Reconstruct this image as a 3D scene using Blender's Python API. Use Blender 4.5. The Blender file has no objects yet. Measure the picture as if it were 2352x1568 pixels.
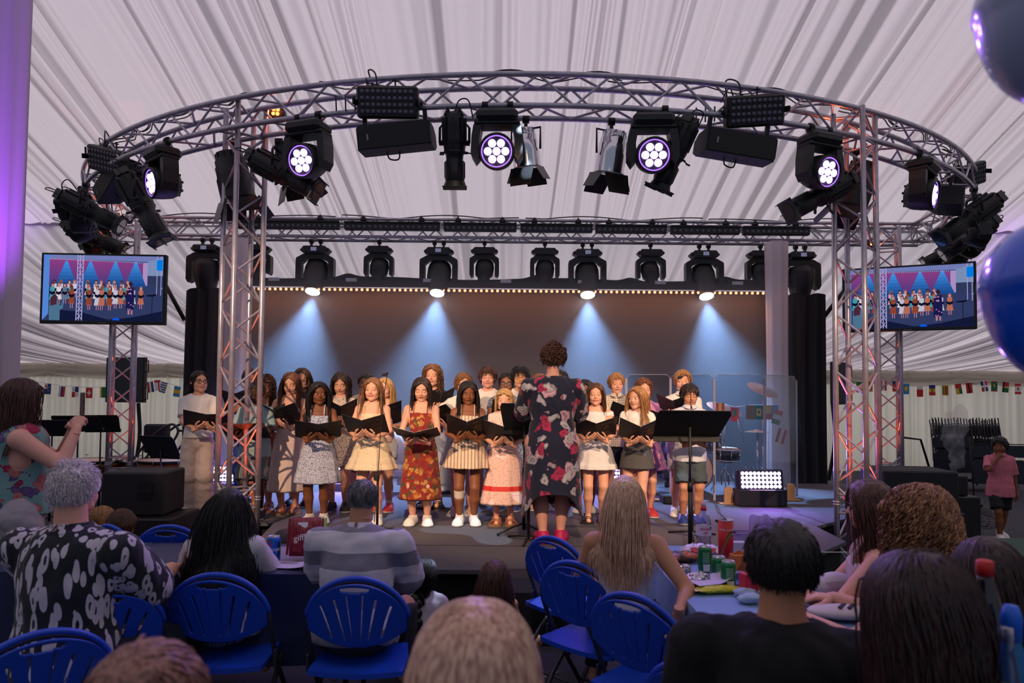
import bpy, math, random
import numpy as np
from mathutils import Vector, Matrix, Euler
random.seed(7); np.random.seed(7)
PI = math.pi
SC = bpy.context.scene
COL = SC.collection
# ------------------------------------------------------------------ camera
F = 1568.0                      # focal length in pixels of the 2352 px wide frame (24 mm lens)
H0 = 1.6
TILT, ROLL, SH = math.radians(2.2), math.radians(0.5), 0.0289
cd = bpy.data.cameras.new('camera'); cam = bpy.data.objects.new('camera', cd); COL.objects.link(cam)
cd.sensor_width = 36.0; cd.lens = 36.0*F/2352.0; cd.shift_y = SH
cd.clip_start = 0.05; cd.clip_end = 200
RM = Matrix.Rotation(PI/2+TILT, 4, 'X') @ Matrix.Rotation(ROLL, 4, 'Z')
cam.matrix_world = Matrix.Translation((0, 0, H0)) @ RM
cd.dof.use_dof = True; cd.dof.focus_distance = 6.8; cd.dof.aperture_fstop = 3.2
SC.camera = cam
# ------------------------------------------------------------------ light, sky, exposure
SC.view_settings.view_transform = 'Standard'; SC.view_settings.look = 'None'
SC.view_settings.gamma = 1.0; SC.view_settings.use_curve_mapping = False
SC.view_settings.exposure = 0.0
w = bpy.data.worlds.new('sky'); SC.world = w; w.use_nodes = True
w.node_tree.nodes['Background'].inputs[0].default_value = (0.62, 0.70, 0.90, 1)
w.node_tree.nodes['Background'].inputs[1].default_value = 0.32
def lamp(kind, name, loc, energy, color, target=None, size=0.1, spot=None, blend=0.3, rot=None):
 l = bpy.data.lights.new(name, kind); l.energy = energy; l.color = color
 if kind == 'SUN': l.angle = size
 elif kind == 'AREA': l.size = size
 else: l.shadow_soft_size = size
 if kind == 'SPOT': l.spot_size = math.radians(spot); l.spot_blend = blend
 o = bpy.data.objects.new(name, l); COL.objects.link(o); o.location = loc
 if target is not None:
  d = Vector(target)-Vector(loc); o.rotation_euler = d.to_track_quat('-Z', 'Y').to_euler()
 return o
SUN_E = 3.6
lamp('SUN', 'sun', (0, 0, 30), SUN_E, (1.0, 0.90, 0.93), target=(0.0, 3.4, 0.0), size=math.radians(20))
_l = bpy.data.lights.new('back_wall_fill', 'AREA'); _l.shape = 'RECTANGLE'; _l.size = 26; _l.size_y = 5; _l.energy = 420; _l.color = (1.0, 0.95, 0.88)  # area lamp added outside the back wall as daylight, to brighten its lining
_o = bpy.data.objects.new('back_wall_fill', _l); COL.objects.link(_o); _o.location = (0, 19, 2.0); _o.rotation_euler = (-PI/2, 0, 0)
SC.cycles.max_bounces = 6; SC.cycles.diffuse_bounces = 3; SC.cycles.glossy_bounces = 3
SC.cycles.transmission_bounces = 5; SC.cycles.transparent_max_bounces = 10; SC.cycles.volume_bounces = 1
SC.cycles.use_denoising = True
SC.cycles.sample_clamp_indirect = 4.0
SC.cycles.caustics_reflective = False; SC.cycles.caustics_refractive = False
SC.cycles.volume_step_rate = 0.6; SC.cycles.volume_max_steps = 64
# ------------------------------------------------------------------ picture -> place
RM3 = RM.to_3x3()
def ray(px, py):
 return RM3 @ Vector(((px-1176)/F, (784-py)/F + SH*2352/F, -1.0))
def PY(px, py, Y):
 r = ray(px, py); k = Y/r.y; return Vector((r.x*k, Y, H0+r.z*k))
def PZ(px, py, z):
 r = ray(px, py); k = (z-H0)/r.z; return Vector((r.x*k, r.y*k, z))
# ------------------------------------------------------------------ materials
MATS = {}
def lin(c): return tuple(((x/255.0)/12.92 if x/255.0 <= 0.04045 else ((x/255.0+0.055)/1.055)**2.4) for x in c)
def nt_of(name):
 m = bpy.data.materials.new(name); m.use_nodes = True
 return m, m.node_tree, m.node_tree.nodes['Principled BSDF']
def mat(name, c, rough=0.7, metal=0.0, emit=None, es=1.0, alpha=None, noise=0.0, nscale=20.0, bump=0.0, bscale=80.0, trans=0.0, coat=0.0, spec=None, sheen=0.0):
 if name in MATS: return MATS[name]
 m, nt, b = nt_of(name)
 c = lin(c)
 b.inputs['Base Color'].default_value = (*c, 1); b.inputs['Roughness'].default_value = rough; b.inputs['Metallic'].default_value = metal
 if spec is not None: b.inputs['Specular IOR Level'].default_value = spec
 if coat: b.inputs['Coat Weight'].default_value = coat
 if sheen: b.inputs['Sheen Weight'].default_value = sheen
 if trans: b.inputs['Transmission Weight'].default_value = trans
 if emit: b.inputs['Emission Color'].default_value = (*emit, 1); b.inputs['Emission Strength'].default_value = es
 if alpha is not None: b.inputs['Alpha'].default_value = alpha
 if noise or bump:
  tc = nt.nodes.new('ShaderNodeTexCoord')
 if noise:
  n = nt.nodes.new('ShaderNodeTexNoise'); n.inputs['Scale'].default_value = nscale; n.inputs['Detail'].default_value = 4
  nt.links.new(tc.outputs['Object'], n.inputs['Vector'])
  r = nt.nodes.new('ShaderNodeValToRGB'); nt.links.new(n.outputs[0], r.inputs[0])
  r.color_ramp.elements[0].position = 0.3; r.color_ramp.elements[1].position = 0.7
  r.color_ramp.elements[0].color = (*[x*(1-noise) for x in c], 1); r.color_ramp.elements[1].color = (*[min(1, x*(1+noise)) for x in c], 1)
  nt.links.new(r.outputs[0], b.inputs['Base Color'])
 if bump:
  n2 = nt.nodes.new('ShaderNodeTexNoise'); n2.inputs['Scale'].default_value = bscale; n2.inputs['Detail'].default_value = 3
  nt.links.new(tc.outputs['Object'], n2.inputs['Vector'])
  bp = nt.nodes.new('ShaderNodeBump'); bp.inputs['Strength'].default_value = bump; bp.inputs['Distance'].default_value = 0.01
  nt.links.new(n2.outputs[0], bp.inputs['Height']); nt.links.new(bp.outputs[0], b.inputs['Normal'])
 MATS[name] = m; return m
def emat(name, c, s):
 if name in MATS: return MATS[name]
 m = bpy.data.materials.new(name); m.use_nodes = True; nt = m.node_tree; nt.nodes.clear()
 e = nt.nodes.new('ShaderNodeEmission'); e.inputs[0].default_value = (*c, 1); e.inputs[1].default_value = s
 o = nt.nodes.new('ShaderNodeOutputMaterial'); nt.links.new(e.outputs[0], o.inputs[0]); MATS[name] = m; return m
def cloth(name, c, trans=0.5):
 """fabric: part of the light passes through"""
 if name in MATS: return MATS[name]
 m = bpy.data.materials.new(name); m.use_nodes = True; nt = m.node_tree; nt.nodes.clear()
 c = lin(c)
 d = nt.nodes.new('ShaderNodeBsdfDiffuse'); d.inputs[0].default_value = (*c, 1)
 t = nt.nodes.new('ShaderNodeBsdfTranslucent'); t.inputs[0].default_value = (*c, 1)
 mx = nt.nodes.new('ShaderNodeMixShader'); mx.inputs[0].default_value = trans
 o = nt.nodes.new('ShaderNodeOutputMaterial')
 nt.links.new(d.outputs[0], mx.inputs[1]); nt.links.new(t.outputs[0], mx.inputs[2]); nt.links.new(mx.outputs[0], o.inputs[0])
 MATS[name] = m; return m
def nodes_of(m): return m.node_tree, m.node_tree.nodes['Principled BSDF']
def pattern(name, base, cols, kind='spots', scale=30.0, thr=0.35, rough=0.85, ang=0.0, sh=0.6):
 """printed cloth: pattern of the print itself"""
 if name in MATS: return MATS[name]
 m, nt, b = nt_of(name); N = nt.nodes.new; L = nt.links.new
 b.inputs['Roughness'].default_value = rough; b.inputs['Sheen Weight'].default_value = 0.15
 tc = N('ShaderNodeTexCoord'); src = tc.outputs['Object']
 def rgb(c): q = N('ShaderNodeRGB'); q.outputs[0].default_value = (*lin(c), 1); return q.outputs[0]
 def mix(f, a, bb):
  q = N('ShaderNodeMix'); q.data_type = 'RGBA'; L(f, q.inputs[0]); L(a, q.inputs[6]); L(bb, q.inputs[7]); return q.outputs[2]
 def math_(op, a, v=0.0, c=None):
  q = N('ShaderNodeMath'); q.operation = op; L(a, q.inputs[0])
  if c is not None: L(c, q.inputs[1])
  else: q.inputs[1].default_value = v
  return q.outputs[0]
 out = rgb(base)
 if kind == 'stripes':
  mp = N('ShaderNodeMapping'); L(src, mp.inputs[0]); mp.inputs['Rotation'].default_value = (0, ang, 0)
  sx = N('ShaderNodeSeparateXYZ'); L(mp.outputs[0], sx.inputs[0])
  s = math_('SINE', math_('MULTIPLY', sx.outputs[0], scale)); f = math_('GREATER_THAN', s, thr)
  out = mix(f, out, rgb(cols[0]))
 elif kind == 'bands':
  sx = N('ShaderNodeSeparateXYZ'); L(src, sx.inputs[0])
  n = N('ShaderNodeTexNoise'); n.inputs['Scale'].default_value = 2.5; L(src, n.inputs['Vector'])
  z = math_('ADD', sx.outputs[2], 0, math_('MULTIPLY', n.outputs[0], 0.05))
  s = math_('SINE', math_('MULTIPLY', z, scale)); out = mix(math_('GREATER_THAN', s, thr), out, rgb(cols[0]))
 elif kind == 'check':
  sx = N('ShaderNodeSeparateXYZ'); L(src, sx.inputs[0])
  a = math_('GREATER_THAN', math_('SINE', math_('MULTIPLY', sx.outputs[0], scale)), 0.8)
  c2 = math_('GREATER_THAN', math_('SINE', math_('MULTIPLY', sx.outputs[2], scale)), 0.8)
  out = mix(math_('MAXIMUM', a, 0, c2), out, rgb(cols[0]))
 elif kind == 'leaf':
  for i, c in enumerate(cols):
   nz = N('ShaderNodeTexNoise'); nz.inputs['Scale'].default_value = 3.0; L(src, nz.inputs['Vector'])
   va = N('ShaderNodeVectorMath'); va.operation = 'MULTIPLY_ADD'; L(nz.outputs['Color'], va.inputs[0]); va.inputs[1].default_value = (0.07, 0.07, 0.07); L(src, va.inputs[2])
   for k, (rz, off) in enumerate(((0.95, 0), (-0.9, 3), (0.1, 7))):
    mp = N('ShaderNodeMapping'); L(va.outputs[0], mp.inputs[0]); mp.inputs['Rotation'].default_value = (0.3*k, rz, 0); mp.inputs['Scale'].default_value = (3.4, 3.4, 1.0); mp.inputs['Location'].default_value = (off, off, off)
    v = N('ShaderNodeTexVoronoi'); v.inputs['Scale'].default_value = scale; v.inputs['Randomness'].default_value = 0.75; L(mp.outputs[0], v.inputs['Vector'])
    f1 = math_('LESS_THAN', v.outputs['Distance'], thr);
    w1 = N('ShaderNodeTexVoronoi'); w1.feature = 'F1';
    f2 = math_('GREATER_THAN', v.outputs['Distance'], thr*0.40) if k != 1 else f1
    out = mix(math_('MULTIPLY', f1, 0, f2), out, rgb(c)); nt.nodes.remove(w1)
 elif kind == 'flowers':
  nz = N('ShaderNodeTexNoise'); nz.inputs['Scale'].default_value = scale*1.6; nz.inputs['Detail'].default_value = 2; L(src, nz.inputs['Vector'])
  va = N('ShaderNodeVectorMath'); va.operation = 'MULTIPLY_ADD'; L(nz.outputs['Color'], va.inputs[0]); va.inputs[1].default_value = (0.9/scale,)*3; L(src, va.inputs[2])
  for i, c in enumerate(cols):
   mp = N('ShaderNodeMapping'); L(va.outputs[0], mp.inputs[0]); mp.inputs['Location'].default_value = (1.7*i, 2.3*i, 0.9*i)
   v = N('ShaderNodeTexVoronoi'); v.inputs['Scale'].default_value = scale*(1+0.12*i); v.inputs['Randomness'].default_value = 0.9; L(mp.outputs[0], v.inputs['Vector'])
   f = math_('LESS_THAN', v.outputs['Distance'], thr)
   rg = math_('SINE', math_('MULTIPLY', v.outputs['Distance'], 34.0)); rr = N('ShaderNodeMapRange'); L(rg, rr.inputs[0]); rr.inputs[1].default_value = -1; rr.inputs[3].default_value = sh; rr.inputs[4].default_value = 1.0
   dk = N('ShaderNodeMix'); dk.data_type = 'RGBA'; dk.blend_type = 'MULTIPLY'; dk.inputs[0].default_value = 1.0; L(rgb(c), dk.inputs[6]); L(rr.outputs[0], dk.inputs[7])
   out = mix(f, out, dk.outputs[2])
 else:   # spots
  for i, c in enumerate(cols):
   mp = N('ShaderNodeMapping'); L(src, mp.inputs[0]); mp.inputs['Location'].default_value = (1.1*i, 2.7*i, 0.6*i)
   v = N('ShaderNodeTexVoronoi'); v.inputs['Scale'].default_value = scale; v.inputs['Randomness'].default_value = 0.85; L(mp.outputs[0], v.inputs['Vector'])
   out = mix(math_('LESS_THAN', v.outputs['Distance'], thr), out, rgb(c))
 L(out, b.inputs['Base Color']); MATS[name] = m; return m
BLACK = mat('black_metal', (24, 24, 27), 0.45, 0.3); BLKP = mat('black_plastic', (22, 22, 25), 0.5)
ALU = mat('aluminium', (178, 172, 184), 0.34, 0.55, noise=0.14, nscale=14)
CHROME = mat('chrome', (210, 210, 215), 0.15, 1.0)
WHITEP = mat('white_plastic', (225, 225, 228), 0.4)
# ------------------------------------------------------------------ mesh tools
def npmesh(name, V, Q, mats, mi=None, smooth=True):
 """V (n,3), Q list of arrays of faces (m,k)"""
 me = bpy.data.meshes.new(name)
 V = np.asarray(V, dtype=np.float32); Qs = [np.asarray(q, dtype=np.int32) for q in Q if len(q)]
 loops = np.concatenate([q.ravel() for q in Qs]) if Qs else np.zeros(0, np.int32)
 tot = np.concatenate([np.full(len(q), q.shape[1], np.int32) for q in Qs]) if Qs else np.zeros(0, np.int32)
 st = np.concatenate([[0], np.cumsum(tot)[:-1]]).astype(np.int32) if len(tot) else tot
 me.vertices.add(len(V)); me.vertices.foreach_set('co', V.ravel())
 me.loops.add(len(loops)); me.loops.foreach_set('vertex_index', loops)
 me.polygons.add(len(tot)); me.polygons.foreach_set('loop_start', st); me.polygons.foreach_set('loop_total', tot)
 for m in mats: me.materials.append(m)
 if mi is not None: me.polygons.foreach_set('material_index', np.asarray(mi, np.int32))
 me.polygons.foreach_set('use_smooth', np.full(len(tot), smooth) if isinstance(smooth, bool) else np.asarray(smooth))
 me.update(calc_edges=True); me.validate(); return me
def link(name, me, parent=None, loc=(0, 0, 0), rot=(0, 0, 0)):
 o = bpy.data.objects.new(name, me); COL.objects.link(o); o.parent = parent; o.location = loc; o.rotation_euler = rot; return o
def tag(o, label=None, cat=None, group=None, kind=None):
 if label: o['label'] = label
 if cat: o['category'] = cat
 if group: o['group'] = group
 if kind: o['kind'] = kind
 return o
def empty(name, loc=(0, 0, 0), rz=0.0, label=None, cat=None, group=None, rot=None):
 o = bpy.data.objects.new(name, None); COL.objects.link(o); o.location = loc; o.rotation_euler = rot if rot else (0, 0, rz)
 o.empty_display_size = 0.1; return tag(o, label, cat, group)
CH = {}
def children(o): return [c for c in bpy.data.objects if c.parent == o]
def copy_tree(o, parent=None, kids=None):
 kids = kids if kids is not None else {}
 if not kids:
  for c in bpy.data.objects:
   if c.parent: kids.setdefault(c.parent.name, []).append(c)
  kids.setdefault('', [])
 c = o.copy(); COL.objects.link(c)
 if parent: c.parent = parent
 for k in kids.get(o.name, []): copy_tree(k, c, kids)
 return c
def frame_from(d, up=(0, 0, 1)):
 d = np.asarray(d, float); d = d/np.linalg.norm(d); up = np.asarray(up, float)
 if abs(d@up) > 0.98*np.linalg.norm(up): up = np.array([0, 1.0, 0])
 s = np.cross(d, up); s /= np.linalg.norm(s); u = np.cross(s, d); return s, u, d
class MB:
 def __init__(s): s.V = []; s.F = []; s.M = []; s.S = []; s.n = 0
 def add(s, V, F, m=0, smooth=True):
  V = np.asarray(V, float)
  s.V.append(V); s.F += [tuple(int(i)+s.n for i in f) for f in F]; s.M += [m]*len(F); s.S += [smooth]*len(F); s.n += len(V); return s
 def box(s, c, d, m=0, rot=None, bev=0.0):
  x, y, z = d[0]/2, d[1]/2, d[2]/2
  if bev > 0:
   b = min(bev, x*.9, y*.9, z*.9); V = []
   for sx in (-1, 1):
    for sy in (-1, 1):
     for sz in (-1, 1):
      V += [(sx*x, sy*(y-b), sz*(z-b)), (sx*(x-b), sy*y, sz*(z-b)), (sx*(x-b), sy*(y-b), sz*z)]
   idx = lambda a, b_, c_, k: ((a*2+b_)*2+c_)*3+k
   Fc = []
   for k in range(3):
    for t in (0, 1):
     q = []
     for (u, v) in ((0, 0), (1, 0), (1, 1), (0, 1)):
      a = [0, 0, 0]; a[k] = t; a[(k+1) % 3] = u; a[(k+2) % 3] = v; q.append(idx(*a, k))
     Fc.append(q if t else q[::-1])
   for k in range(3):   # edges along axis k
    a1, a2 = (k+1) % 3, (k+2) % 3
    for u in (0, 1):
     for v in (0, 1):
      p0 = [0, 0, 0]; p0[a1] = u; p0[a2] = v; p1 = list(p0); p1[k] = 1
      q = [idx(*p0, a1), idx(*p1, a1), idx(*p1, a2), idx(*p0, a2)]
      Fc.append(q if (u ^ v) else q[::-1])
   for a in (0, 1):
    for b_ in (0, 1):
     for c_ in (0, 1):
      q = [idx(a, b_, c_, 0), idx(a, b_, c_, 1), idx(a, b_, c_, 2)]
      Fc.append(q if (a+b_+c_) % 2 else q[::-1])
  else:
   V = [(-x, -y, -z), (x, -y, -z), (x, y, -z), (-x, y, -z), (-x, -y, z), (x, -y, z), (x, y, z), (-x, y, z)]
   Fc = [(0, 3, 2, 1), (4, 5, 6, 7), (0, 1, 5, 4), (1, 2, 6, 5), (2, 3, 7, 6), (3, 0, 4, 7)]
  V = np.array(V, float)
  if rot is not None:
   R = np.array(rot) if np.array(rot).shape == (3, 3) else np.array(Euler(rot).to_matrix()); V = V@R.T
  return s.add(V+np.asarray(c, float), Fc, m, False)
 def cyl(s, a, b, r, r2=None, n=12, m=0, caps=True, smooth=True):
  a = np.asarray(a, float); b = np.asarray(b, float); r2 = r if r2 is None else r2
  S, U, D = frame_from(b-a); t = np.arange(n)*2*PI/n
  ring = np.cos(t)[:, None]*S+np.sin(t)[:, None]*U
  V = np.vstack([a+ring*r, b+ring*r2]); Fc = [(i, (i+1) % n, n+(i+1) % n, n+i) for i in range(n)]
  s.add(V, Fc, m, smooth)
  if caps:
   s.F += [tuple(s.n-2*n+i for i in range(n))[::-1], tuple(s.n-n+i for i in range(n))]; s.M += [m, m]; s.S += [False, False]
  return s
 def tube(s, P, r, n=8, m=0, closed=False, caps=True):
  P = np.asarray(P, float); k = len(P); rr = np.broadcast_to(np.asarray(r, float), (k,))
  T = np.roll(P, -1, 0)-np.roll(P, 1, 0) if closed else np.gradient(P, axis=0)
  t = np.arange(n)*2*PI/n; V = []; S = None
  for i in range(k):
   d = T[i]/(np.linalg.norm(T[i])+1e-9)
   if S is None: S, U, _ = frame_from(d)
   else:
    S = S-d*(S@d); S /= (np.linalg.norm(S)+1e-9); U = np.cross(S, d)
   V.append(P[i]+rr[i]*(np.cos(t)[:, None]*S+np.sin(t)[:, None]*U))
  Fc = []
  for i in range(k if closed else k-1):
   a, b = i*n, ((i+1) % k)*n
   Fc += [(a+j, a+(j+1) % n, b+(j+1) % n, b+j) for j in range(n)]
  s.add(np.vstack(V), Fc, m, True)
  if caps and not closed:
   b0 = s.n-k*n; s.F += [tuple(b0+i for i in range(n))[::-1], tuple(s.n-n+i for i in range(n))]; s.M += [m, m]; s.S += [False, False]
  return s
 def lathe(s, prof, o=(0, 0, 0), axis=(0, 0, 1), n=20, m=0, sx=1.0, sy=1.0, smooth=True, cap=True):
  S, U, D = frame_from(axis); t = np.arange(n)*2*PI/n; V = []
  for r, z in prof: V.append(np.asarray(o)+np.asarray(D)*z+r*(np.cos(t)[:, None]*S*sx+np.sin(t)[:, None]*U*sy))
  k = len(prof); Fc = []
  for i in range(k-1): Fc += [(i*n+j, i*n+(j+1) % n, (i+1)*n+(j+1) % n, (i+1)*n+j) for j in range(n)]
  if cap: Fc += [tuple(range(n))[::-1], tuple((k-1)*n+j for j in range(n))]
  return s.add(np.vstack(V), Fc, m, smooth)
 def prism(s, pts, d0, d1, axis='y', m=0):
  """outline in the plane across the axis, extruded between d0 and d1"""
  n = len(pts); V = []
  for d in (d0, d1):
   for (u, v) in pts: V.append({'y': (u, d, v), 'z': (u, v, d), 'x': (d, u, v)}[axis])
  Fc = [tuple(range(n)), tuple(range(2*n-1, n-1, -1))]+[((i+1) % n, i, n+i, n+(i+1) % n) for i in range(n)]
  return s.add(V, Fc, m, False)
 def sphere(s, c, r, n=12, m=0, sc=(1, 1, 1), z0=-1.0, z1=1.0):
  th = np.linspace(math.acos(max(-1, min(1, z1))), math.acos(max(-1, min(1, z0))), n)
  prof = [(max(1e-4, r*math.sin(a)), r*math.cos(a)) for a in th][::-1]
  k = s.n; s.lathe(prof, n=2*n, m=m); V = s.V[-1]*np.array(sc)+np.asarray(c); s.V[-1] = V; return s
 def grid(s, P, m=0, smooth=True, closed=False):
  P = np.asarray(P, float); a, b = P.shape[:2]; Fc = []
  for i in range(a-1):
   for j in range(b if closed else b-1): Fc.append((i*b+j, i*b+(j+1) % b, (i+1)*b+(j+1) % b, (i+1)*b+j))
  return s.add(P.reshape(-1, 3), Fc, m, smooth)
 def xf(s, M):
  M = np.array(M); s.V = [v@M[:3, :3].T+M[:3, 3] for v in s.V]; return s
 def mesh(s, name, mats):
  me = bpy.data.meshes.new(name); V = np.vstack(s.V)
  me.from_pydata(V.tolist(), [], s.F)
  for m in (mats if isinstance(mats, (list, tuple)) else [mats]): me.materials.append(m)
  me.polygons.foreach_set('material_index', s.M); me.polygons.foreach_set('use_smooth', s.S); me.update(); return me
 def build(s, name, mats, parent=None, loc=(0, 0, 0), rot=(0, 0, 0)):
  return link(name, s.mesh(name, mats), parent, loc, rot)
def curved(pts, n=10):
 """smooth path through points"""
 P = np.asarray(pts, float); out = []
 Q = np.vstack([2*P[0]-P[1], P, 2*P[-1]-P[-2]])
 for i in range(len(P)-1):
  for t in np.linspace(0, 1, n, endpoint=False):
   a, b, c, d = Q[i:i+4]; out.append(0.5*((2*b)+(-a+c)*t+(2*a-5*b+4*c-d)*t*t+(-a+3*b-3*c+d)*t**3))
 out.append(P[-1]); return np.array(out)
def text_mesh(txt, size, extr=0.001, bold=0.0, align='CENTER'):
 cu = bpy.data.curves.new('lettering', 'FONT'); cu.body = txt; cu.size = size; cu.extrude = extr; cu.offset = bold; cu.align_x = align; cu.align_y = 'CENTER'; cu.resolution_u = 3
 o = bpy.data.objects.new('lettering', cu); me = bpy.data.meshes.new_from_object(o)
 bpy.data.objects.remove(o); bpy.data.curves.remove(cu); return me
def text(txt, size, m, parent, loc, rot, name='lettering', extr=0.001, bold=0.0, align='CENTER'):
 me = text_mesh(txt, size, extr, bold, align); me.materials.append(m); return link(name, me, parent, loc, rot)
STAGE = 0.36
# ================================================================== SETTING
def pleats(n, dx, wmin, wmax, dmin, dmax, seed):
 """cross-section of gathered cloth: offsets and thickness per column"""
 r = np.random.RandomState(seed); h = np.zeros(n); th = np.zeros(n); i = 0
 while i < n:
  wd = int(max(3, r.uniform(wmin, wmax)**1.0/dx)); d = r.uniform(dmin, dmax)
  if r.rand() < 0.25: wd *= 2
  t = np.arange(wd)/wd; sk = r.uniform(0.25, 0.75)
  s = np.where(t < sk, t/sk, (1-t)/(1-sk)); s = s*s*(3-2*s)
  e = min(n, i+wd); h[i:e] = d*s[:e-i]; lay = r.choice([0, 0, 0, 0.3, 0.55, 0.9]); c0 = r.uniform(0.15, 0.75); th[i:e] = np.clip(lay*np.clip((s[:e-i]-c0)*5, 0, 1)+0.12*np.random.RandomState(seed+i).rand(e-i), 0, 1)
  i += wd
 return h, th
def cloth_surface(name, mapping, n, m, hp, th, mats, nrm, kind='structure', thick=None):
 """mapping(u_index_array, v)->(X,Y,Z); hp offset along nrm(v)"""
 P = []; C = []
 for k in range(m):
  v = k/(m-1); X, Y, Z, a = mapping(v); N = nrm(v)
  P.append(np.stack([X+N[0]*hp*a, Y+N[1]*hp*a, Z+N[2]*hp*a], 1))
 P = np.array(P).reshape(-1, 3); idx = np.arange(n*m).reshape(m, n)
 Q = np.stack([idx[:-1, :-1], idx[:-1, 1:], idx[1:, 1:], idx[1:, :-1]], -1).reshape(-1, 4)
 me = npmesh(name, P, [Q], mats); at = me.attributes.new('layers', 'FLOAT', 'POINT'); at.data.foreach_set('value', np.tile(th, m).astype(np.float32))
 o = link(name, me); o['kind'] = kind; return o
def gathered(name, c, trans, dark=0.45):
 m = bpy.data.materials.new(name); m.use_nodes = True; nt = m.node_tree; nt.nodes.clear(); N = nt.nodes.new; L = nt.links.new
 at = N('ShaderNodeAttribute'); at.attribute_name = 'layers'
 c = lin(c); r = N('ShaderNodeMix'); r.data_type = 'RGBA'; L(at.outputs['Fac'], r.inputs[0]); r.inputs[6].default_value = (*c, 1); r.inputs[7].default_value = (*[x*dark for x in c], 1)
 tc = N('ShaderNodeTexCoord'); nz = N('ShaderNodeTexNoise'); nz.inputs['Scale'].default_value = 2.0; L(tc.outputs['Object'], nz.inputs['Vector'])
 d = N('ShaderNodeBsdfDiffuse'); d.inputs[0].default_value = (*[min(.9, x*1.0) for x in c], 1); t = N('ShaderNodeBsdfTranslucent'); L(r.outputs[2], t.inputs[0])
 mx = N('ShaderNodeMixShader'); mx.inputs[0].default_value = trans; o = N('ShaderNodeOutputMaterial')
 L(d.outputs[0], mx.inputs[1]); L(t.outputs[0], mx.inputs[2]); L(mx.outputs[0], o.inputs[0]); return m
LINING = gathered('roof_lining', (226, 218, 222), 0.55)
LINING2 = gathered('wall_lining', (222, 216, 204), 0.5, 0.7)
YS, ZS, YW, ZE, SL = 12.4, 4.72, 15.6, 2.28, 0.40
XR = 19.0; dxc = 0.028; nc = int(2*XR/dxc)
hp, th = pleats(nc, dxc, 0.05, 0.26, 0.03, 0.11, 3)
ux = np.linspace(-XR, XR, nc)
def wob(v, s): return 0.16*np.sin(ux*1.3+3.0*v+s)+0.07*np.sin(ux*4.7-6*v+s)
def up(v):
 Y = YS-v*(YS+7.0); Yv = np.full(nc, Y)
 return ux+wob(v, 0.5), Yv, ZS+SL*(YS-Yv)-0.35*math.sin(min(1, v)*PI)*0.6+0*ux, 0.35+0.65*min(1.0, v*6)
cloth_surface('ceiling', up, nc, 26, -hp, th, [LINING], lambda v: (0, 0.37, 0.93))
hp2, th2 = pleats(nc, dxc, 0.06, 0.34, 0.03, 0.10, 9)
def lo(v):
 Y = YS+v*(YW-YS); fan = 1-0.34*v; z = ZS-(ZS-ZE)*(v**0.80)-0.25*math.sin(v*PI)
 return ux*fan*1.02, np.full(nc, Y)-0.0*ux, np.full(nc, z), 0.4+0.9*math.sin(min(1, v)*PI)
th2 = th2*0.7
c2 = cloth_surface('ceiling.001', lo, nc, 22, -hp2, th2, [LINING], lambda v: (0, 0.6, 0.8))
sb = MB(); sb.box((0, YS, ZS-0.02), (2*XR, 0.04, 0.05)); o = sb.build('trim_1', cloth('seam_cloth', (185, 180, 190), 0.4)); o['kind'] = 'structure'
va = []
for x in np.linspace(-13, 13, 261):
 ph = (x % 2.6)/2.6; sg = 0.10*math.sin(ph*PI)
 va.append([(x, YW-0.10-0.02*math.sin(k*2.2+ph*3), ZE+0.03-k*0.045-sg*(0.3+k*0.14)) for k in range(7)])
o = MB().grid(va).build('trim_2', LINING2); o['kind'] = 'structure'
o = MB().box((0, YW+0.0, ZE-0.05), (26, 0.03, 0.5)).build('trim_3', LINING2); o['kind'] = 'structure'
def wall(name, x0, x1, y0, y1, z1, seed, m=LINING2, amp=1.0):
 Ln = math.hypot(x1-x0, y1-y0); n = int(Ln/0.025); h, t = pleats(n, 0.025, 0.06, 0.26, 0.02, 0.06, seed); t = t*0.5
 s = np.linspace(0, 1, n); nx, ny = (y1-y0)/Ln, -(x1-x0)/Ln
 def mp(v): return x0+(x1-x0)*s, y0+(y1-y0)*s, np.full(n, z1*(1-v)), amp
 return cloth_surface(name, mp, n, 6, h, t, [m], lambda v: (nx, ny, 0))
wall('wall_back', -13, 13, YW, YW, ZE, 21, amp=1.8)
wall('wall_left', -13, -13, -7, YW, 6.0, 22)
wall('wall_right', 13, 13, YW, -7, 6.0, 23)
fm = mat('grey_event_carpet', (62, 62, 70), 0.95, noise=0.18, nscale=60, bump=0.3, bscale=300)
o = MB().box((0, 4.5, -0.05), (30, 24, 0.1)).build('floor', fm); o['kind'] = 'structure'
st = empty('stage', (0, 0, 0), label='low polygonal stage with grey carpet top and black skirt under the choir', cat='stage')
poly = [(-1.3, 4.95), (1.9, 4.95), (2.95, 6.05), (3.0, 6.75), (3.5, 7.2), (4.55, 9.2), (4.95, 9.9), (4.95, 10.6), (-5.1, 10.6), (-5.1, 9.85), (-4.2, 9.5), (-3.95, 6.75), (-2.3, 6.68), (-2.15, 5.8)]
dk = mat('stage_carpet', (88, 84, 90), 0.95, noise=0.16, nscale=90, bump=0.35, bscale=350)
MB().prism(poly, STAGE-0.03, STAGE, 'z').build('deck', dk, st)
skm = mat('black_skirt', (10, 10, 12), 0.9, bump=0.4, bscale=12)
MB().prism([(x*0.992+0.002, 5.03+(y-4.95)*0.985) for x, y in poly], 0.0, STAGE-0.03, 'z').build('skirt', skm, st)
MB().box((0.3, 5.75, STAGE+0.0012), (4.1, 0.012, 0.002)).build('deck_joint', mat('joint', (40, 38, 42), 0.8), st)
MB().box((2.2, 5.62, STAGE+0.0015), (1.35, 0.018, 0.003)).build('edge_strip', mat('edge_strip', (190, 190, 195), 0.5), st)
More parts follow.
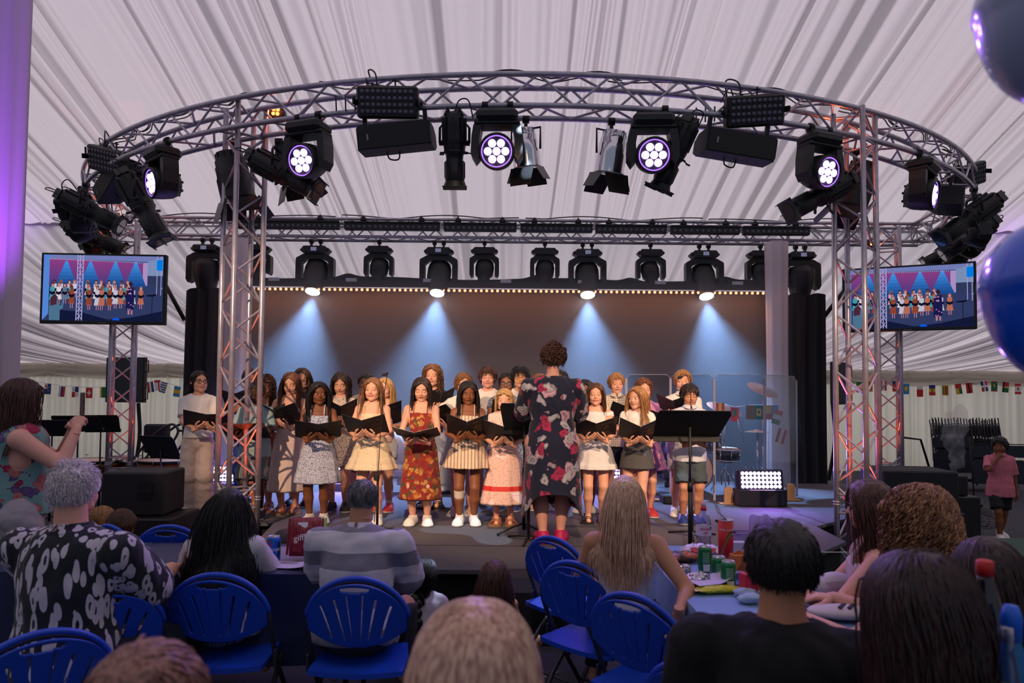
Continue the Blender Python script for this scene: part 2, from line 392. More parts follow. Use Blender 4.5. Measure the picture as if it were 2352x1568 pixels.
def drape(name, x0, x1, y, z0, z1, m, label, cat='curtain', seed=1, amp=0.05, taper=0.0, wrap=False, fold=0.09, group=None, lift=0.0):
 n = max(24, int((x1-x0)/0.02)); s = np.linspace(0, 1, n); r = np.random.RandomState(seed)
 rows = []
 k = max(2, (x1-x0)/fold); ph = r.rand()*6
 for v in np.linspace(0, 1, 14):
  sc_ = 1-taper*math.sin(v*PI*0.5)
  X = (x0+x1)/2+(s-0.5)*(x1-x0)*sc_
  Yy = y+amp*np.sin(s*k*2*PI/1.0*0.5+ph+0.8*math.sin(3*v))*(0.6+0.4*v)
  if wrap:
   a = s*2*PI; R = (x1-x0)/2*(1-taper*math.sin(v*PI)); rr = R*(1+0.13*np.sin(a*7+ph)+0.06*np.sin(a*13+v*2))
   X = (x0+x1)/2+rr*np.cos(a); Yy = y+0.7*rr*np.sin(a)
  zt = z1+(lift*np.abs(np.sin(s*k*0.9)) if v == 0 else 0)
  rows.append(np.stack([X, Yy, zt+(z0-z1)*v+0*X], 1))
 o = MB().grid(np.array(rows)).build(name, m); return tag(o, label, cat, group)
MB_BLACK = mat('black_drape', (20, 20, 26), 0.95, sheen=0.2)
BD = 10.35   # backdrop distance
bd0, bd1 = PY(561, 690, BD).x, PY(1762, 690, BD).x
ztop = PY(1160, 672, BD).z
backm = mat('backdrop_cloth', (38, 29, 28), 0.85, noise=0.12, nscale=2.0, sheen=0.3)
drape('backdrop', bd0-0.03, bd1+0.03, BD, STAGE, ztop+0.05, backm, 'wide dark backdrop cloth hanging behind the choir', 'backdrop', 4, 0.012, fold=0.9)
drape('side_curtain', PY(421, 900, 10.2).x, PY(498, 900, 10.2).x+0.10, 10.2, STAGE, PY(460, 668, 10.2).z, MB_BLACK, 'tall black curtain at the left end of the stage behind the girl in cream trousers', 'curtain', 2, 0.03, lift=0.05)
drape('side_curtain', PY(1808, 900, 10.2).x, PY(1897, 900, 10.2).x, 10.2, STAGE, PY(1850, 680, 10.2).z, MB_BLACK, 'tall black curtain at the right end of the stage beyond the drum shield', 'curtain', 3, 0.03, lift=0.05)
vel = cloth('white_voile', (225, 212, 216), 0.35)
drape('wrapped_column', PY(512, 900, 9.9).x, PY(562, 900, 9.9).x, 9.9, STAGE, PY(540, 548, 9.9).z, vel, 'tent leg wrapped in white cloth behind the left front truss tower', 'tent leg', 5, wrap=True, taper=0.1)
drape('wrapped_column', PY(1762, 900, 9.9).x, PY(1811, 900, 9.9).x, 9.9, STAGE, PY(1785, 556, 9.9).z, vel, 'tent leg wrapped in white cloth behind the clear drum shield', 'tent leg', 6, wrap=True, taper=0.12)
xc = PY(-40, 400, 4.6).x
drape('wrapped_column', xc-0.24, xc+0.26, 4.6, 0, 6.4, cloth('column_voile', (215, 205, 218), 0.3), 'tent leg in purple lit cloth at the extreme left edge', 'tent leg', 8, wrap=True, taper=0.08)
bt = empty('bulb_batten', (0, BD-0.12, ztop), label='long black batten with a row of glowing orange bulbs on top of the backdrop', cat='stage light')
BEX = (bd0, bd1)
bz = lambda x: (PY(1176+x/BD*F, 668+(x/BD*F)*0.0108, BD-0.12).z)
zc = bz(0); hb = 0.0
MB().box(((bd0+bd1)/2, 0, 0.10), (bd1-bd0, 0.05, 0.10)).build('rail', BLACK, bt)
sil = []
xs_ = np.linspace(bd0, bd1, 160)
for x in xs_: sil.append([(x, 0.05, 0.10), (x, 0.05, 0.20+0.05*max(0, math.sin(x*4.4))**6+0.02*math.sin(x*2.2)), (x, 0.08, 0.20+0.05*max(0, math.sin(x*4.4))**6+0.02*math.sin(x*2.2))])
MB().grid(sil).build('gathered_hem', MB_BLACK, bt)
bm = MB().sphere((0, 0, 0), 0.021, 6).mesh('bulb', emat('bulb_glow', (1.0, 0.29, 0.14), 3.2))
nb = 98
for i in range(nb):
 link('bulb', bm, bt, (bd0+0.04+(bd1-bd0-0.08)*i/(nb-1), -0.05, 0.0))
for i in range(7):
 MB().box((bd0+0.5+(bd1-bd0-1)*i/6, -0.03, 0.15), (0.16, 0.03, 0.05)).build('clamp', ALU, bt)
# ================================================================== TRUSS
TS = 0.27; ZT = 4.33; CX, CYE, AE, BE = 0.20, 10.7, 6.12, 4.9
def arc_pt(t): return np.array([CX+AE*math.sin(t), CYE-BE*math.cos(t)])
def arc_nrm(t):
 n = np.array([math.sin(t)/AE, -math.cos(t)/BE]); return n/np.linalg.norm(n)
def arc_px(px, far=False):
 """angle on the arc seen at picture column px"""
 best = None
 for t in sorted(np.linspace(-1.5, 1.5, 1400), key=abs):
  p = arc_pt(t); e = abs(1176+F*p[0]/p[1]-px)
  if best is None or e < best[0]-1e-6: best = (e, t)
  if e < 1.2: return t
 return best[1]
t_end = math.acos((CYE-10.5)/BE)
def truss_along(name, P, N, r=0.025, rb=0.011, parent=None, pitch=0.27):
 """four chords and lattice on a path P (k,3) with sideways normals N"""
 P = np.asarray(P); N = np.asarray(N); h = TS/2; Z = np.array([0, 0, 1.0])
 ch = [P+s*h*N+u*h*Z for s, u in ((1, 1), (1, -1), (-1, -1), (-1, 1))]
 for c in ch: MB().tube(c, r, 8).build('chord', ALU, parent)
 L_ = np.concatenate([[0], np.cumsum(np.linalg.norm(np.diff(P, axis=0), axis=1))]); nn = max(2, int(L_[-1]/pitch)); s_ = np.linspace(0, L_[-1], nn+1)
 ip = lambda c: np.stack([np.interp(s_, L_, c[:, i]) for i in range(3)], 1)
 C = [ip(c) for c in ch]
 for f in range(4):
  a, b = C[f], C[(f+1) % 4]; mb = MB()
  for i in range(nn):
   p, q = (a[i], b[i+1]) if i % 2 == 0 else (b[i], a[i+1])
   mb.cyl(p, q, rb, n=6, caps=False)
  for i in (0, nn): mb.cyl(a[i], b[i], rb, n=6, caps=False)
  mb.build('lattice', ALU, parent)
def vtruss(name, x, y, z0, z1, rz, label, r=0.025, group='square truss towers'):
 e = empty(name, (x, y, z0), rz, label, 'truss tower', group); h = TS/2; H = z1-z0
 cs = [(-h, -h), (h, -h), (h, h), (-h, h)]
 for cx, cy in cs:
  mb = MB().cyl((cx, cy, 0), (cx, cy, H), r, n=12)
  for zz in (0.62, 0.645): mb.cyl((cx, cy, zz), (cx, cy, zz+0.012), r*1.22, n=12)
  mb.build('leg', ALU, e)
 nn = int(H/0.27)
 for f in range(4):
  a, b = cs[f], cs[(f+1) % 4]; mb = MB()
  for i in range(nn):
   za, zb = i*H/nn, (i+1)*H/nn
   p, q = (a, b) if (i+f) % 2 == 0 else (b, a)
   mb.cyl((*p, za+0.02), (*q, zb-0.02), 0.011, n=6, caps=False)
  for zz in (0.55, 0.72, H-0.3): mb.cyl((*a, zz), (*b, zz), 0.011, n=6, caps=False)
  mb.build('lattice', ALU, e)
 MB().box((0, 0, 0.006), (0.45, 0.45, 0.012), bev=0.004).build('base_plate', ALU, e)
 return e
fa = empty('curved_truss', label='large curved aluminium truss arching over the front of the stage', cat='truss')
tt = np.linspace(-t_end, t_end, 90); AP = np.array([[*arc_pt(t), ZT-TS/2] for t in tt]); AN = np.array([[*arc_nrm(t), 0] for t in tt])
truss_along('arc', AP, AN, parent=fa, pitch=0.30)
ba = empty('straight_truss', label='straight aluminium truss behind the stage carrying the row of moving heads', cat='truss')
BX0, BX1 = CX-AE*math.sin(t_end), CX+AE*math.sin(t_end)
YB = 10.45; ZB = PY(1176, 506, YB-TS/2).z
sl = (PY(1700, 520, YB).z-PY(650, 505, YB).z)*0
xb = np.linspace(BX0, BX1, 20)
truss_along('back', np.stack([xb, 0*xb+YB, 0*xb+ZB-TS/2], 1), np.tile([0, -1.0, 0], (20, 1)), parent=ba, pitch=0.27)
pl, pr = PY(555, 700, 6.42), PY(1966, 700, 6.42)
vtruss('front_tower', pl.x, 6.42, 0, ZT, math.radians(45), 'square aluminium truss tower at front left of the stage')
vtruss('front_tower', pr.x, 6.42, 0, ZT, math.radians(40), 'square aluminium truss tower at front right of the stage')
pl, pr = PY(283, 800, 9.6), PY(2040, 800, 9.6)
vtruss('side_tower', pl.x, 9.6, 0, ZT-0.3, math.radians(22), 'square truss tower under the left video screen')
vtruss('side_tower', pr.x, 9.6, 0, ZT-0.3, math.radians(-20), 'square truss tower under the right video screen')
for px in (555, 1966):
 t = arc_px(px)
def cable(P, r=0.006, label='black cable looped along the truss', name='cable', group='black cables on the trusses', m=None):
 o = MB().tube(P, r, 5).build(name, m or BLKP); return tag(o, label, 'cable', group)
r_ = np.random.RandomState(5)
arc_cables = [(-1.2, -0.75), (-0.8, -0.45), (-0.32, 0.12), (0.1, 0.55), (0.5, 0.9), (0.85, 1.25)]
for i, (a, b) in enumerate(arc_cables):
 ts = np.linspace(a, b, 40); P = []
 for k, t in enumerate(ts):
  q = arc_pt(t)+arc_nrm(t)*(0.05*math.sin(k*0.5+i)); P.append((q[0], q[1], ZT+0.035+0.03*abs(math.sin(k*0.35+i))))
 o = MB();
 for j in range(3): o.tube(np.array(P)+np.array([0, 0.03*j-0.03, 0.012*math.sin(j*2)]), 0.006, 5)
 tag(o.build('cable_bundle', BLKP), ['black cables on the curved truss at the far left', 'black cables on the curved truss near the left tower', 'black cables on top of the curved truss at its middle', 'black cables on the curved truss right of its middle', 'black cables on the curved truss near the right tower', 'black cables on the curved truss at the far right'][i], 'cable')
for i in range(4):
 xs = np.linspace(BX0+0.5+i*2.8, BX0+3.2+i*2.8, 40); P = [(x, YB-0.1+0.05*math.sin(x*3+i), ZB+0.03+0.035*abs(math.sin(x*2.3+i))) for x in xs]
 o = MB().tube(P, 0.009, 5).tube(np.array(P)+[0, 0.04, 0.01], 0.007, 5).build('cable_bundle', BLKP)
 tag(o, ['black cables on the straight truss above the left curtain', 'black cables on the straight truss left of its middle', 'black cables on the straight truss right of its middle', 'black cables on the straight truss above the right curtain'][i], 'cable')
al = bpy.data.lights.new('batten_glow', 'AREA'); al.shape = 'RECTANGLE'; al.size = bd1-bd0; al.size_y = 0.05; al.energy = 42; al.color = (1.0, 0.36, 0.10)
ao = bpy.data.objects.new('batten_glow', al); COL.objects.link(ao); ao.location = ((bd0+bd1)/2, BD-0.30, ztop-0.02); ao.rotation_euler = (math.radians(28), 0, 0)
# ================================================================== LIGHTING RIG
VIOLET = (0.36, 0.16, 1.0)
LENS_ON = emat('violet_led', (0.60, 0.40, 1.0), 2.6); LENS_RING = emat('violet_glow', (0.30, 0.12, 1.0), 2.2)
LENS_OFF = mat('grey_lens', (92, 86, 104), 0.25, 0.1); GLASS_D = mat('dark_glass', (30, 30, 36), 0.12, 0.2, coat=1.0)
def aim_matrix(d, roll=0.0):
 d = Vector(d).normalized(); return (d.to_track_quat('-Z', 'Y').to_matrix() @ Matrix.Rotation(roll, 3, 'Z')).to_4x4()
def hook(mb, top, z, m=0):
 """half coupler clamp from the fixture up to the chord"""
 mb.box((0, 0, (top+z)/2), (0.025, 0.03, abs(top-z)), m).box((0, 0, top+0.0), (0.05, 0.05, 0.045), m, bev=.01).cyl((-0.03, 0, top+0.03), (0.03, 0, top+0.03), 0.033, n=8, m=m)
WASH = {}
def wash(loc, aim, label, on=1.0, scale=1.0, name='wash_light', lit=True, rz=None, power=60):
 """moving-head wash: clamp, base, yoke and a round head of seven lenses"""
 aim = Vector(aim)
 e = empty(name, loc, math.atan2(aim.x, -aim.y) if rz is None else rz, label, 'stage light', 'moving head wash lights on the curved truss')
 s = scale
 mb = MB().box((0, 0, -0.06*s), (0.33*s, 0.24*s, 0.10*s), bev=0.03*s)
 mb.box((0, 0, -0.115*s), (0.36*s, 0.17*s, 0.035*s), bev=0.01); mb.build('base', BLKP, e)
 for x in (-0.10*s, 0.10*s): MB().box((x, 0, 0.01), (0.03, 0.05, 0.05)).cyl((x-0.025, 0, 0.05), (x+0.025, 0, 0.05), 0.034, n=8).build('clamp', BLACK, e)
 for sx in (-1, 1):
  MB().prism([(sx*0.185*s, -0.13*s), (sx*0.20*s, -0.22*s), (sx*0.205*s, -0.36*s), (sx*0.17*s, -0.42*s), (sx*0.135*s, -0.38*s), (sx*0.14*s, -0.25*s), (sx*0.12*s, -0.13*s)][::sx], -0.07*s, 0.07*s).build('yoke_arm', BLKP, e)
 rzv = e.rotation_euler.z; ld = Matrix.Rotation(-rzv, 3, 'Z') @ aim
 A = aim_matrix(ld); h = MB().lathe([(0.05*s, 0.15*s), (0.11*s, 0.14*s), (0.135*s, 0.08*s), (0.142*s, 0.0), (0.142*s, -0.09*s), (0.135*s, -0.11*s), (0.125*s, -0.11*s), (0.120*s, -0.085*s)], n=28)
 h.box((0, 0.0, 0.10*s), (0.18*s, 0.1*s, 0.10*s), bev=0.02)
 for k in range(8): h.box((0.1*s*math.cos(k*PI/4), 0.1*s*math.sin(k*PI/4), 0.145*s), (0.02*s, 0.02*s, 0.02*s))
 M = Matrix.Translation((0, 0, -0.33*s)) @ A
 hd = h.build('head', BLKP, e); hd.matrix_local = M
 g = MB().lathe([(0.128*s, -0.105*s), (0.122*s, -0.092*s), (0.112*s, -0.09*s)], n=28, cap=False)
 g.build('lens_ring', LENS_RING if lit else CHROME, hd)
 for k in range(7):
  a = k*PI/3; c = (0, 0) if k == 6 else (0.068*s*math.cos(a), 0.068*s*math.sin(a))
  MB().sphere((c[0], c[1], -0.086*s), 0.034*s, 6, sc=(1, 1, 0.5)).build('lens', LENS_ON if lit else LENS_OFF, hd)
 if power:
  p = Vector(loc)+Vector((0, 0, -0.33*s))+aim.normalized()*0.16*s
  lamp('SPOT', 'wash_beam', p, power, VIOLET, target=p+aim, size=0.1, spot=62 if power < 20 else 140, blend=0.9)
 return e
def ledpanel(loc, aim, label, w=0.44, h=0.21, nx=10, ny=4, m_lens=None, m_body=None, roll=0.0, name='led_wash_light', bracket=True, group='led wash panels', power=0):
 e = empty(name, loc, 0, label, 'stage light', group); A = aim_matrix(aim, roll); M = A
 b = MB().box((0, 0, 0.05), (w+0.06, h+0.05, 0.10), bev=0.018).box((0, 0, 0.12), (w*0.8, h*0.7, 0.06), bev=0.015)
 for k in range(9): b.box((-w/2*0.8+k*w*0.2*0.9/1, 0, 0.155), (0.008, h*0.6, 0.02))
 bo = b.build('housing', m_body or BLKP, e); bo.matrix_local = M
 rx = MB();
 for i in range(nx):
  for j in range(ny):
   x = (i-(nx-1)/2)*w/nx; y = (j-(ny-1)/2)*h/ny; k = MB()
   l = link('lens', LPM.setdefault((nx, w, str(m_lens and m_lens.name)), MB().sphere((0, 0, 0), 0.46*min(w/nx, h/ny), 5, sc=(1, 1, 0.35)).mesh('lens', m_lens or LENS_OFF)), bo, (x, y, -0.002))
 if bracket:
  br = MB();
  for s_ in (-1, 1): br.box((s_*(w/2+0.045), 0, 0.09), (0.012, 0.05, 0.26)).cyl((s_*(w/2+0.03), 0, 0.05), (s_*(w/2+0.065), 0, 0.05), 0.02, n=8)
  br.box((0, 0, 0.22), (w+0.10, 0.05, 0.012)); o = br.build('bracket', BLACK, e); o.matrix_local = M
  P = curved([(0.1, 0.1, 0.1), (0.12, 0.24, 0.12), (0.2, 0.27, 0.2), (0.16, 0.12, 0.26)], 6); q = MB().tube(P, 0.007, 5); P = curved([(0.16, 0.1, 0.1), (0.2, 0.2, 0.12), (0.22, 0.1, 0.26)], 6); q.tube(P, 0.006, 5)
  q.box((0.1, 0.12, 0.10), (0.025, 0.06, 0.025)).box((-0.05, 0.15, 0.12), (0.012, 0.10, 0.012)).box((-0.05, 0.18, 0.12), (0.06, 0.012, 0.012)); o = q.build('power_lead', BLKP, e); o.matrix_local = M
 if power: lamp('AREA', 'panel_glow', Vector(loc)+Vector(aim).normalized()*0.03, power, VIOLET, target=Vector(loc)+Vector(aim), size=0.3)
 return e
LPM = {}
def profile(loc, aim, label, s=1.0, name='profile_spot', roll=0.0, lit=None, ln=1.0):
 """ellipsoidal spot: yoke, lamp house, lens tube and square colour frame"""
 e = empty(name, loc, 0, label, 'stage light', 'profile spots on the curved truss'); A = aim_matrix(aim, roll)
 piv = Vector((0, 0, -0.20*s))
 yk = MB().box((0, 0, -0.02), (0.035, 0.035, 0.13)).cyl((-0.03, 0, 0.04), (0.03, 0, 0.04), 0.036, n=8)
 dx = A.to_3x3() @ Vector((1, 0, 0)); dx.z = 0; dx = dx.normalized() if dx.length > .1 else Vector((1, 0, 0)); w_ = 0.125*s
 P = [piv+dx*w_, Vector((0, 0, -0.07*s))+dx*w_, Vector((0, 0, -0.045*s))+dx*w_*0.85, Vector((0, 0, -0.045*s))-dx*w_*0.85, Vector((0, 0, -0.07*s))-dx*w_, piv-dx*w_]
 yk.tube([tuple(p) for p in P], 0.011*s, 6); yk.build('yoke', BLACK, e)
 M = Matrix.Translation(piv) @ A
 hs = MB().lathe([(0.04*s, 0.25*s), (0.075*s, 0.235*s), (0.092*s, 0.17*s), (0.098*s, 0.02*s), (0.092*s, -0.05*s)], n=12, smooth=False)
 for k in range(8):
  a = k*PI/4; hs.box((0.095*s*math.cos(a), 0.095*s*math.sin(a), 0.10*s), (0.02*s, 0.02*s, 0.20*s), rot=(0, 0, a))
 for x in (-0.05, 0.05): hs.prism([(x*s-0.035*s, 0.22*s), (x*s, 0.285*s), (x*s+0.035*s, 0.22*s)], -0.05*s, 0.05*s)
 hs.cyl((-0.13*s, 0, 0), (0.13*s, 0, 0), 0.022*s, n=8)
 o = hs.build('lamp_house', BLKP, e); o.matrix_local = M
 tb = MB().lathe([(0.088*s, -0.05*s), (0.093*s, -0.07*s), (0.075*s, -0.10*s), (0.072*s, -0.14*s), (0.084*s, -0.15*s), (0.084*s, -0.30*s*ln), (0.078*s, -0.31*s*ln)], n=20)
 for k in range(6): tb.box((0.083*s*math.cos(k*PI/3), 0.083*s*math.sin(k*PI/3), -0.22*s), (0.012, 0.012, 0.13*s), rot=(0, 0, k*PI/3))
 o = tb.build('lens_tube', BLKP, e); o.matrix_local = M
 fr = MB().lathe([(0.08*s, -0.305*s*ln), (0.098*s, -0.35*s*ln)], n=4+12, cap=False); fr.box((0, 0, -0.355*s*ln), (0.20*s, 0.20*s, 0.012)); fr.box((0, 0, -0.37*s*ln), (0.19*s, 0.008, 0.03)).box((0, .09*s, -0.37*s*ln), (0.19*s, 0.008, 0.03)).box((0, -.09*s, -0.37*s*ln), (0.19*s, 0.008, 0.03))
 o = fr.build('colour_frame', BLKP, e); o.matrix_local = M
 l = MB().cyl((0, 0, -0.362*s*ln), (0, 0, -0.364*s*ln), 0.075*s, n=20); o = l.build('front_lens', lit or GLASS_D, e); o.matrix_local = M
 for k, (a, u) in enumerate(((0.3, 0.15), (2.6, 0.12), (4.2, 0.17), (5.5, 0.13))):
  sh_ = MB(); d = np.array([math.cos(a), math.sin(a), 0.0]); p = d*0.08*s; sh_.cyl((*p[:2], -0.065*s), (*(d*u*s)[:2], -0.085*s), 0.006*s, n=5).box((*(d*(u+0.015)*s)[:2], -0.088*s), (0.035*s, 0.02*s, 0.014*s), rot=(0, 0, a)); o = sh_.build('shutter_handle', BLACK, e); o.matrix_local = M
 q = MB().tube(curved([(0, 0.03, 0.24*s), (0.04, 0.02, 0.34*s), (0.12, -0.02, 0.34*s), (0.16, 0, 0.2*s)], 6), 0.006, 5); o = q.build('power_lead', BLKP, e); o.matrix_local = M
 return e
def parcan(loc, aim, label, body=None, s=1.0, roll=0.0):
 e = empty('par_can', loc, 0, label, 'stage light', 'par cans with barn doors'); A = aim_matrix(aim, roll); piv = Vector((0, 0, -0.24*s)); M = Matrix.Translation(piv) @ A
 b = body or CHROME
 h = MB().lathe([(0.03*s, 0.20*s), (0.085*s, 0.19*s), (0.095*s, 0.14*s), (0.105*s, 0.13*s), (0.105*s, 0.09*s), (0.112*s, 0.085*s), (0.112*s, 0.02*s), (0.12*s, 0.0), (0.12*s, -0.13*s), (0.125*s, -0.14*s)], n=20)
 for k in range(10): h.box((0.09*s*math.cos(k*PI/5), 0.09*s*math.sin(k*PI/5), 0.16*s), (0.012, 0.012, 0.05*s), rot=(0, 0, k*PI/5))
 o = h.build('can', b, e); o.matrix_local = M
 yk = MB().box((0, 0, -0.01), (0.03, 0.03, 0.12)).cyl((-0.03, 0, 0.04), (0.03, 0, 0.04), 0.036, n=8); w_ = 0.14*s
 dx = A.to_3x3() @ Vector((1, 0, 0)); dx.z = 0; dx.normalize()
 yk.tube([tuple(p) for p in (piv+dx*w_, Vector((0, 0, -0.05))+dx*w_, Vector((0, 0, -0.05))-dx*w_, piv-dx*w_)], 0.010, 6); yk.build('yoke', BLACK, e)
 for k in range(4):
  a = k*PI/2; R = Matrix.Rotation(a, 4, 'Z'); wd = 0.11*s if k % 2 == 0 else 0.09*s; Lg = 0.17*s if k % 2 == 0 else 0.13*s
  f = MB().prism([(-wd, 0), (wd, 0), (wd*0.86, -Lg), (-wd*0.86, -Lg)], -0.002, 0.002, 'y')
  o = f.build('barn_door', mat('door_metal', (40, 38, 40), 0.35, 0.6), e); o.matrix_local = M @ R @ Matrix.Translation((0, 0.115*s, -0.145*s)) @ Matrix.Rotation(math.radians(28), 4, 'X')
 return e
def speakerbox(loc, w, rz, tilt, label, roll=0.0, h=0.20, d=0.22):
 e = empty('truss_speaker', loc, 0, label, 'loudspeaker', 'horizontal loudspeakers under the curved truss', rot=(tilt, roll, rz))
 b = MB().prism([(-w/2, -h/2), (-w/2+0.02, -h/2-0.0), (w/2-0.02, -h/2), (w/2, -h/2+0.02), (w/2, h/2-0.02), (w/2-0.02, h/2), (-w/2+0.02, h/2), (-w/2, h/2-0.02)], -d/2, -d/2+0.02)
 b.prism([(-w/2, -h/2), (w/2, -h/2), (w/2, h/2), (-w/2, h/2)], -d/2+0.02, 0.0).V
 V = [];
 for (yy, hh) in ((0.0, h/2), (d*0.55, h/2), (d, h/4)):
  for x in (-w/2, w/2): V += [(x, yy, -hh), (x, yy, hh)]
 Fc = [(0, 4, 6, 2), (1, 3, 7, 5), (4, 8, 10, 6), (5, 7, 11, 9), (8, 9, 11, 10), (0, 1, 5, 4), (4, 5, 9, 8), (2, 6, 7, 3), (6, 10, 11, 7)]
 b.add(V, Fc, 0, False); b.build('cabinet', mat('speaker_paint', (26, 26, 30), 0.7, bump=0.3, bscale=300), e)
 MB().box((0, -d/2-0.003, 0), (w*0.94, 0.006, h*0.9)).build('grille', mat('speaker_grille', (14, 14, 16), 0.6, bump=0.5, bscale=500), e)
 MB().box((-w*0.35, -d/2-0.008, 0), (0.014, 0.004, 0.05)).build('badge', mat('badge_grey', (140, 140, 145), 0.4), e)
 for x in (-w*0.42, w*0.42): MB().box((x, 0.03, h/2+0.06), (0.035, 0.03, 0.14)).box((x, 0.03, h/2+0.0), (0.05, 0.10, 0.012)).build('bracket', BLACK, e)
 MB().tube(curved([(-w*0.15, 0.02, -h/2), (-w*0.12, 0.02, -h/2-0.06), (w*0.0, 0.02, -h/2-0.07), (w*0.03, 0.02, -h/2)], 6), 0.007, 5).build('cable_loop', BLKP, e)
 return e
def on_arc(px, dn=0.0, inner=False):
 t = arc_px(px); q = arc_pt(t)+arc_nrm(t)*(TS/2*(-1 if inner else 1)+dn); return Vector((q[0], q[1], ZT-TS-0.05)), t
def at_arc(px, py, dn=0.0):
 t = arc_px(px); q = arc_pt(t); Y = q[1]-0.12+dn; return PY(px, py, Y)
CAMP = Vector((0, 0, 1.6))
WL = [(1140, (-0.04, -1, -0.28), 'violet wash light just left of the middle of the curved truss, facing forward', 120, 1.0, True),
      (1487, (-0.05, -1, -0.28), 'violet wash light right of the middle of the curved truss', 120, 1.0, True),
      (716, (-0.35, -1, -0.30), 'violet wash light beside the top of the left front tower', 14, 1.0, True),
      (1862, (0.40, -1, -0.30), 'violet wash light left of the top of the right front tower', 14, 1.0, True),
      (388, (-0.85, -1, -0.25), 'violet wash light on the left bend of the curved truss above the left screen', 8, 1.0, True),
      (2095, (1.0, -1, -0.25), 'violet wash light on the right bend of the curved truss, seen mostly from its side', 8, 1.0, True)]
for px, a, lb, pw, sc_, lit in WL:
 p, t = on_arc(px); wash(p, a, lb, power=pw, scale=1.06)
def arc_at(px, Y):
 t = math.acos((CYE-Y)/BE)*(-1 if px < 1176 else 1); q = arc_pt(t)+arc_nrm(t)*TS/2; return Vector((q[0], q[1], ZT-TS-0.05))
for px, py, Y, a, lb in ((215, 470, 8.3, (-1, -0.4, -0.1), 'unlit wash light in the dark cluster at the far left of the curved truss'), (178, 500, 8.75, (-1, 0.1, -0.3), 'unlit wash light at the outer left tip of the dark cluster'), (225, 560, 9.6, (-0.7, 0.5, -0.5), 'unlit wash light lowest in the left cluster, in front of the left screen'), (2190, 500, 8.6, (1, -0.1, -0.3), 'unlit wash light at the outer right tip of the dark cluster'), (2200, 545, 9.2, (1, 0.3, -0.3), 'unlit wash light under the right bend above the right screen'), (2110, 598, 9.7, (0.6, 0.5, -0.5), 'unlit wash light lowest in the right cluster, in front of the right screen')):
 wash(arc_at(px, Y), a, lb, lit=False, power=0, scale=0.98)
for px, py, dn, a, rl, lb in ((888, 234, -0.16, (-0.06, -1, -0.30), 0.03, 'forty-lens led panel on the front of the curved truss, left of its middle'),
                           (1738, 254, -0.16, (0.10, -1, -0.34), -0.10, 'forty-lens led panel in violet light on the curved truss, right of its middle'),
                           (238, 368, -0.28, (-0.45, -1, -0.35), 0.30, 'tilted led panel beside a red lit label on the left bend of the curved truss'),
                           (2236, 403, -0.28, (0.30, -0.9, -0.30), -0.35, 'small tilted led panel sticking out at the right bend of the curved truss'),
                           (132, 476, -0.2, (-1.0, -0.45, -0.35), 0.4, 'led panel seen edge-on at the far left end of the curved truss')):
 ledpanel(at_arc(px, py, dn), a, lb, w=0.46 if px != 2236 else 0.36, roll=rl)
MB_r = mat('red_lit_label', (150, 40, 38), 0.6)
for px, py, w_, rz, tl, rl, lb in ((910, 318, 0.62, -0.06, 0.1, -0.09, 'long black loudspeaker hung under the left led panel'), (1692, 338, 0.62, 0.10, 0.1, 0.12, 'long black loudspeaker hung under the right led panel'),
                              (262, 418, 0.62, -0.75, 0.25, -0.35, 'angular black loudspeaker on the left bend of the curved truss'), (2185, 462, 0.42, 1.0, 0.2, 0.1, 'angular black loudspeaker on the right bend of the curved truss')):
 speakerbox(at_arc(px, py, -0.05 if 500 < px < 2000 else 0.3), w_, rz, tl, lb, rl)
PR = [(1044, 318, -0.0, (0.0, 0.30, -1), 1.0, 'profile spot pointing straight down left of the middle violet wash light'),
      (1556, 330, -0.0, (-0.42, 0.35, -1), 1.0, 'profile spot angled down to the left beside the right middle wash light'),
      (640, 375, 0.15, (0.95, -0.05, -0.50), 1.15, 'large profile spot pointing right beside the left front tower'),
      (1895, 425, 0.15, (-0.9, -0.1, -0.50), 1.15, 'large profile spot pointing left beside the right front tower'),
      (322, 440, 0.2, (0.55, 0.1, -1), 1.3, 'large profile spot hanging steeply above the top right corner of the left screen'),
      (235, 478, 8.0, (0.95, 0.2, -0.48), 1.2, 'profile spot in the left cluster, the upper of the two pointing right'),
      (225, 528, 9.3, (0.95, 0.4, -0.45), 1.25, 'profile spot in the left cluster with a pale lit front, just over the left screen'),
      (2130, 485, 7.9, (-0.85, 0.1, -0.62), 1.3, 'profile spot on the right bend, the uppermost of three pointing left'),
      (2150, 512, 8.9, (-0.85, 0.3, -0.62), 1.2, 'profile spot on the right bend, the middle of three pointing left'),
      (2135, 570, 9.8, (-0.9, 0.3, -0.50), 1.15, 'profile spot on the right bend, lowest of three over the right screen')]
for px, py, dn, a, s_, lb in PR:
 p = at_arc(px, py, dn)+Vector((0, 0, 0.16)) if dn < 3 else arc_at(px, dn); profile(p, a, lb, s=s_, lit=mat('warm_glass', (190, 170, 120), 0.3) if 'pale lit' in lb else None)
parcan(on_arc(1205, 0, True)[0], (0.12, 0.25, -1), 'silver par can with barn doors behind the left middle wash light')
parcan(on_arc(1410, 0, True)[0], (-0.12, 0.25, -1), 'silver par can with barn doors beside the right middle wash light', s=1.1)
parcan(on_arc(500, 0, True)[0], (0.2, 0.15, -1), 'black par can with barn doors behind the left front tower', body=BLKP, s=1.35)
parcan(on_arc(2000, 0, True)[0], (-0.3, 0.15, -1), 'black par can with barn doors behind the right front tower', body=BLKP, s=1.35)
parcan(on_arc(640, 0, True)[0], (0.3, 0.2, -1), 'black par can behind the left profile spot', body=BLKP, s=1.1)
SPOT_ON = emat('spot_lens', (0.75, 0.88, 1.0), 30.0)
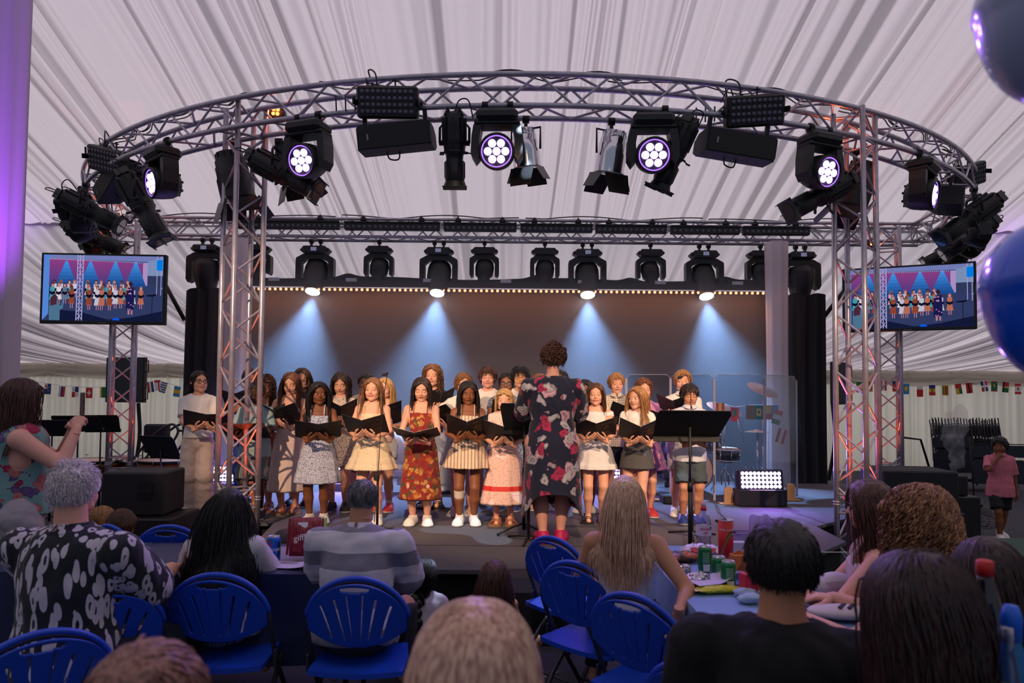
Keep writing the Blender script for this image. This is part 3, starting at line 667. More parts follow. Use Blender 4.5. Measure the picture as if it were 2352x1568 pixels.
def mover(loc, aim, label, s=1.0, lit=False, small=False, screen=True):
 e = empty('moving_spot', loc, 0, label, 'stage light', 'moving spots under the straight truss')
 W = 0.30*s
 b = MB().box((0, 0, -0.10*s), (W, 0.22*s, 0.09*s), bev=0.02*s).box((0, 0, -0.10*s), (W+0.07*s, 0.15*s, 0.05*s), bev=0.02*s); b.build('base', BLKP, e)
 for x in ((-0.07, 0.07) if not small else (0,)): MB().box((x, 0, -0.03), (0.03, 0.05, 0.06)).cyl((x-0.03, 0, 0.02), (x+0.03, 0, 0.02), 0.034, n=8).build('clamp', BLACK, e)
 if screen: MB().box((0, -0.112*s, -0.10*s), (0.07*s, 0.004, 0.045*s)).build('display', emat('display_glow', (0.25, 0.25, 0.42), 0.6), e)
 yw, yh = (0.235, 0.33) if not small else (0.20, 0.27); yw *= s; yh *= s
 yk = MB(); yk.prism([(-0.6*yw, -0.15*s), (0.6*yw, -0.15*s), (yw*0.98, -0.20*s), (yw, -0.24*s), (yw*1.0, -0.15*s-yh), (yw*0.9, -0.19*s-yh), (yw*0.72, -0.17*s-yh), (yw*0.72, -0.26*s), (yw*0.5, -0.215*s), (-yw*0.5, -0.215*s), (-yw*0.72, -0.26*s), (-yw*0.72, -0.17*s-yh), (-yw*0.9, -0.19*s-yh), (-yw, -0.15*s-yh), (-yw, -0.24*s), (-yw*0.98, -0.20*s)][::-1], -0.06*s, 0.06*s)
 yk.build('yoke', BLKP, e)
 A = aim_matrix(aim); M = Matrix.Translation((0, 0, -0.10*s-yh)) @ A
 if small: prof = [(0.05, 0.15), (0.115, 0.13), (0.13, 0.05), (0.12, -0.06), (0.085, -0.10), (0.082, -0.17), (0.075, -0.18)]
 else: prof = [(0.08, 0.20), (0.135, 0.19), (0.15, 0.12), (0.15, 0.0), (0.135, -0.08), (0.11, -0.19), (0.105, -0.21)]
 h = MB().lathe([(r*s, z*s) for r, z in prof], n=16, sy=0.92); hd = h.build('head', BLKP, e); hd.matrix_local = M
 zz = prof[-1][1]*s; rr = prof[-1][0]*s*0.82
 MB().cyl((0, 0, zz-0.002), (0, 0, zz-0.010), rr, n=20).build('lens', SPOT_ON if lit else GLASS_D, hd)
 return e
BTZ = ZB-TS-0.05
MV = []
for k, (px, lit) in enumerate(((470, 0), (722, 1), (1007, 1), (1350, 1), (1620, 1), (1843, 0))):
 x = PY(px, 600, YB-0.2).x; zt_ = PY(px, 563+ (px-1176)*0.012, YB-0.2).z
 aim = (0.0, -0.25, -1) if lit else (0, 0.05, -1)
 if lit: aim = (0.05*(-1 if px < 1100 else (1 if px > 1500 else 0)), -0.42, -1)
 lb = ['large moving spot pointing down above the left curtain', 'leftmost of the four large moving spots with a lit blue-white beam', 'lit large moving spot above the girl with long wavy hair, second from the left', 'lit large moving spot right of the conductor, third from the left', 'rightmost of the four large moving spots with a lit blue-white beam', 'large moving spot pointing down above the right curtain'][k]
 o = mover((x, YB-0.12, zt_+0.02), aim, lb, s=1.22, lit=bool(lit))
 if lit: MV.append((x, zt_, aim))
for k, px in enumerate((585, 868, 1112, 1252, 1497, 1752)):
 x = PY(px, 600, YB-0.2).x; zt_ = PY(px, 563+(px-1176)*0.012, YB-0.2).z
 lb = ['smaller moving spot half hidden behind the left front tower', 'smaller moving spot between the first two lit spots', 'smaller moving spot left of the middle, near its twin', 'smaller moving spot right of the middle, above the conductor', 'smaller moving spot between the two right lit spots', 'smaller moving spot in front of the white wrapped tent leg'][k]
 mover((x, YB-0.10, zt_+0.03), ((0.12 if k < 1 or k > 3 else -0.05), -0.35, -1), lb, s=1.12, small=True, screen=False)
bars = [(545, 782), (790, 1012), (1018, 1188), (1194, 1362), (1366, 1532), (1538, 1700), (1704, 1860)]
for k, (a, b) in enumerate(bars):
 yy = YB-TS/2-0.09; pa, pb = PY(a, 523+(a-1176)*0.0125, yy), PY(b, 523+(b-1176)*0.0125, yy); c = (pa+pb)/2; L_ = (pb-pa).length
 e = empty('led_bar', c, 0, ['leftmost long led bar on the straight truss', 'second led bar from the left on the straight truss', 'third led bar from the left on the straight truss', 'middle led bar on the straight truss, above the conductor', 'third led bar from the right on the straight truss', 'second led bar from the right on the straight truss', 'rightmost led bar on the straight truss'][k], 'stage light', 'led bars on the straight truss')
 MB().box((0, 0, 0), (L_-0.02, 0.09, 0.13), bev=0.012).box((0, -0.03, 0.05), (L_-0.02, 0.07, 0.02)).build('housing', BLKP, e)
 n = int(L_/0.082); lm = LPM.setdefault('bar', MB().sphere((0, 0, 0), 0.024, 5, sc=(1, 0.4, 1)).mesh('lens', LENS_OFF))
 for i in range(n): link('lens', lm, e, ((i+0.5)/n*(L_-0.06)-(L_-0.06)/2, -0.046, -0.018))
 for x in (-L_*0.3, L_*0.3):
  MB().lathe([(0.045, -0.03), (0.05, 0), (0.045, 0.03)], (x, 0.02, 0.10), (0, 1, 0), n=10).box((x, 0.02, 0.14), (0.02, 0.03, 0.05)).build('clamp', BLACK, e)
for k, (px, py, Y) in enumerate(((638, 262, 6.6), (1912, 318, 6.6), (278, 508, 9.9), (2000, 560, 9.9), (262, 570, 9.9))):
 p = PY(px, py, Y); e = empty('amber_uplight', p, 0, ['small amber light glowing inside the curved truss right of the left tower', 'small amber light glowing inside the curved truss left of the right tower', 'small amber light at the left end of the straight truss', 'small amber light at the right end of the straight truss', 'small amber light just above the left screen'][k], 'stage light', 'amber uplights inside the trusses')
 MB().lathe([(0.06, 0.07), (0.075, 0.05), (0.08, -0.05), (0.07, -0.06)], (0, 0, 0), (0, 1, 0.1), n=12).build('can', BLKP, e)
 for a in range(4): MB().sphere((0.03*math.cos(a*1.57+.7), -0.062, 0.03*math.sin(a*1.57+.7)), 0.017, 5).build('bulb', emat('amber_glow', (1.0, 0.22, 0.03), 9), e)
 lamp('POINT', 'amber_glow', p+Vector((0, -0.14, 0.02)), 3.5, (1.0, 0.16, 0.05), size=0.05)
for (px, Y) in ((555, 6.42), (1966, 6.42), (283, 9.6), (2040, 9.6)):
 p = PY(px, 900, Y); lamp('SPOT', 'tower_uplight', (p.x, Y, 0.2), 150, (1.0, 0.10, 0.03), target=(p.x, Y, 4.3), size=0.04, spot=26, blend=0.5)
for (x, y, z, tx, ty, e_, sp) in ((-3.2, 0.8, 4.9, -1.5, 7.2, 1650, 30), (3.6, 0.8, 4.9, 1.8, 7.2, 1650, 28), (0.4, 0.2, 5.0, 0.2, 7.0, 1300, 32)):
 lamp('SPOT', 'front_key', (x, y, z), e_, (1.0, 0.66, 0.42), target=(tx, ty, 1.25), size=0.06, spot=sp, blend=0.45)
for x, z, a in MV:
 s = lamp('SPOT', 'beam', (x+a[0]*0.3, YB-0.15, z-0.80), 1700, (0.27, 0.50, 1.0), target=(x+a[0]*3, YB-0.15-1.5, z-3.8), size=0.03, spot=62, blend=0.9)
lamp('SPOT', 'leg_uplight', (-2.9, 3.9, 1.4), 420, (0.42, 0.06, 1.0), target=(-3.55, 4.4, 3.8), size=0.05, spot=50, blend=0.8)
lamp('SPOT', 'side_uplight', (10.2, 12.4, 2.2), 420, (0.45, 0.12, 1.0), target=(9.6, 13, 4.3), size=0.05, spot=75, blend=1.0)
lamp('SPOT', 'side_uplight', (-9.9, 11.6, 2.6), 260, (0.45, 0.12, 1.0), target=(-9.4, 11.9, 4.9), size=0.05, spot=60, blend=1.0)
hz = bpy.data.materials.new('haze'); hz.use_nodes = True; nt = hz.node_tree; nt.nodes.clear(); vs = nt.nodes.new('ShaderNodeVolumeScatter'); vs.inputs['Density'].default_value = 0.055; vs.inputs['Anisotropy'].default_value = 0.1
vs.inputs['Color'].default_value = (1, 1, 1, 1); mo = nt.nodes.new('ShaderNodeOutputMaterial'); nt.links.new(vs.outputs[0], mo.inputs['Volume'])
hb = MB().box(((bd0+bd1)/2, 9.35, (STAGE+3.2)/2+0.01), (bd1-bd0-0.5, 1.74, 3.2-STAGE)).build('haze', hz); tag(hb, 'thin blue haze hanging before the backdrop', 'haze', kind='stuff')
for k, (px, py, Y, w_, nx, ny) in enumerate(((1748, 1102, 8.0, 0.48, 10, 4), (795, 1090, 9.0, 0.42, 10, 4), (516, 1088, 8.9, 0.42, 10, 4), (1412, 1082, 8.9, 0.42, 10, 4))):
 p = PY(px, py, Y); on = emat('panel_led', (0.62, 0.52, 1.0), 9.0)
 o = ledpanel(p, (0.04, -1, 0.12), ['blazing violet led panel on the stage floor in front of the drum shield', 'violet led panel on the floor behind the girl in the blue print dress', 'violet led panel on the floor behind the left front tower', 'violet led panel on the floor behind the girl in the white print dress'][k], w=w_, h=0.20, nx=nx, ny=ny, m_lens=on, m_body=mat('violet_lit_body', (30, 28, 46), 0.5), bracket=False, group='lit led panels on the stage floor', power=22)
 MB().box((0, 0.04, -(p.z-STAGE)/2-0.05), (w_+0.08, 0.2, max(0.05, p.z-STAGE-0.12))).build('stand', BLKP, o)
gb = lamp('SPOT', 'gobo_beam', (0.2, 5.4, 4.1), 420, (0.62, 0.82, 1.0), target=(0.0, 6.1, STAGE), size=0.01, spot=70, blend=0.1)
gb.data.use_nodes = True; nt = gb.data.node_tree; em = nt.nodes['Emission']; tc = nt.nodes.new('ShaderNodeTexCoord'); nz = nt.nodes.new('ShaderNodeTexNoise'); nz.inputs['Scale'].default_value = 4.2; nz.inputs['Detail'].default_value = 0.5; nt.links.new(tc.outputs['Normal'], nz.inputs['Vector'])
mr = nt.nodes.new('ShaderNodeMapRange'); mr.inputs[1].default_value = 0.60; mr.inputs[2].default_value = 0.61; nt.links.new(nz.outputs[0], mr.inputs[0]); nt.links.new(mr.outputs[0], em.inputs['Strength'])
# ================================================================== PEOPLE
class SDF:
 def __init__(s, lo, hi, h):
  s.h = h; s.lo = np.array(lo, float); s.n = np.ceil((np.array(hi)-s.lo)/h).astype(int)+1
  s.v = np.full(s.n, 1.0, np.float32)
 def _sub(s, lo, hi):
  a = np.clip(np.floor((lo-s.lo)/s.h).astype(int), 0, s.n-1); b = np.clip(np.ceil((hi-s.lo)/s.h).astype(int)+1, 1, s.n)
  if np.any(b <= a): return None
  ax = [s.lo[i]+s.h*np.arange(a[i], b[i]) for i in range(3)]
  X, Y, Z = np.meshgrid(*ax, indexing='ij', sparse=True); return (slice(a[0], b[0]), slice(a[1], b[1]), slice(a[2], b[2])), X, Y, Z
 def _mix(s, sl, d, k):
  c = s.v[sl]; h = np.maximum(k-np.abs(c-d), 0)/k if k > 0 else 0
  s.v[sl] = np.minimum(c, d)-h*h*k*0.25
 def cap(s, a, b, ra, rb=None, k=0.02, sy=1.0, sub=False):
  """tapered capsule; sy flattens it front to back"""
  a = np.asarray(a, float); b = np.asarray(b, float); rb = ra if rb is None else rb; m = max(ra, rb)+k+s.h*2
  r = s._sub(np.minimum(a, b)-m, np.maximum(a, b)+m)
  if r is None: return s
  sl, X, Y, Z = r; ab = b-a; L2 = ab@ab+1e-12
  t = np.clip(((X-a[0])*ab[0]+(Y-a[1])*ab[1]+(Z-a[2])*ab[2])/L2, 0, 1)
  d = np.sqrt((X-a[0]-t*ab[0])**2+((Y-a[1]-t*ab[1])/sy)**2+(Z-a[2]-t*ab[2])**2)-(ra+(rb-ra)*t)
  if sub:
   c = s.v[sl]; s.v[sl] = np.maximum(c, -d)
  else: s._mix(sl, d, k)
  return s
 def ell(s, c, r, k=0.02, R=None, sub=False):
  c = np.asarray(c, float); r = np.asarray(r, float); m = r.max()+k+s.h*2; q = s._sub(c-m, c+m)
  if q is None: return s
  sl, X, Y, Z = q; X = X-c[0]; Y = Y-c[1]; Z = Z-c[2]
  if R is not None: X, Y, Z = (R[0][0]*X+R[1][0]*Y+R[2][0]*Z, R[0][1]*X+R[1][1]*Y+R[2][1]*Z, R[0][2]*X+R[1][2]*Y+R[2][2]*Z)
  k0 = np.sqrt((X/r[0])**2+(Y/r[1])**2+(Z/r[2])**2); k1 = np.sqrt((X/r[0]**2)**2+(Y/r[1]**2)**2+(Z/r[2]**2)**2)+1e-9
  d = k0*(k0-1)/k1
  if sub:
   c_ = s.v[sl]; h = np.maximum(k-np.abs(c_+d), 0)/k if k > 0 else 0; s.v[sl] = np.maximum(c_, -d)+h*h*k*0.25
  else: s._mix(sl, d, k)
  return s
 def torso(s, secs, k=0.02, off=0.0):
  """secs: (centre xyz, half width, half depth) from bottom to top along the spine"""
  C = np.array([q[0] for q in secs], float); W = np.array([q[1] for q in secs])+off; D = np.array([q[2] for q in secs])+off
  m = max(W.max(), D.max())+k+0.02; r = s._sub(C.min(0)-m, C.max(0)+m); sl, X, Y, Z = r; best = None
  X, Y, Z = np.broadcast_arrays(X, Y, Z)
  for i in range(len(C)-1):
   ab = C[i+1]-C[i]; L2 = ab@ab; t = ((X-C[i][0])*ab[0]+(Y-C[i][1])*ab[1]+(Z-C[i][2])*ab[2])/L2
   tc = np.clip(t, 0, 1); u = ab/math.sqrt(L2); w = W[i]+(W[i+1]-W[i])*tc; dd = D[i]+(D[i+1]-D[i])*tc
   px, py, pz = X-C[i][0]-tc*ab[0], Y-C[i][1]-tc*ab[1], Z-C[i][2]-tc*ab[2]
   al = (t-tc)*math.sqrt(L2); q = np.sqrt((px/w)**2+((py**2+(pz*0.999)**2-np.minimum(al**2, py**2+pz**2)*0)/dd**2))
   d = (q-1)*np.minimum(w, dd); best = d if best is None else np.minimum(best, d)
  s._mix(sl, best, k); return s
 def cut(s, n, d):
  """keep the side where n.p < d"""
  ax = [s.lo[i]+s.h*np.arange(s.n[i]) for i in range(3)]; X, Y, Z = np.meshgrid(*ax, indexing='ij', sparse=True)
  s.v = np.maximum(s.v, (X*n[0]+Y*n[1]+Z*n[2]-d).astype(np.float32)); return s
 def cutsub(s, fn):
  ax = [s.lo[i]+s.h*np.arange(s.n[i]) for i in range(3)]; X, Y, Z = np.meshgrid(*ax, indexing='ij', sparse=True)
  s.v = np.maximum(s.v, fn(X, Y, Z).astype(np.float32)); return s
 def mesh(s):
  v = s.v; v[0] = v[-1] = 1; v[:, 0] = v[:, -1] = 1; v[:, :, 0] = v[:, :, -1] = 1
  neg = v < 0; n = s.n-1
  cnt = sum(neg[i:i+n[0], j:j+n[1], k:k+n[2]].astype(np.int8) for i in (0, 1) for j in (0, 1) for k in (0, 1))
  act = np.argwhere((cnt > 0) & (cnt < 8))
  if not len(act): return np.zeros((0, 3)), np.zeros((0, 4), int)
  cid = np.full(n, -1, np.int32); cid[tuple(act.T)] = np.arange(len(act))
  P = np.zeros((len(act), 3)); ct = np.zeros(len(act))
  cor = [(i, j, k) for i in (0, 1) for j in (0, 1) for k in (0, 1)]; val = {c: v[tuple((act+np.array(c)).T)] for c in cor}
  for c in cor:
   for ax in range(3):
    if c[ax] == 0:
     c2 = list(c); c2[ax] = 1; c2 = tuple(c2); a, b = val[c], val[c2]; x = (a < 0) != (b < 0)
     t = np.where(x, a/np.where(a-b == 0, 1, a-b), 0)
     for q in range(3): P[:, q] += np.where(x, c[q]+(t if q == ax else 0), 0)
     ct += x
  P = s.lo+s.h*(act+P/ct[:, None]); Q = []
  for ax in range(3):
   o1, o2 = (ax+1) % 3, (ax+2) % 3
   sa = [slice(None)]*3; sb = [slice(None)]*3; sa[ax] = slice(0, -1); sb[ax] = slice(1, None)
   for q in (o1, o2): sa[q] = slice(1, -1); sb[q] = slice(1, -1)
   A, B = neg[tuple(sa)], neg[tuple(sb)]; e = np.argwhere(A != B); f = A[tuple(e.T)]
   e[:, o1] += 1; e[:, o2] += 1
   def cc(d1, d2):
    g = e.copy(); g[:, o1] -= d1; g[:, o2] -= d2; return cid[tuple(g.T)]
   q = np.stack([cc(1, 1), cc(0, 1), cc(0, 0), cc(1, 0)], 1); q[~f] = q[~f][:, ::-1]; Q.append(q)
  return P, np.concatenate(Q)
def skin_mat(name, c):
 if name in MATS: return MATS[name]
 m, nt, b = nt_of(name); c = lin(c); b.inputs['Base Color'].default_value = (*c, 1); b.inputs['Roughness'].default_value = 0.52
 b.inputs['Subsurface Weight'].default_value = 0.0; b.inputs['Specular IOR Level'].default_value = 0.35
 tc = nt.nodes.new('ShaderNodeTexCoord'); n = nt.nodes.new('ShaderNodeTexNoise'); n.inputs['Scale'].default_value = 18; nt.links.new(tc.outputs['Object'], n.inputs['Vector'])
 r = nt.nodes.new('ShaderNodeValToRGB'); r.color_ramp.elements[0].position = .3; r.color_ramp.elements[1].position = .75
 r.color_ramp.elements[0].color = (c[0], c[1]*.93, c[2]*.92, 1); r.color_ramp.elements[1].color = (min(1, c[0]*1.05), c[1]*1.03, c[2], 1)
 nt.links.new(n.outputs[0], r.inputs[0]); nt.links.new(r.outputs[0], b.inputs['Base Color']); MATS[name] = m; return m
SK = {'fair': (226, 172, 146), 'pink': (228, 170, 150), 'tan': (196, 140, 108), 'brown': (134, 84, 56), 'dark': (66, 42, 34), 'olive': (190, 138, 106), 'asian': (206, 156, 120)}
def skins(k):
 c = SK[k]; d = 0.80 if k in ('fair', 'pink', 'tan', 'olive', 'asian') else 0.85
 lip = (min(255, int(c[0]*0.88)), int(c[1]*0.70), int(c[2]*0.72))
 return skin_mat('skin_'+k, c), mat('lips_'+k, lip, 0.4)
EYEW = mat('eye_white', (225, 220, 216), 0.25); PUP = mat('pupil', (12, 10, 10), 0.15)
# ---- one head, unit height, face towards -Y, built once -------------------------------
def build_head(child=True):
 g = SDF((-0.46, -0.56, -0.56), (0.46, 0.52, 0.56), 0.0135)
 g.ell((0, 0.05, 0.13), (0.335, 0.40, 0.365), 0.02)
 g.ell((0, -0.10, -0.15), (0.262, 0.272, 0.30), 0.10)
 g.ell((0, -0.235, -0.395), (0.10, 0.085, 0.08), 0.12)
 g.cap((-.2, -.13, -.30), (0, -.27, -.40), 0.07, 0.05, 0.08).cap((.2, -.13, -.30), (0, -.27, -.40), 0.07, 0.05, 0.08)
 for sx in (-1, 1):
  g.ell((sx*0.165, -0.235, -0.125), (0.095, 0.095, 0.10), 0.10)
  g.ell((sx*0.14, -0.415, 0.005), (0.088, 0.075, 0.058), 0.06, sub=True)
 g.cap((-0.17, -0.315, 0.085), (0.17, -0.315, 0.085), 0.035, 0.035, 0.06)
 g.cap((0, -0.335, 0.03), (0, -0.425, -0.115), 0.026, 0.042, 0.045)
 for sx in (-1, 1): g.ell((sx*0.042, -0.385, -0.13), (0.030, 0.038, 0.026), 0.03)
 g.ell((0, -0.335, -0.235), (0.085, 0.055, 0.055), 0.05)
 g.ell((0, -0.368, -0.224), (0.098, 0.028, 0.015), 0.02); g.ell((0, -0.362, -0.256), (0.085, 0.030, 0.018), 0.02)
 g.ell((0, -0.400, -0.240), (0.10, 0.02, 0.006), 0.01, sub=True)
 for sx in (-1, 1):
  R = np.array(Euler((0.15, 0, sx*-0.45)).to_matrix())
  g.ell((sx*0.345, 0.03, -0.01), (0.028, 0.062, 0.10), 0.03, R=R); g.ell((sx*0.375, 0.02, 0.0), (0.02, 0.04, 0.065), 0.02, R=R, sub=True)
 g.cap((0, 0.06, -0.20), (0, 0.09, -0.60), 0.19, 0.185, 0.08)
 P, Q = g.mesh(); c = P[Q].mean(1); mi = np.zeros(len(Q), int)
 mi[(np.abs(c[:, 0]) < 0.122-1.2*np.abs(c[:, 2]+0.24)) & (np.abs(c[:, 2]+0.240) < 0.032) & (c[:, 1] < -0.33)] = 1
 ax = np.abs(c[:, 0]); arc = 0.104+0.06*(ax-0.06)-1.5*np.maximum(0, ax-0.17)**1.5
 mi[(ax > 0.055) & (ax < 0.215) & (np.abs(c[:, 2]-arc) < 0.0140-0.03*np.maximum(0, ax-0.12)) & (c[:, 1] < -0.2)] = 2
 return P, Q, mi
HP, HQ, HM = build_head()
def uv_ball(c, r, n=8, dirv=(0, -1, 0), z0=-1.0, z1=1.0, sc=1.0):
 th = np.linspace(math.acos(z1), math.acos(z0), n); S, U, D = frame_from(dirv); t = np.arange(2*n)*PI/n; V = []
 for a in th: V.append(np.asarray(c)+D*(r*math.cos(a))+r*math.sin(a)*(np.cos(t)[:, None]*S+np.sin(t)[:, None]*U))
 V = np.vstack(V); m = 2*n; Fq = []
 for i in range(n-1): Fq += [(i*m+j, (i+1)*m+j, (i+1)*m+(j+1) % m, i*m+(j+1) % m) for j in range(m)]
 return V, np.array(Fq)
def head_geo(gaze=0.0, lid=0.0, smile=0.0, wide=1.0, opn=0.0):
 """gaze: sideways look, lid: how far the upper lid is down (0..1)"""
 V = HP.copy(); V[:, 0] *= wide
 if smile:
  f = np.exp(-((np.abs(V[:, 0])-0.085)**2/0.0016+(V[:, 2]+0.235)**2/0.003))*(V[:, 1] < -.25); V[:, 2] += 0.02*smile*f
 parts = [(V, HQ, HM)]
 for sx in (-1, 1):
  e = np.array([sx*0.138*wide, -0.298, 0.002]); gd = np.array([gaze*0.5, -1, -0.25*lid-0.02]); gd /= np.linalg.norm(gd)
  b, q = uv_ball(e, 0.062, 8, gd); parts.append((b, q, np.full(len(q), 3)))
  b, q = uv_ball(e, 0.0640, 5, gd, math.cos(0.50), 1.0); parts.append((b, q, np.full(len(q), 4)))
  b, q = uv_ball(e, 0.0648, 3, gd, math.cos(0.24), 1.0); parts.append((b, q, np.full(len(q), 5)))
  up = np.array([0, 0.0, 1.0]); ang = 0.78-0.86*lid    # lids as caps of skin round the eyeball
  cz = 0.56-0.55*lid; b, q = uv_ball(e, 0.0685, 7, (0, -0.25, 1.0), max(-0.7, cz), 1.0); parts.append((b, q, np.zeros(len(q), int)))
  b, q = uv_ball(e, 0.0675, 6, (0, -0.2, -1.0), 0.36, 1.0); parts.append((b, q, np.zeros(len(q), int)))
 if opn:
  b, q = uv_ball((0, -0.372, -0.243), 0.036, 6); b[:, 0] *= 1.3; b[:, 1] = -0.372+(b[:, 1]+0.372)*0.9; b[:, 2] = -0.243+(b[:, 2]+0.243)*(0.7); parts.append((b, q, np.full(len(q), 6)))
 return parts
# ---- one right hand, unit length (wrist -> middle finger tip = 1), palm towards -Z, fingers along +Y, thumb on -X side ----
def build_hand(curl, spread=1.0, thumb=0.4):
 g = SDF((-0.52, -0.28, -0.62), (0.36, 1.08, 0.22), 0.017)
 g.cap((0, -0.3, 0), (0, 0.05, 0), 0.135, 0.13, 0.05)
 g.ell((-0.02, 0.25, 0), (0.21, 0.27, 0.085), 0.06)
 roots = [(-0.165, 0.44), (-0.055, 0.49), (0.055, 0.465), (0.155, 0.40)]; Ls = [0.42, 0.48, 0.44, 0.34]
 for i, ((x, y), L) in enumerate(zip(roots, Ls)):
  p = np.array([x, y, 0.0]); a = 0.0; sp = (x)*0.7*spread; r = [0.058, 0.052, 0.045, 0.04]
  g.cap((x*0.8, 0.2, 0), p, 0.06, 0.06, 0.05)
  for j, f in enumerate((0.46, 0.30, 0.24)):
   a += curl[j]*(1+0.08*i); d = np.array([math.sin(sp)*math.cos(a), math.cos(sp)*math.cos(a), -math.sin(a)])
   q = p+d*L*f; g.cap(p, q, r[j], r[j+1], 0.012); p = q
 p = np.array([-0.13, 0.10, -0.02]); a = thumb
 for j, (L, dx, dy, dz) in enumerate(((0.26, -0.75, 0.62, -0.35*a-0.1), (0.20, -0.35, 0.85, -0.9*a), (0.15, 0.05, 0.9, -1.1*a))):
  d = np.array([dx, dy, dz]); d /= np.linalg.norm(d); q = p+d*L; g.cap(p, q, [0.085, 0.06, 0.052][j], [0.06, 0.052, 0.042][j], 0.03); p = q
 return g.mesh()
HANDS = {'relax': build_hand((0.35, 0.4, 0.3), 0.5, 0.3), 'hold': build_hand((0.9, 0.8, 0.5), 0.4, 0.9), 'flat': build_hand((0.1, 0.12, 0.1), 0.9, 0.2), 'phone': build_hand((0.75, 0.55, 0.3), 0.7, 0.7)}
def ik(a, b, l1, l2, pole):
 a, b = np.asarray(a, float), np.asarray(b, float); d = b-a; L = np.linalg.norm(d); mx = (l1+l2)*0.995
 if L > mx: b = a+d/L*mx; d = b-a; L = mx
 u = d/L; x = (l1*l1-l2*l2+L*L)/(2*L); h = math.sqrt(max(1e-6, l1*l1-x*x)); p = np.asarray(pole, float); p = p-u*(p@u); p /= np.linalg.norm(p)+1e-9
 return a+u*x+p*h, b
def Rz(a): c, s = math.cos(a), math.sin(a); return np.array([[c, -s, 0], [s, c, 0], [0, 0, 1.0]])
def Rx(a): c, s = math.cos(a), math.sin(a); return np.array([[1.0, 0, 0], [0, c, -s], [0, s, c]])
def Ry(a): c, s = math.cos(a), math.sin(a); return np.array([[c, 0, s], [0, 1.0, 0], [-s, 0, c]])
def smooth_noise(P, amp, sc, seed):
 r = np.random.RandomState(seed); o = np.zeros(len(P))
 for i in range(6):
  k = r.normal(size=3)*sc*(1+i*0.5); o += np.sin(P@k+r.rand()*6.3)/(1+0.5*i)
 return o*amp*0.4
def vnormals(P, Q):
 n = np.cross(P[Q[:, 2]]-P[Q[:, 0]], P[Q[:, 3]]-P[Q[:, 1]]); o = np.zeros_like(P)
 for i in range(4): np.add.at(o, Q[:, i], n)
 return o/(np.linalg.norm(o, axis=1, keepdims=True)+1e-9)
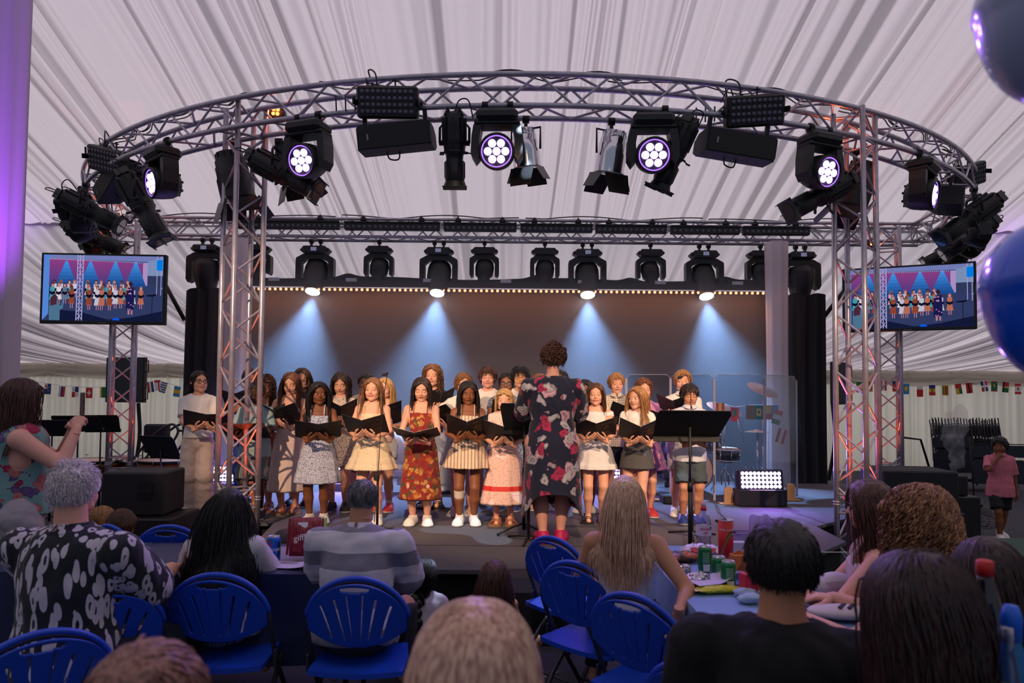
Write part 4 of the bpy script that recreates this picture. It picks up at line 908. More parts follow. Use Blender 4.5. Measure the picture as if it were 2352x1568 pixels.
class Person:
 """local frame: x to the person's left-hand side as seen facing -Y, z up, face towards -Y"""
 def __init__(s, H, skin='fair', girl=True, child=True, sit=False, build=1.0, lean=0.0, seat=0.45, floor_sit=False):
  s.H = H; s.skin = skin; s.child = child; s.build = build; hh = (0.152+0.02*max(0, (1.5-H)/0.4))*H if child else 0.132*H
  if not child: hh = 0.225/1.7*H
  s.hh = hh; s.sit = sit; s.girl = girl; w = 1.0 if child else (1.0 if girl else 1.14)
  s.hw = (0.052 if child else 0.054)*H*build; s.sw = (0.093 if child else (0.102 if girl else 0.120))*H*(0.5+0.5*build); s.s = H
  z0 = (0.50*H if not sit else (seat+0.10 if not floor_sit else 0.10))
  s.hipz = z0; up = lambda f: (f-0.50)*H
  L = Rx(lean)
  def P(f, y=0.0): v = L@np.array([0, y, up(f)]); return v+np.array([0, 0, z0])
  s.P = P; s.L = L
  s.neck = P(0.835, 0.008*H); s.chest = P(0.72); s.sh = [P(0.786)+L@np.array([sx*s.sw, 0.005*H, 0]) for sx in (-1, 1)]
  s.hip = [np.array([sx*s.hw, 0, z0]) for sx in (-1, 1)]
  s.headc = P(0.835, 0.008*H)+L@np.array([0, -0.012*H, (1.0-0.835)*H-hh*0.5])
  s.leg = []; s.arm = []; s.floor_sit = floor_sit
 def legs_stand(s, spread=0.055, turn=0.0, step=(0, 0), bend=0.0):
  for i, sx in enumerate((-1, 1)):
   ank = np.array([sx*spread*s.H+turn, step[i], 0.045*s.H]); k, ank = ik(s.hip[i]-[0, 0, 0.01*s.H], ank, 0.235*s.H, 0.232*s.H, (0.05*sx, -1, 0.0)); s.leg.append((k, ank))
 def legs_sit(s, knee_out=0.09, footy=-0.0, kz=None, twist=0):
  for i, sx in enumerate((-1, 1)):
   k = s.hip[i]+np.array([sx*knee_out*s.H*0.6, -0.245*s.H, 0.01]); a = np.array([k[0]+sx*0.01, k[1]+0.03+footy, max(0.045*s.H, k[2]-0.235*s.H)]); s.leg.append((k, a))
 def legs_cross(s):
  for i, sx in enumerate((-1, 1)):
   k = s.hip[i]+np.array([sx*0.17*s.H, -0.15*s.H, 0.05*s.H]); a = np.array([-sx*0.03*s.H, -0.22*s.H-0.03*i, 0.05]); s.leg.append((k, a))
 def arms(s, T, poles=None, hd=None, pn=None, kinds=('hold', 'hold')):
  """T: wrist targets (left of picture first: x<0), hd: hand directions, pn: palm normals"""
  s.hands = []
  for i, sx in enumerate((-1, 1)):
   pole = poles[i] if poles else (sx*0.7, 0.25, -0.7)
   e, w_ = ik(s.sh[i], T[i], 0.168*s.H, 0.150*s.H, pole); s.arm.append((e, w_))
   d = np.asarray(hd[i], float) if hd is not None else (w_-e); d = d/np.linalg.norm(d); n = np.asarray(pn[i], float) if pn is not None else np.array([-sx, 0, 0.0]); s.hands.append((w_, d, n, kinds[i]))
 def body(s):
  H, b = s.H, s.build; girl = s.girl; ch = s.child; P = s.P
  allp = np.array([*s.sh, *s.hip, s.neck+[0, 0, s.hh]]+[q for a in s.arm for q in a]+[q for a in s.leg for q in a]); m = 0.13*H*max(1, b)
  lo, hi = allp.min(0)-m, allp.max(0)+m; lo[2] = min(lo[2], -0.02) if len(s.leg) else lo[2]
  h = 0.0105*max(1, H/1.5) if ch else 0.0125
  s.lo, s.hi, s.vh = lo, hi, h; g = SDF(lo, hi, h)
  ws = 0.86 if girl else 0.95
  s.secs = [(P(0.505), 0.088*H*b, 0.066*H*b), (P(0.56), 0.086*H*b*ws*1.02, 0.060*H*b), (P(0.62), 0.078*H*b*ws, 0.055*H*b), (P(0.70), 0.092*H*(.5+.5*b), 0.062*H*b), (P(0.765), 0.094*H*(.5+.5*b), 0.058*H*b), (P(0.795), 0.070*H, 0.045*H), (P(0.825), 0.040*H, 0.035*H)]
  g.torso(s.secs, 0.03*H); nr = 0.030*H if ch else (0.031*H if girl else 0.037*H)
  g.cap(s.neck-[0, 0, 0.03*H], s.headc+s.L@np.array([0, 0.012*H, -s.hh*0.28]), nr*1.06, nr, 0.02*H)
  ta = (0.025 if ch else 0.029)*H*(.4+.6*b)*(1.0 if girl or ch else 1.15); s.ta = ta
  for i, sx in enumerate((-1, 1)):
   g.cap(P(0.80)+s.L@np.array([sx*0.04*H, 0, 0.005*H]), s.sh[i], 0.030*H, 0.030*H*(.5+.5*b), 0.02*H)
   e, w_ = s.arm[i] if s.arm else (s.sh[i]-[0, 0, .1], s.sh[i]-[0, 0, .2])
   g.cap(s.sh[i], e, ta*1.14, ta*0.83, 0.012*H).cap(e, w_, ta*0.86, ta*0.53, 0.008*H)
  for i, (k, a) in enumerate(s.leg):
   tr = 0.055*H*b*(1.0 if not ch else 0.90)
   g.cap(s.hip[i], k, tr, 0.034*H*(.4+.6*b), 0.02*H).cap(k, k+(a-k)*0.38, 0.033*H*(.5+.5*b), 0.034*H*(.5+.5*b), 0.01*H, ).cap(k+(a-k)*0.38, a, 0.034*H*(.5+.5*b), 0.019*H, 0.01*H)
   if not s.floor_sit: g.cap(a+[0, 0.01*H, -0.012*H], a+[0, -0.075*H, -0.028*H], 0.024*H, 0.018*H, 0.012*H)
  s.g = g; return g
 def finish(s, root, headR=None, name='body', **hk):
  P_, Q_ = s.body().mesh(); sk, lip = skins(s.skin)
  VS = [P_]; QS = [Q_]; MI = [np.zeros(len(Q_), int)]; n = len(P_)
  R = headR if headR is not None else np.eye(3); s.headR = R
  for V, Q, mi in head_geo(**hk):
   V = (V*s.hh*np.array([1.02, 1.0, 1.0]))@R.T+s.headc; VS.append(V); QS.append(Q+n); MI.append(mi); n += len(V)
  for i, (w_, d, pn, kd) in enumerate(getattr(s, 'hands', [])):
   V, Q = HANDS[kd]; L = 0.108*s.H; V = V.copy()*L
   if i == 1: V[:, 0] *= -1; Q = Q[:, ::-1]
   z = -np.asarray(pn, float); z = z-d*(z@d); z /= np.linalg.norm(z)+1e-9; x = np.cross(d, z); M = np.stack([x, d, z], 1); V = V@M.T+w_
   VS.append(V); QS.append(Q+n); MI.append(np.zeros(len(Q), int)); n += len(V)
  me = npmesh(name, np.vstack(VS), [np.concatenate(QS)], [sk, lip, s.browm, EYEW, s.eyem, PUP, mat('mouth_dark', (70, 25, 25), 0.6)], np.concatenate(MI))
  o = link(name, me, root); return o
 browm = mat('brow_brown', (70, 48, 36), 0.9); eyem = mat('iris_brown', (50, 34, 24), 0.2)
 def grid(s, off=0.05, h=None):
  return SDF(s.lo-off, s.hi+off, h or s.vh)
 def top(s, root, m, name='shirt', sleeve=0.55, z0=0.47, z1=0.862, off=0.010, loose=0.016, vneck=0.0, seed=1, straps=False, cap_end=True, mats=None):
  """shirt cut off at z0 (hem) and at the neckline; sleeve as a fraction of the upper arm (0 = none, >1 = long)"""
  g = s.grid(0.06); H = s.H; o = off*(H/1.4)
  secs = [(c, w_+o+loose*(1-i/6), d+o*1.4+loose*0.8*(1-i/6)) for i, (c, w_, d) in enumerate(s.secs)]
  if z0 < 0.5: secs = [(s.P(0.42) if not s.sit else s.P(0.49), secs[0][1]*1.02, secs[0][2]*1.04)]+secs
  g.torso(secs, 0.02)
  ta = s.ta
  for i, sx in enumerate((-1, 1)):
   e, w_ = s.arm[i]
   if sleeve > 0:
    g.cap(s.P(0.80)+s.L@np.array([sx*0.04*H, 0, 0.005*H]), s.sh[i], 0.030*H+o, 0.031*H*(.5+.5*s.build)+o, 0.02)
    q = s.sh[i]+(e-s.sh[i])*min(1, sleeve); d = (e-s.sh[i])/np.linalg.norm(e-s.sh[i])
    g.cap(s.sh[i], q, ta*1.15+o, ta*1.05+o*1.3+loose*0.4, 0.012)
    if sleeve <= 1:
     qq = q.copy(); dd = d.copy(); g.cutsub(lambda X, Y, Z, qq=qq, dd=dd: np.where((X-qq[0])**2+(Y-qq[1])**2+(Z-qq[2])**2 < (0.048*H)**2, (X-qq[0])*dd[0]+(Y-qq[1])*dd[1]+(Z-qq[2])*dd[2], -1))
    else:
     q2 = e+(w_-e)*min(0.95, sleeve-1); g.cap(e, q2, ta*0.95+o, ta*0.75+o, 0.01)
  up = s.L@np.array([0, 0, 1.0]); zt = s.P(z1); g.cut(up, up@zt)
  if sleeve == 0:
   for i, sx in enumerate((-1, 1)):
    xs = s.sw*0.80; g.cut((sx, 0, 0), xs+0*H) if not s.sit else g.cut((sx, 0, 0), xs*1.02)
  zb = s.P(z0); g.cut(-up, -(up@zb))
  if vneck:
   c = s.P(z1)+s.L@np.array([0, -0.06*H, 0.0]); g.ell(c, (0.05*H, 0.06*H, vneck*H), 0.01, sub=True)
  c = s.neck+s.L@np.array([0, -0.018*H, 0.020*H]); g.ell(c, (0.046*H, 0.052*H, 0.036*H), 0.005, sub=True)
  P_, Q_ = g.mesh()
  if len(P_):
   n = vnormals(P_, Q_); k = smooth_noise(P_*np.array([1, 1, .6]), 0.006, 24, seed)+smooth_noise(P_*np.array([1, 1, .5]), 0.003, 60, seed+9); P_ = P_+n*k[:, None]
  me = npmesh(name, P_, [Q_], mats or [m]); o_ = link(name, me, root)
  if straps:
   st = MB()
   for sx in (-1, 1):
    x = sx*s.sw*0.50; f = s.P(z1)+s.L@np.array([x, -0.060*H, -0.005]); b_ = s.P(z1)+s.L@np.array([x*0.95, 0.058*H, -0.005]); t = s.P(0.832)+s.L@np.array([x, 0.0, 0.012*H]);
    f2 = s.P(0.80)+s.L@np.array([x, -0.050*H, 0.01]); b2 = s.P(0.80)+s.L@np.array([x, 0.052*H, 0.01])
    p_ = MB().tube(curved([f, f2, t, b2, b_], 5), 0.0045 if straps is True else straps, 6); p_.build('strap', m, root)
  return o_
 def skirt(s, root, m, name='skirt', z0=0.25, z1=0.60, flare=1.5, tiers=(), ripple=0.05, seed=1, hemcurve=None, m2=None, waist=None, n=72, folds=9, hemband=None):
  """z0 hem, z1 waist as fractions of the height; closed thick surface with pleats"""
  H = s.H; r = np.random.RandomState(seed); a = np.arange(n)*2*PI/n; rows = []; K = 26
  ph = r.rand(4)*6;
  w1, d1 = (0.088*H*s.build*0.95+0.008, 0.062*H*s.build+0.008) if waist is None else waist
  for i in range(K+1):
   v = i/K; z = z1+(z0-z1)*v; hipf = min(1, v*(z1-z0)/0.09); fl = (1+0.16*hipf)*(1+(flare-1)*v)
   t = 0
   for tz in tiers:
    if z < tz: t += 0.07*min(1, (tz-z)/0.01)
   rp = ripple*(v**0.8)*(np.sin(folds*a+ph[0]+1.5*v)+0.5*np.sin((folds*1.7//1)*a+ph[1]-v)+0.4*np.sin(3*a+ph[2]))*0.6
   if tiers: rp = rp+0.012*np.sin(31*a+ph[3]+sum(z < tz for tz in tiers)*1.3)*min(1, v*3)
   W = w1*(fl+t)*(1+rp); D = d1*(fl+t)*(1+rp)*(1.05+0.10*v)
   zz = np.full(n, z*H)
   if hemcurve is not None and v > 0.5: zz = zz+hemcurve(a)*H*((v-0.5)*2)**2
   c = np.array([0, 0, 0.0]) if not s.sit else s.P(0.5)*0
   rows.append(np.stack([W*np.cos(a), D*np.sin(a)*1.0, zz], 1))
  rows.append(rows[-1]*np.array([0.985, 0.985, 1])+[0, 0, 0.003])
  for i in range(6, 0, -1): rows.append(rows[int(K*i/7)]*np.array([0.97, 0.97, 1]))
  mb = MB().grid(np.array(rows), closed=True)
  mats = [m]
  if hemband:
   mats.append(hemband[1]); lo_ = hemband[0]; mb.M = [1 if any(abs((rows[min(f[0]//n, K)][0][2])/H-q) < w_ for q, w_ in lo_) and f[0]//n <= K else 0 for f in mb.F]
  return mb.build(name, mats, root)
 def legwear(s, root, m, name='trousers', length=1.0, off=0.005, wide=1.0, z1=0.56, seed=3, hemw=None):
  """length 0..1 thigh, 1..2 down the shin"""
  g = s.grid(0.06); H = s.H; o = off*(H/1.4); g.torso([(c, w_+o, d+o*1.3) for c, w_, d in s.secs[:3]]+[], 0.02)
  g.ell((s.hip[0]+s.hip[1])/2+[0, 0.01, -0.01*H], (0.098*H*s.build+o, 0.072*H*s.build+o, 0.06*H), 0.03)
  cuts = []
  for i, (k, a) in enumerate(s.leg):
   tr = 0.055*H*s.build*(0.9 if s.child else 1)+o; kr = 0.034*H*(.4+.6*s.build)+o*1.3
   if length <= 1:
    q = s.hip[i]+(k-s.hip[i])*length; g.cap(s.hip[i], q, tr*1.02, (tr*0.95)*wide, 0.02); d = (k-s.hip[i]); d /= np.linalg.norm(d); cuts.append((q, d))
   else:
    q = k+(a-k)*min(1.0, length-1); g.cap(s.hip[i], k, tr, kr*wide, 0.02).cap(k, q, kr*wide, kr*wide*(hemw or 0.92), 0.02); d = (a-k)/np.linalg.norm(a-k); cuts.append((q, d))
  for q, d in cuts: g.cutsub(lambda X, Y, Z, q=q, d=d: np.where((X-q[0])**2+(Y-q[1])**2+(Z-q[2])**2 < (0.11*H*wide)**2, (X-q[0])*d[0]+(Y-q[1])*d[1]+(Z-q[2])*d[2], -1))
  up = s.L@np.array([0, 0, 1.0]); g.cut(up, up@s.P(z1))
  P_, Q_ = g.mesh(); n = vnormals(P_, Q_); P_ = P_+n*(smooth_noise(P_, 0.004, 25, seed)+smooth_noise(P_*np.array([.3, .3, 1]), 0.005, 60, seed+1))[:, None]
  return link(name, npmesh(name, P_, [Q_], [m]), root)
 def shoes(s, root, m, sole=None, kind='trainer', sock=None, name=None):
  H = s.H; F_ = 0.152*H;
  for i, (k, a) in enumerate(s.leg):
   sx = -1 if i == 0 else 1; yaw = sx*0.14; R = Rz(yaw); b = np.array([a[0], a[1], 0]) if not s.floor_sit else a-[0, 0, 0.04*H]
   if kind == 'sandal':
    mb = MB(); outl = [(-0.3, -.30), (-.36, -.6), (-.24, -.78), (0.06, -.80), (.28, -.70), (.36, -.5), (.28, -.1), (.26, .15), (0, .24), (-.26, .15), (-.26, -.1)]
    pts = [(x*F_*0.92, y*F_) for x, y in outl]; mb.prism(pts, 0.0, 0.016, 'z'); mb.V[-1] = mb.V[-1]@R.T+b
    o = mb.build(name or 'sandal', sole or m, root)
    st = MB(); up_ = 0.016
    for (y, r_, h_) in ((-.52, .27, .035), (-.36, .25, .045), (-0.02, .22, .085)):
     t = np.linspace(0, PI, 9); st.tube(np.stack([r_*F_*np.cos(t), y*F_+0.02*np.sin(t), up_+h_*np.sin(t)*H/1.4], 1)@R.T+b, 0.006, 6)
    st.tube(np.array([(r2*math.cos(t), 0.05*F_+0.17*F_*math.sin(t)*1.3, up_+0.055) for r2 in (0.2*F_,) for t in np.linspace(0, PI, 9)])@R.T+b, 0.006, 6)
    st.build('strap', m, o)
   else:
    g = SDF((-0.1, -0.22, -0.01), (0.1, 0.12, 0.17), 0.0065); f = F_
    g.cap((0, 0.12*f, 0.035), (0, -0.55*f, 0.028), 0.20*f, 0.235*f, 0.02, ); g.ell((0, -0.62*f, 0.022), (0.24*f, 0.24*f, 0.032), 0.02)
    g.cap((0, 0.05*f, 0.045), (0, 0.03*f, 0.085*H/1.4+(0.03 if kind == 'high' else 0.0)), 0.20*f, 0.18*f, 0.02); g.cap((0, 0.0, 0.06), (0, -0.4*f, 0.045), 0.17*f, 0.15*f, 0.02)
    g.cut((0, 0, 1), 0.088*H/1.4+(0.03 if kind == 'high' else 0.0)); g.cut((0, 0, -1), 0.0)
    P_, Q_ = g.mesh(); c = P_[Q_].mean(1); mi = (c[:, 2] < 0.022).astype(int); P_[:, :2] *= np.where(P_[:, 2:3] < 0.022, 1.05, 1.0)
    o = link(name or 'shoe', npmesh('shoe', P_@R.T+b, [Q_], [m, sole or WHITEP], mi), root)
    l = MB()
    for q in range(4): y = -0.18*f-q*0.08*f; l.cyl(tuple(R@np.array([-.12*f, y, 0.080-q*0.010])+b), tuple(R@np.array([.12*f, y-0.02, 0.080-q*0.010])+b), 0.003, n=5)
    l.build('laces', sole or WHITEP, o)
   if sock:
    top_ = a+(k-a)*sock[1]; g = MB().lathe([(0.026*H, -0.0), (0.0235*H, 0.5), (0.026*H, 1.0)][:0] or [(0.0245*H, 0), (0.0235*H, 0.02), (0.027*H, np.linalg.norm(top_-a)+0.02), (0.022*H, np.linalg.norm(top_-a)+0.021)], a-[0, 0, 0.02], (k-a)/np.linalg.norm(k-a), n=16, cap=False); g.build('sock', sock[0], root)
 def hair(s, root, m, kind='long', length=0.30, n=620, seed=0, part=0.0, front=True, thick=0.0036, curl=0.0, vol=0.0, m2=None, hairline=0.62, back_only=False, tie=None, capoff=0.018):
  """strands swept over the skull and falling; length in metres"""
  r = np.random.RandomState(seed+5); hh = s.hh; R = s.headR; c0 = s.headc
  E = np.array([0.335, 0.40, 0.365])*hh; Ec = np.array([0, 0.05, 0.13])*hh
  g = SDF((-0.5*hh-.01, -0.48*hh-.01, -0.42*hh), (0.5*hh+.01, 0.62*hh+.01, 0.62*hh+.01), 0.0055 if s.child else 0.006)
  g.ell(Ec, E+capoff*hh/0.22+vol, 0.01)
  if kind in ('long', 'bob', 'curly', 'pony', 'bun'): g.ell((0, 0.12*hh, -0.08*hh), (0.345*hh+vol*.6, 0.30*hh+vol*.6, 0.30*hh), 0.05*hh)
  else: g.ell((0, 0.16*hh, -0.06*hh), (0.30*hh, 0.26*hh, 0.26*hh), 0.05*hh)
  hl = hairline
  def facecut(X, Y, Z):
   q = np.sqrt((X/(0.285*hh))**2+((Z-(-0.10)*hh)/(hl*hh*0.78))**2)
   return np.where(Y < -0.03*hh+0.22*np.abs(X), (1-q)*0.08, -1.0)
  g.cutsub(facecut)
  if kind == 'short': g.cutsub(lambda X, Y, Z: np.where(Y < 0.02*hh, (-0.02*hh-Z), (-0.26*hh-Z)))
  P_, Q_ = g.mesh(); nn = vnormals(P_, Q_); P_ = P_+nn*(smooth_noise(P_*np.array([1, 1, .3]), 0.0035, 120, seed))[:, None]
  cap = link('hair', npmesh('hair', P_@R.T+c0, [Q_], [m]), root)
  th = np.arccos(1-r.rand(n*3)*1.45); ph = r.rand(n*3)*2*PI
  d = np.stack([np.sin(th)*np.cos(ph), np.sin(th)*np.sin(ph), np.cos(th)], 1)
  y, z, x = d[:, 1], d[:, 2], np.abs(d[:, 0])
  ok = (z*0.365+0.13 > 0.40*(hl/0.62)-0.18) | (y > 0.02) if kind != 'short' else ((z*0.365+0.13 > 0.40-0.2) | (y > 0.05))
  ok &= ~((y < -0.10) & (z < 0.52*hl/0.62)) ; ok &= ~((y < 0.12) & (z < -0.05))
  d = d[ok][:n]; n = len(d); p = Ec+d*(E+0.012*hh+capoff*0.6*hh/0.22+vol*0.8)
  part_x = part*hh; side = np.where(p[:, 0] > part_x, 1.0, -1.0)
  if kind == 'short':
   v = np.stack([0.35*side*np.abs(r.normal(size=n))*0.6+0.2*curl*r.normal(size=n), 0.25-1.2*np.clip((d[:, 2]-.25)*1.8, 0, 1)*np.clip(.9-d[:, 1], 0, 1), -1.0+1.1*np.clip((d[:, 2]-.2)*1.6, 0, 1)], 1)
   v = v-d*(np.sum(v*d, 1)[:, None]); v /= np.linalg.norm(v, axis=1)[:, None]+1e-6; v = v+d*(0.22 if not curl else 0.25+0.8*curl)
  else: bk = np.clip((d[:, 1]-0.05)*3, 0, 1); v = np.stack([side*(1.2-1.15*bk), 0.35+0.5*bk, -0.6-0.6*bk], 1); v = v-d*(np.sum(v*d, 1)[:, None]); v /= np.linalg.norm(v, axis=1)[:, None]+1e-6
  K = 9 if kind == 'short' else (34 if kind == 'curly' else 17)
  Ls = length*(0.75+0.35*r.rand(n));
  if kind != 'short': Ls = Ls+hh*0.45
  ds = Ls/K; pts = [p.copy()]; P0 = p.copy()
  Rt = R.T; shc = [Rt@(q-c0) for q in s.sh]; nk = Rt@(s.neck-c0); dn = Rt@np.array([0, 0, -1.0])
  dn = dn if kind != 'short' else np.array([0, 0, -1.0])
  cols = [(Ec, E+(0.012*hh+capoff*0.6*hh/0.22+vol*0.8 if kind == 'short' else 0.004*hh+capoff*1.02*hh/0.22+vol*1.03)), (np.array([0, 0.06*hh, -0.30*hh]), np.array([0.25*hh, 0.24*hh, 0.4*hh])), ((shc[0]+shc[1])/2+[0, 0.0, -0.055*s.H], np.array([0.128*s.H*(.4+.6*s.build), 0.066*s.H*(.3+.7*s.build)+0.012, 0.09*s.H])), ((shc[0]+shc[1])/2+[0, 0.0, -0.15*s.H], np.array([0.10*s.H*s.build, 0.075*s.H*s.build+0.012, 0.16*s.H]))]
  fz = r.rand(n)*6.3; fr = r.uniform(0.7, 1.3, n)
  gs = 0.32 if kind != 'short' else 0.10
  fdir = np.where((p[:, 1] < 0.02) & front, -1.0, 1.0)
  for k in range(K):
   v = v*(1-gs)+dn*gs
   if kind != 'short' and tie is None: v = v+np.stack([0*side, (0.10*fdir if k > 4 else 0.25+0*side), 0*side], 1)*0.22
   if tie is not None and k < 10:
    tgt = np.array(tie)*hh-p; tl = np.linalg.norm(tgt, axis=1)[:, None]+1e-6; v = v*0.35+0.75*tgt/tl*np.minimum(1, tl/(0.05*hh))
   if back_only and k > 5: v = v+np.array([0, 0.10, 0])
   if curl and kind != 'curly':
    a = fz+k*1.15*fr; v = v+curl*np.stack([np.cos(a), np.sin(a)*0.9, 0.5*np.sin(a*1.3)], 1)
   else: v = v+0.05*r.normal(size=v.shape)
   v /= np.linalg.norm(v, axis=1)[:, None]+1e-6
   p = p+v*(ds[:, None]) if tie is None or k > 9 else p+v*np.minimum(ds[:, None]*1.0, np.linalg.norm(np.array(tie)*hh-p, axis=1)[:, None]*0.5+0.0005)
   for ci, (cc, ee) in enumerate(cols if kind != 'short' else cols[:1]):
    q = (p-cc)/ee; l = np.linalg.norm(q, axis=1); ins = l < 1
    if ins.any(): p[ins] = cc+(q[ins]/l[ins][:, None]*1.003)*ee
   if kind != 'short':   # keep off the face
    ff = (p[:, 1] < -0.10*hh) & (np.abs(p[:, 0]) < 0.30*hh) & (p[:, 2] < 0.30*hh) & (p[:, 2] > -0.5*hh)
    p[ff, 0] = np.where(P0[ff, 0] > part_x, 1, -1)*(0.30*hh+0.01*r.rand(ff.sum()))
   pts.append(p.copy())
  T = np.stack(pts, 1); L_ = T.shape[1]
  for _ in range(2 if not curl else 0): T[:, 1:-1] = (T[:, :-2]+2*T[:, 1:-1]+T[:, 2:])/4
  tan = np.gradient(T, axis=1); tan /= np.linalg.norm(tan, axis=2, keepdims=True)+1e-9
  u = np.cross(tan, np.array([0.3, 0.5, 0.81])); u /= np.linalg.norm(u, axis=2, keepdims=True)+1e-9; w_ = np.cross(tan, u)
  if kind == 'curly':
   kk = np.arange(L_)[None, :, None]; aa = fz[:, None, None]+kk*1.25*fr[:, None, None]; T = T+(0.05*hh*np.minimum(1, kk/6))*(np.cos(aa)*u+np.sin(aa)*w_)
   tan = np.gradient(T, axis=1); tan /= np.linalg.norm(tan, axis=2, keepdims=True)+1e-9; u = np.cross(tan, np.array([0.3, 0.5, 0.81])); u /= np.linalg.norm(u, axis=2, keepdims=True)+1e-9; w_ = np.cross(tan, u)
  rad = thick*(1-0.75*np.linspace(0, 1, L_)**2.5)[None, :, None]*r.uniform(.6, 1.5, n)[:, None, None]
  V = np.stack([T+rad*(math.cos(a)*u+math.sin(a)*w_) for a in (0, 2.094, 4.189)], 2).reshape(-1, 3)
  b = (np.arange(n)*L_)[:, None]+np.arange(L_-1)[None]; b = b.reshape(-1)*3; Q = np.concatenate([np.stack([b+j, b+(j+1) % 3, b+3+(j+1) % 3, b+3+j], 1) for j in range(3)])
  mi = None; mm = [m]
  if m2 is not None: mm = [m, m2]; sel = (r.rand(n) < 0.4).astype(int); mi = np.tile(np.repeat(sel, L_-1), 3)
  link('hair_strands', npmesh('strands', V@R.T+c0, [Q], mm, mi), root)
  return cap
def hairmat(name, c, c2=None, rough=0.42):
 if name in MATS: return MATS[name]
 m, nt, b = nt_of(name); b.inputs['Roughness'].default_value = rough; b.inputs['Specular IOR Level'].default_value = 0.5
 c = lin(c); c2 = lin(c2) if c2 else tuple(x*0.55 for x in c)
 tc = nt.nodes.new('ShaderNodeTexCoord'); mp = nt.nodes.new('ShaderNodeMapping'); mp.inputs['Scale'].default_value = (1, 1, 0.12); nt.links.new(tc.outputs['Object'], mp.inputs[0])
 n = nt.nodes.new('ShaderNodeTexNoise'); n.inputs['Scale'].default_value = 130; n.inputs['Detail'].default_value = 2; nt.links.new(mp.outputs[0], n.inputs['Vector'])
 r = nt.nodes.new('ShaderNodeValToRGB'); r.color_ramp.elements[0].position = .35; r.color_ramp.elements[1].position = .65; r.color_ramp.elements[0].color = (*c2, 1); r.color_ramp.elements[1].color = (*c, 1)
 nt.links.new(n.outputs[0], r.inputs[0]); nt.links.new(r.outputs[0], b.inputs['Base Color']); MATS[name] = m; return m
def glasses(s, root, m=None, w=1.0):
 m = m or BLKP; hh = s.hh; R = s.headR; c = s.headc; o = MB()
 for sx in (-1, 1):
  t = np.linspace(0, 2*PI, 18, endpoint=False); P_ = np.stack([sx*0.142*hh+0.105*hh*np.cos(t), -0.40*hh+0*t+0.03*hh*np.abs(np.cos(t)), 0.0*hh+0.078*hh*np.sin(t)], 1)
  o.tube(P_@R.T+c, 0.009*hh*w+0.0006, 6, closed=True)
  P_ = np.array([(sx*0.245*hh, -0.385*hh, 0.02*hh), (sx*0.345*hh, -0.30*hh, 0.03*hh), (sx*0.372*hh, 0.02*hh, 0.04*hh)]); o.tube(P_@R.T+c, 0.008*hh*w+0.0006, 6)
 P_ = np.array([(-0.037*hh, -0.405*hh, 0.01*hh), (0, -0.415*hh, 0.02*hh), (0.037*hh, -0.405*hh, 0.01*hh)]); o.tube(P_@R.T+c, 0.009*hh*w+0.0006, 6)
 return o.build('glasses', m, root)
FOLDM = mat('folder_black', (22, 21, 27), 0.55); GOLD = mat('gold_print', (126, 96, 50), 0.4, 0.5)
def folder_frame(s, up=0.585, fwd=0.150, a=0.85, yaw=0.0, tilt=0.0, b=0.42):
 H = s.H; o = np.array([0, -fwd*H, up*H]); h = np.array([0, -math.sin(a), math.cos(a)]); n = np.array([0, math.cos(a), math.sin(a)]); x = np.array([1.0, 0, 0])
 R = Rz(yaw)@Ry(tilt); return R@o, R@h, R@n, R@x, b
def make_folder(s, root, fr, label, sc=1.0, right=1.0, left=1.0):
 """two stiff covers with white pages, gold print on the outside; held, so a thing of its own"""
 o, h, n, x, b = fr; M = np.array(root.matrix_basis); e = bpy.data.objects.new('music_folder', None); COL.objects.link(e)
 e.matrix_basis = root.matrix_basis.copy() if False else Matrix.Translation(root.location) @ root.rotation_euler.to_matrix().to_4x4() @ Matrix.Translation(o)
 tag(e, label, 'folder', 'black music folders held by the choir')
 w_, ht = 0.215*sc, 0.290*sc
 for sx, on in ((-1, left), (1, right)):
  d = x*sx*math.cos(b*on)+n*math.sin(b*on); nn = np.cross(d, h)*(1 if sx > 0 else -1); nn = nn/np.linalg.norm(nn)
  if nn@n < 0: nn = -nn
  def slab(mb, u0, u1, v0, v1, t0, t1):
   V = [d*u+h*v+nn*t for t in (t0, t1) for (u, v) in ((u0, v0), (u1, v0), (u1, v1), (u0, v1))]; mb.add(V, [(0, 3, 2, 1), (4, 5, 6, 7), (0, 1, 5, 4), (1, 2, 6, 5), (2, 3, 7, 6), (3, 0, 4, 7)], 0, False)
  mb = MB(); slab(mb, 0.002, w_, -0.02, ht, 0, 0.004); mb.build('cover', FOLDM, e)
  mb = MB(); slab(mb, 0.01, w_-0.012, -0.008, ht-0.012, 0.005, 0.008); mb.build('pages', mat('paper', (228, 224, 216), 0.8), e)
  if sx > 0:
   g = MB(); r = random.Random(int(abs(o[0]*1000))+3); c0 = (w_*0.5, ht*0.58)
   for q in range(26):
    a = r.random()*6.3; l = r.uniform(0.01, 0.035); c = (c0[0]+math.cos(a)*l, c0[1]+math.sin(a)*l*0.9); slab(g, c[0]-0.004, c[0]+0.004, c[1]-0.0012, c[1]+0.0012, -0.0015, -0.0005)
   for q in range(5): slab(g, w_*0.25+q*0.022, w_*0.25+q*0.022+0.017, ht*0.80, ht*0.80+0.006, -0.0015, -0.0005)
   for q in range(4): slab(g, w_*0.32+q*0.02, w_*0.32+q*0.02+0.012, ht*0.34, ht*0.34+0.004, -0.0015, -0.0005)
   g.build('gold_print', GOLD, e)
 MB().tube([tuple(-h*0.02), tuple(h*ht)], 0.006, 6).build('spine', FOLDM, e)
 return e
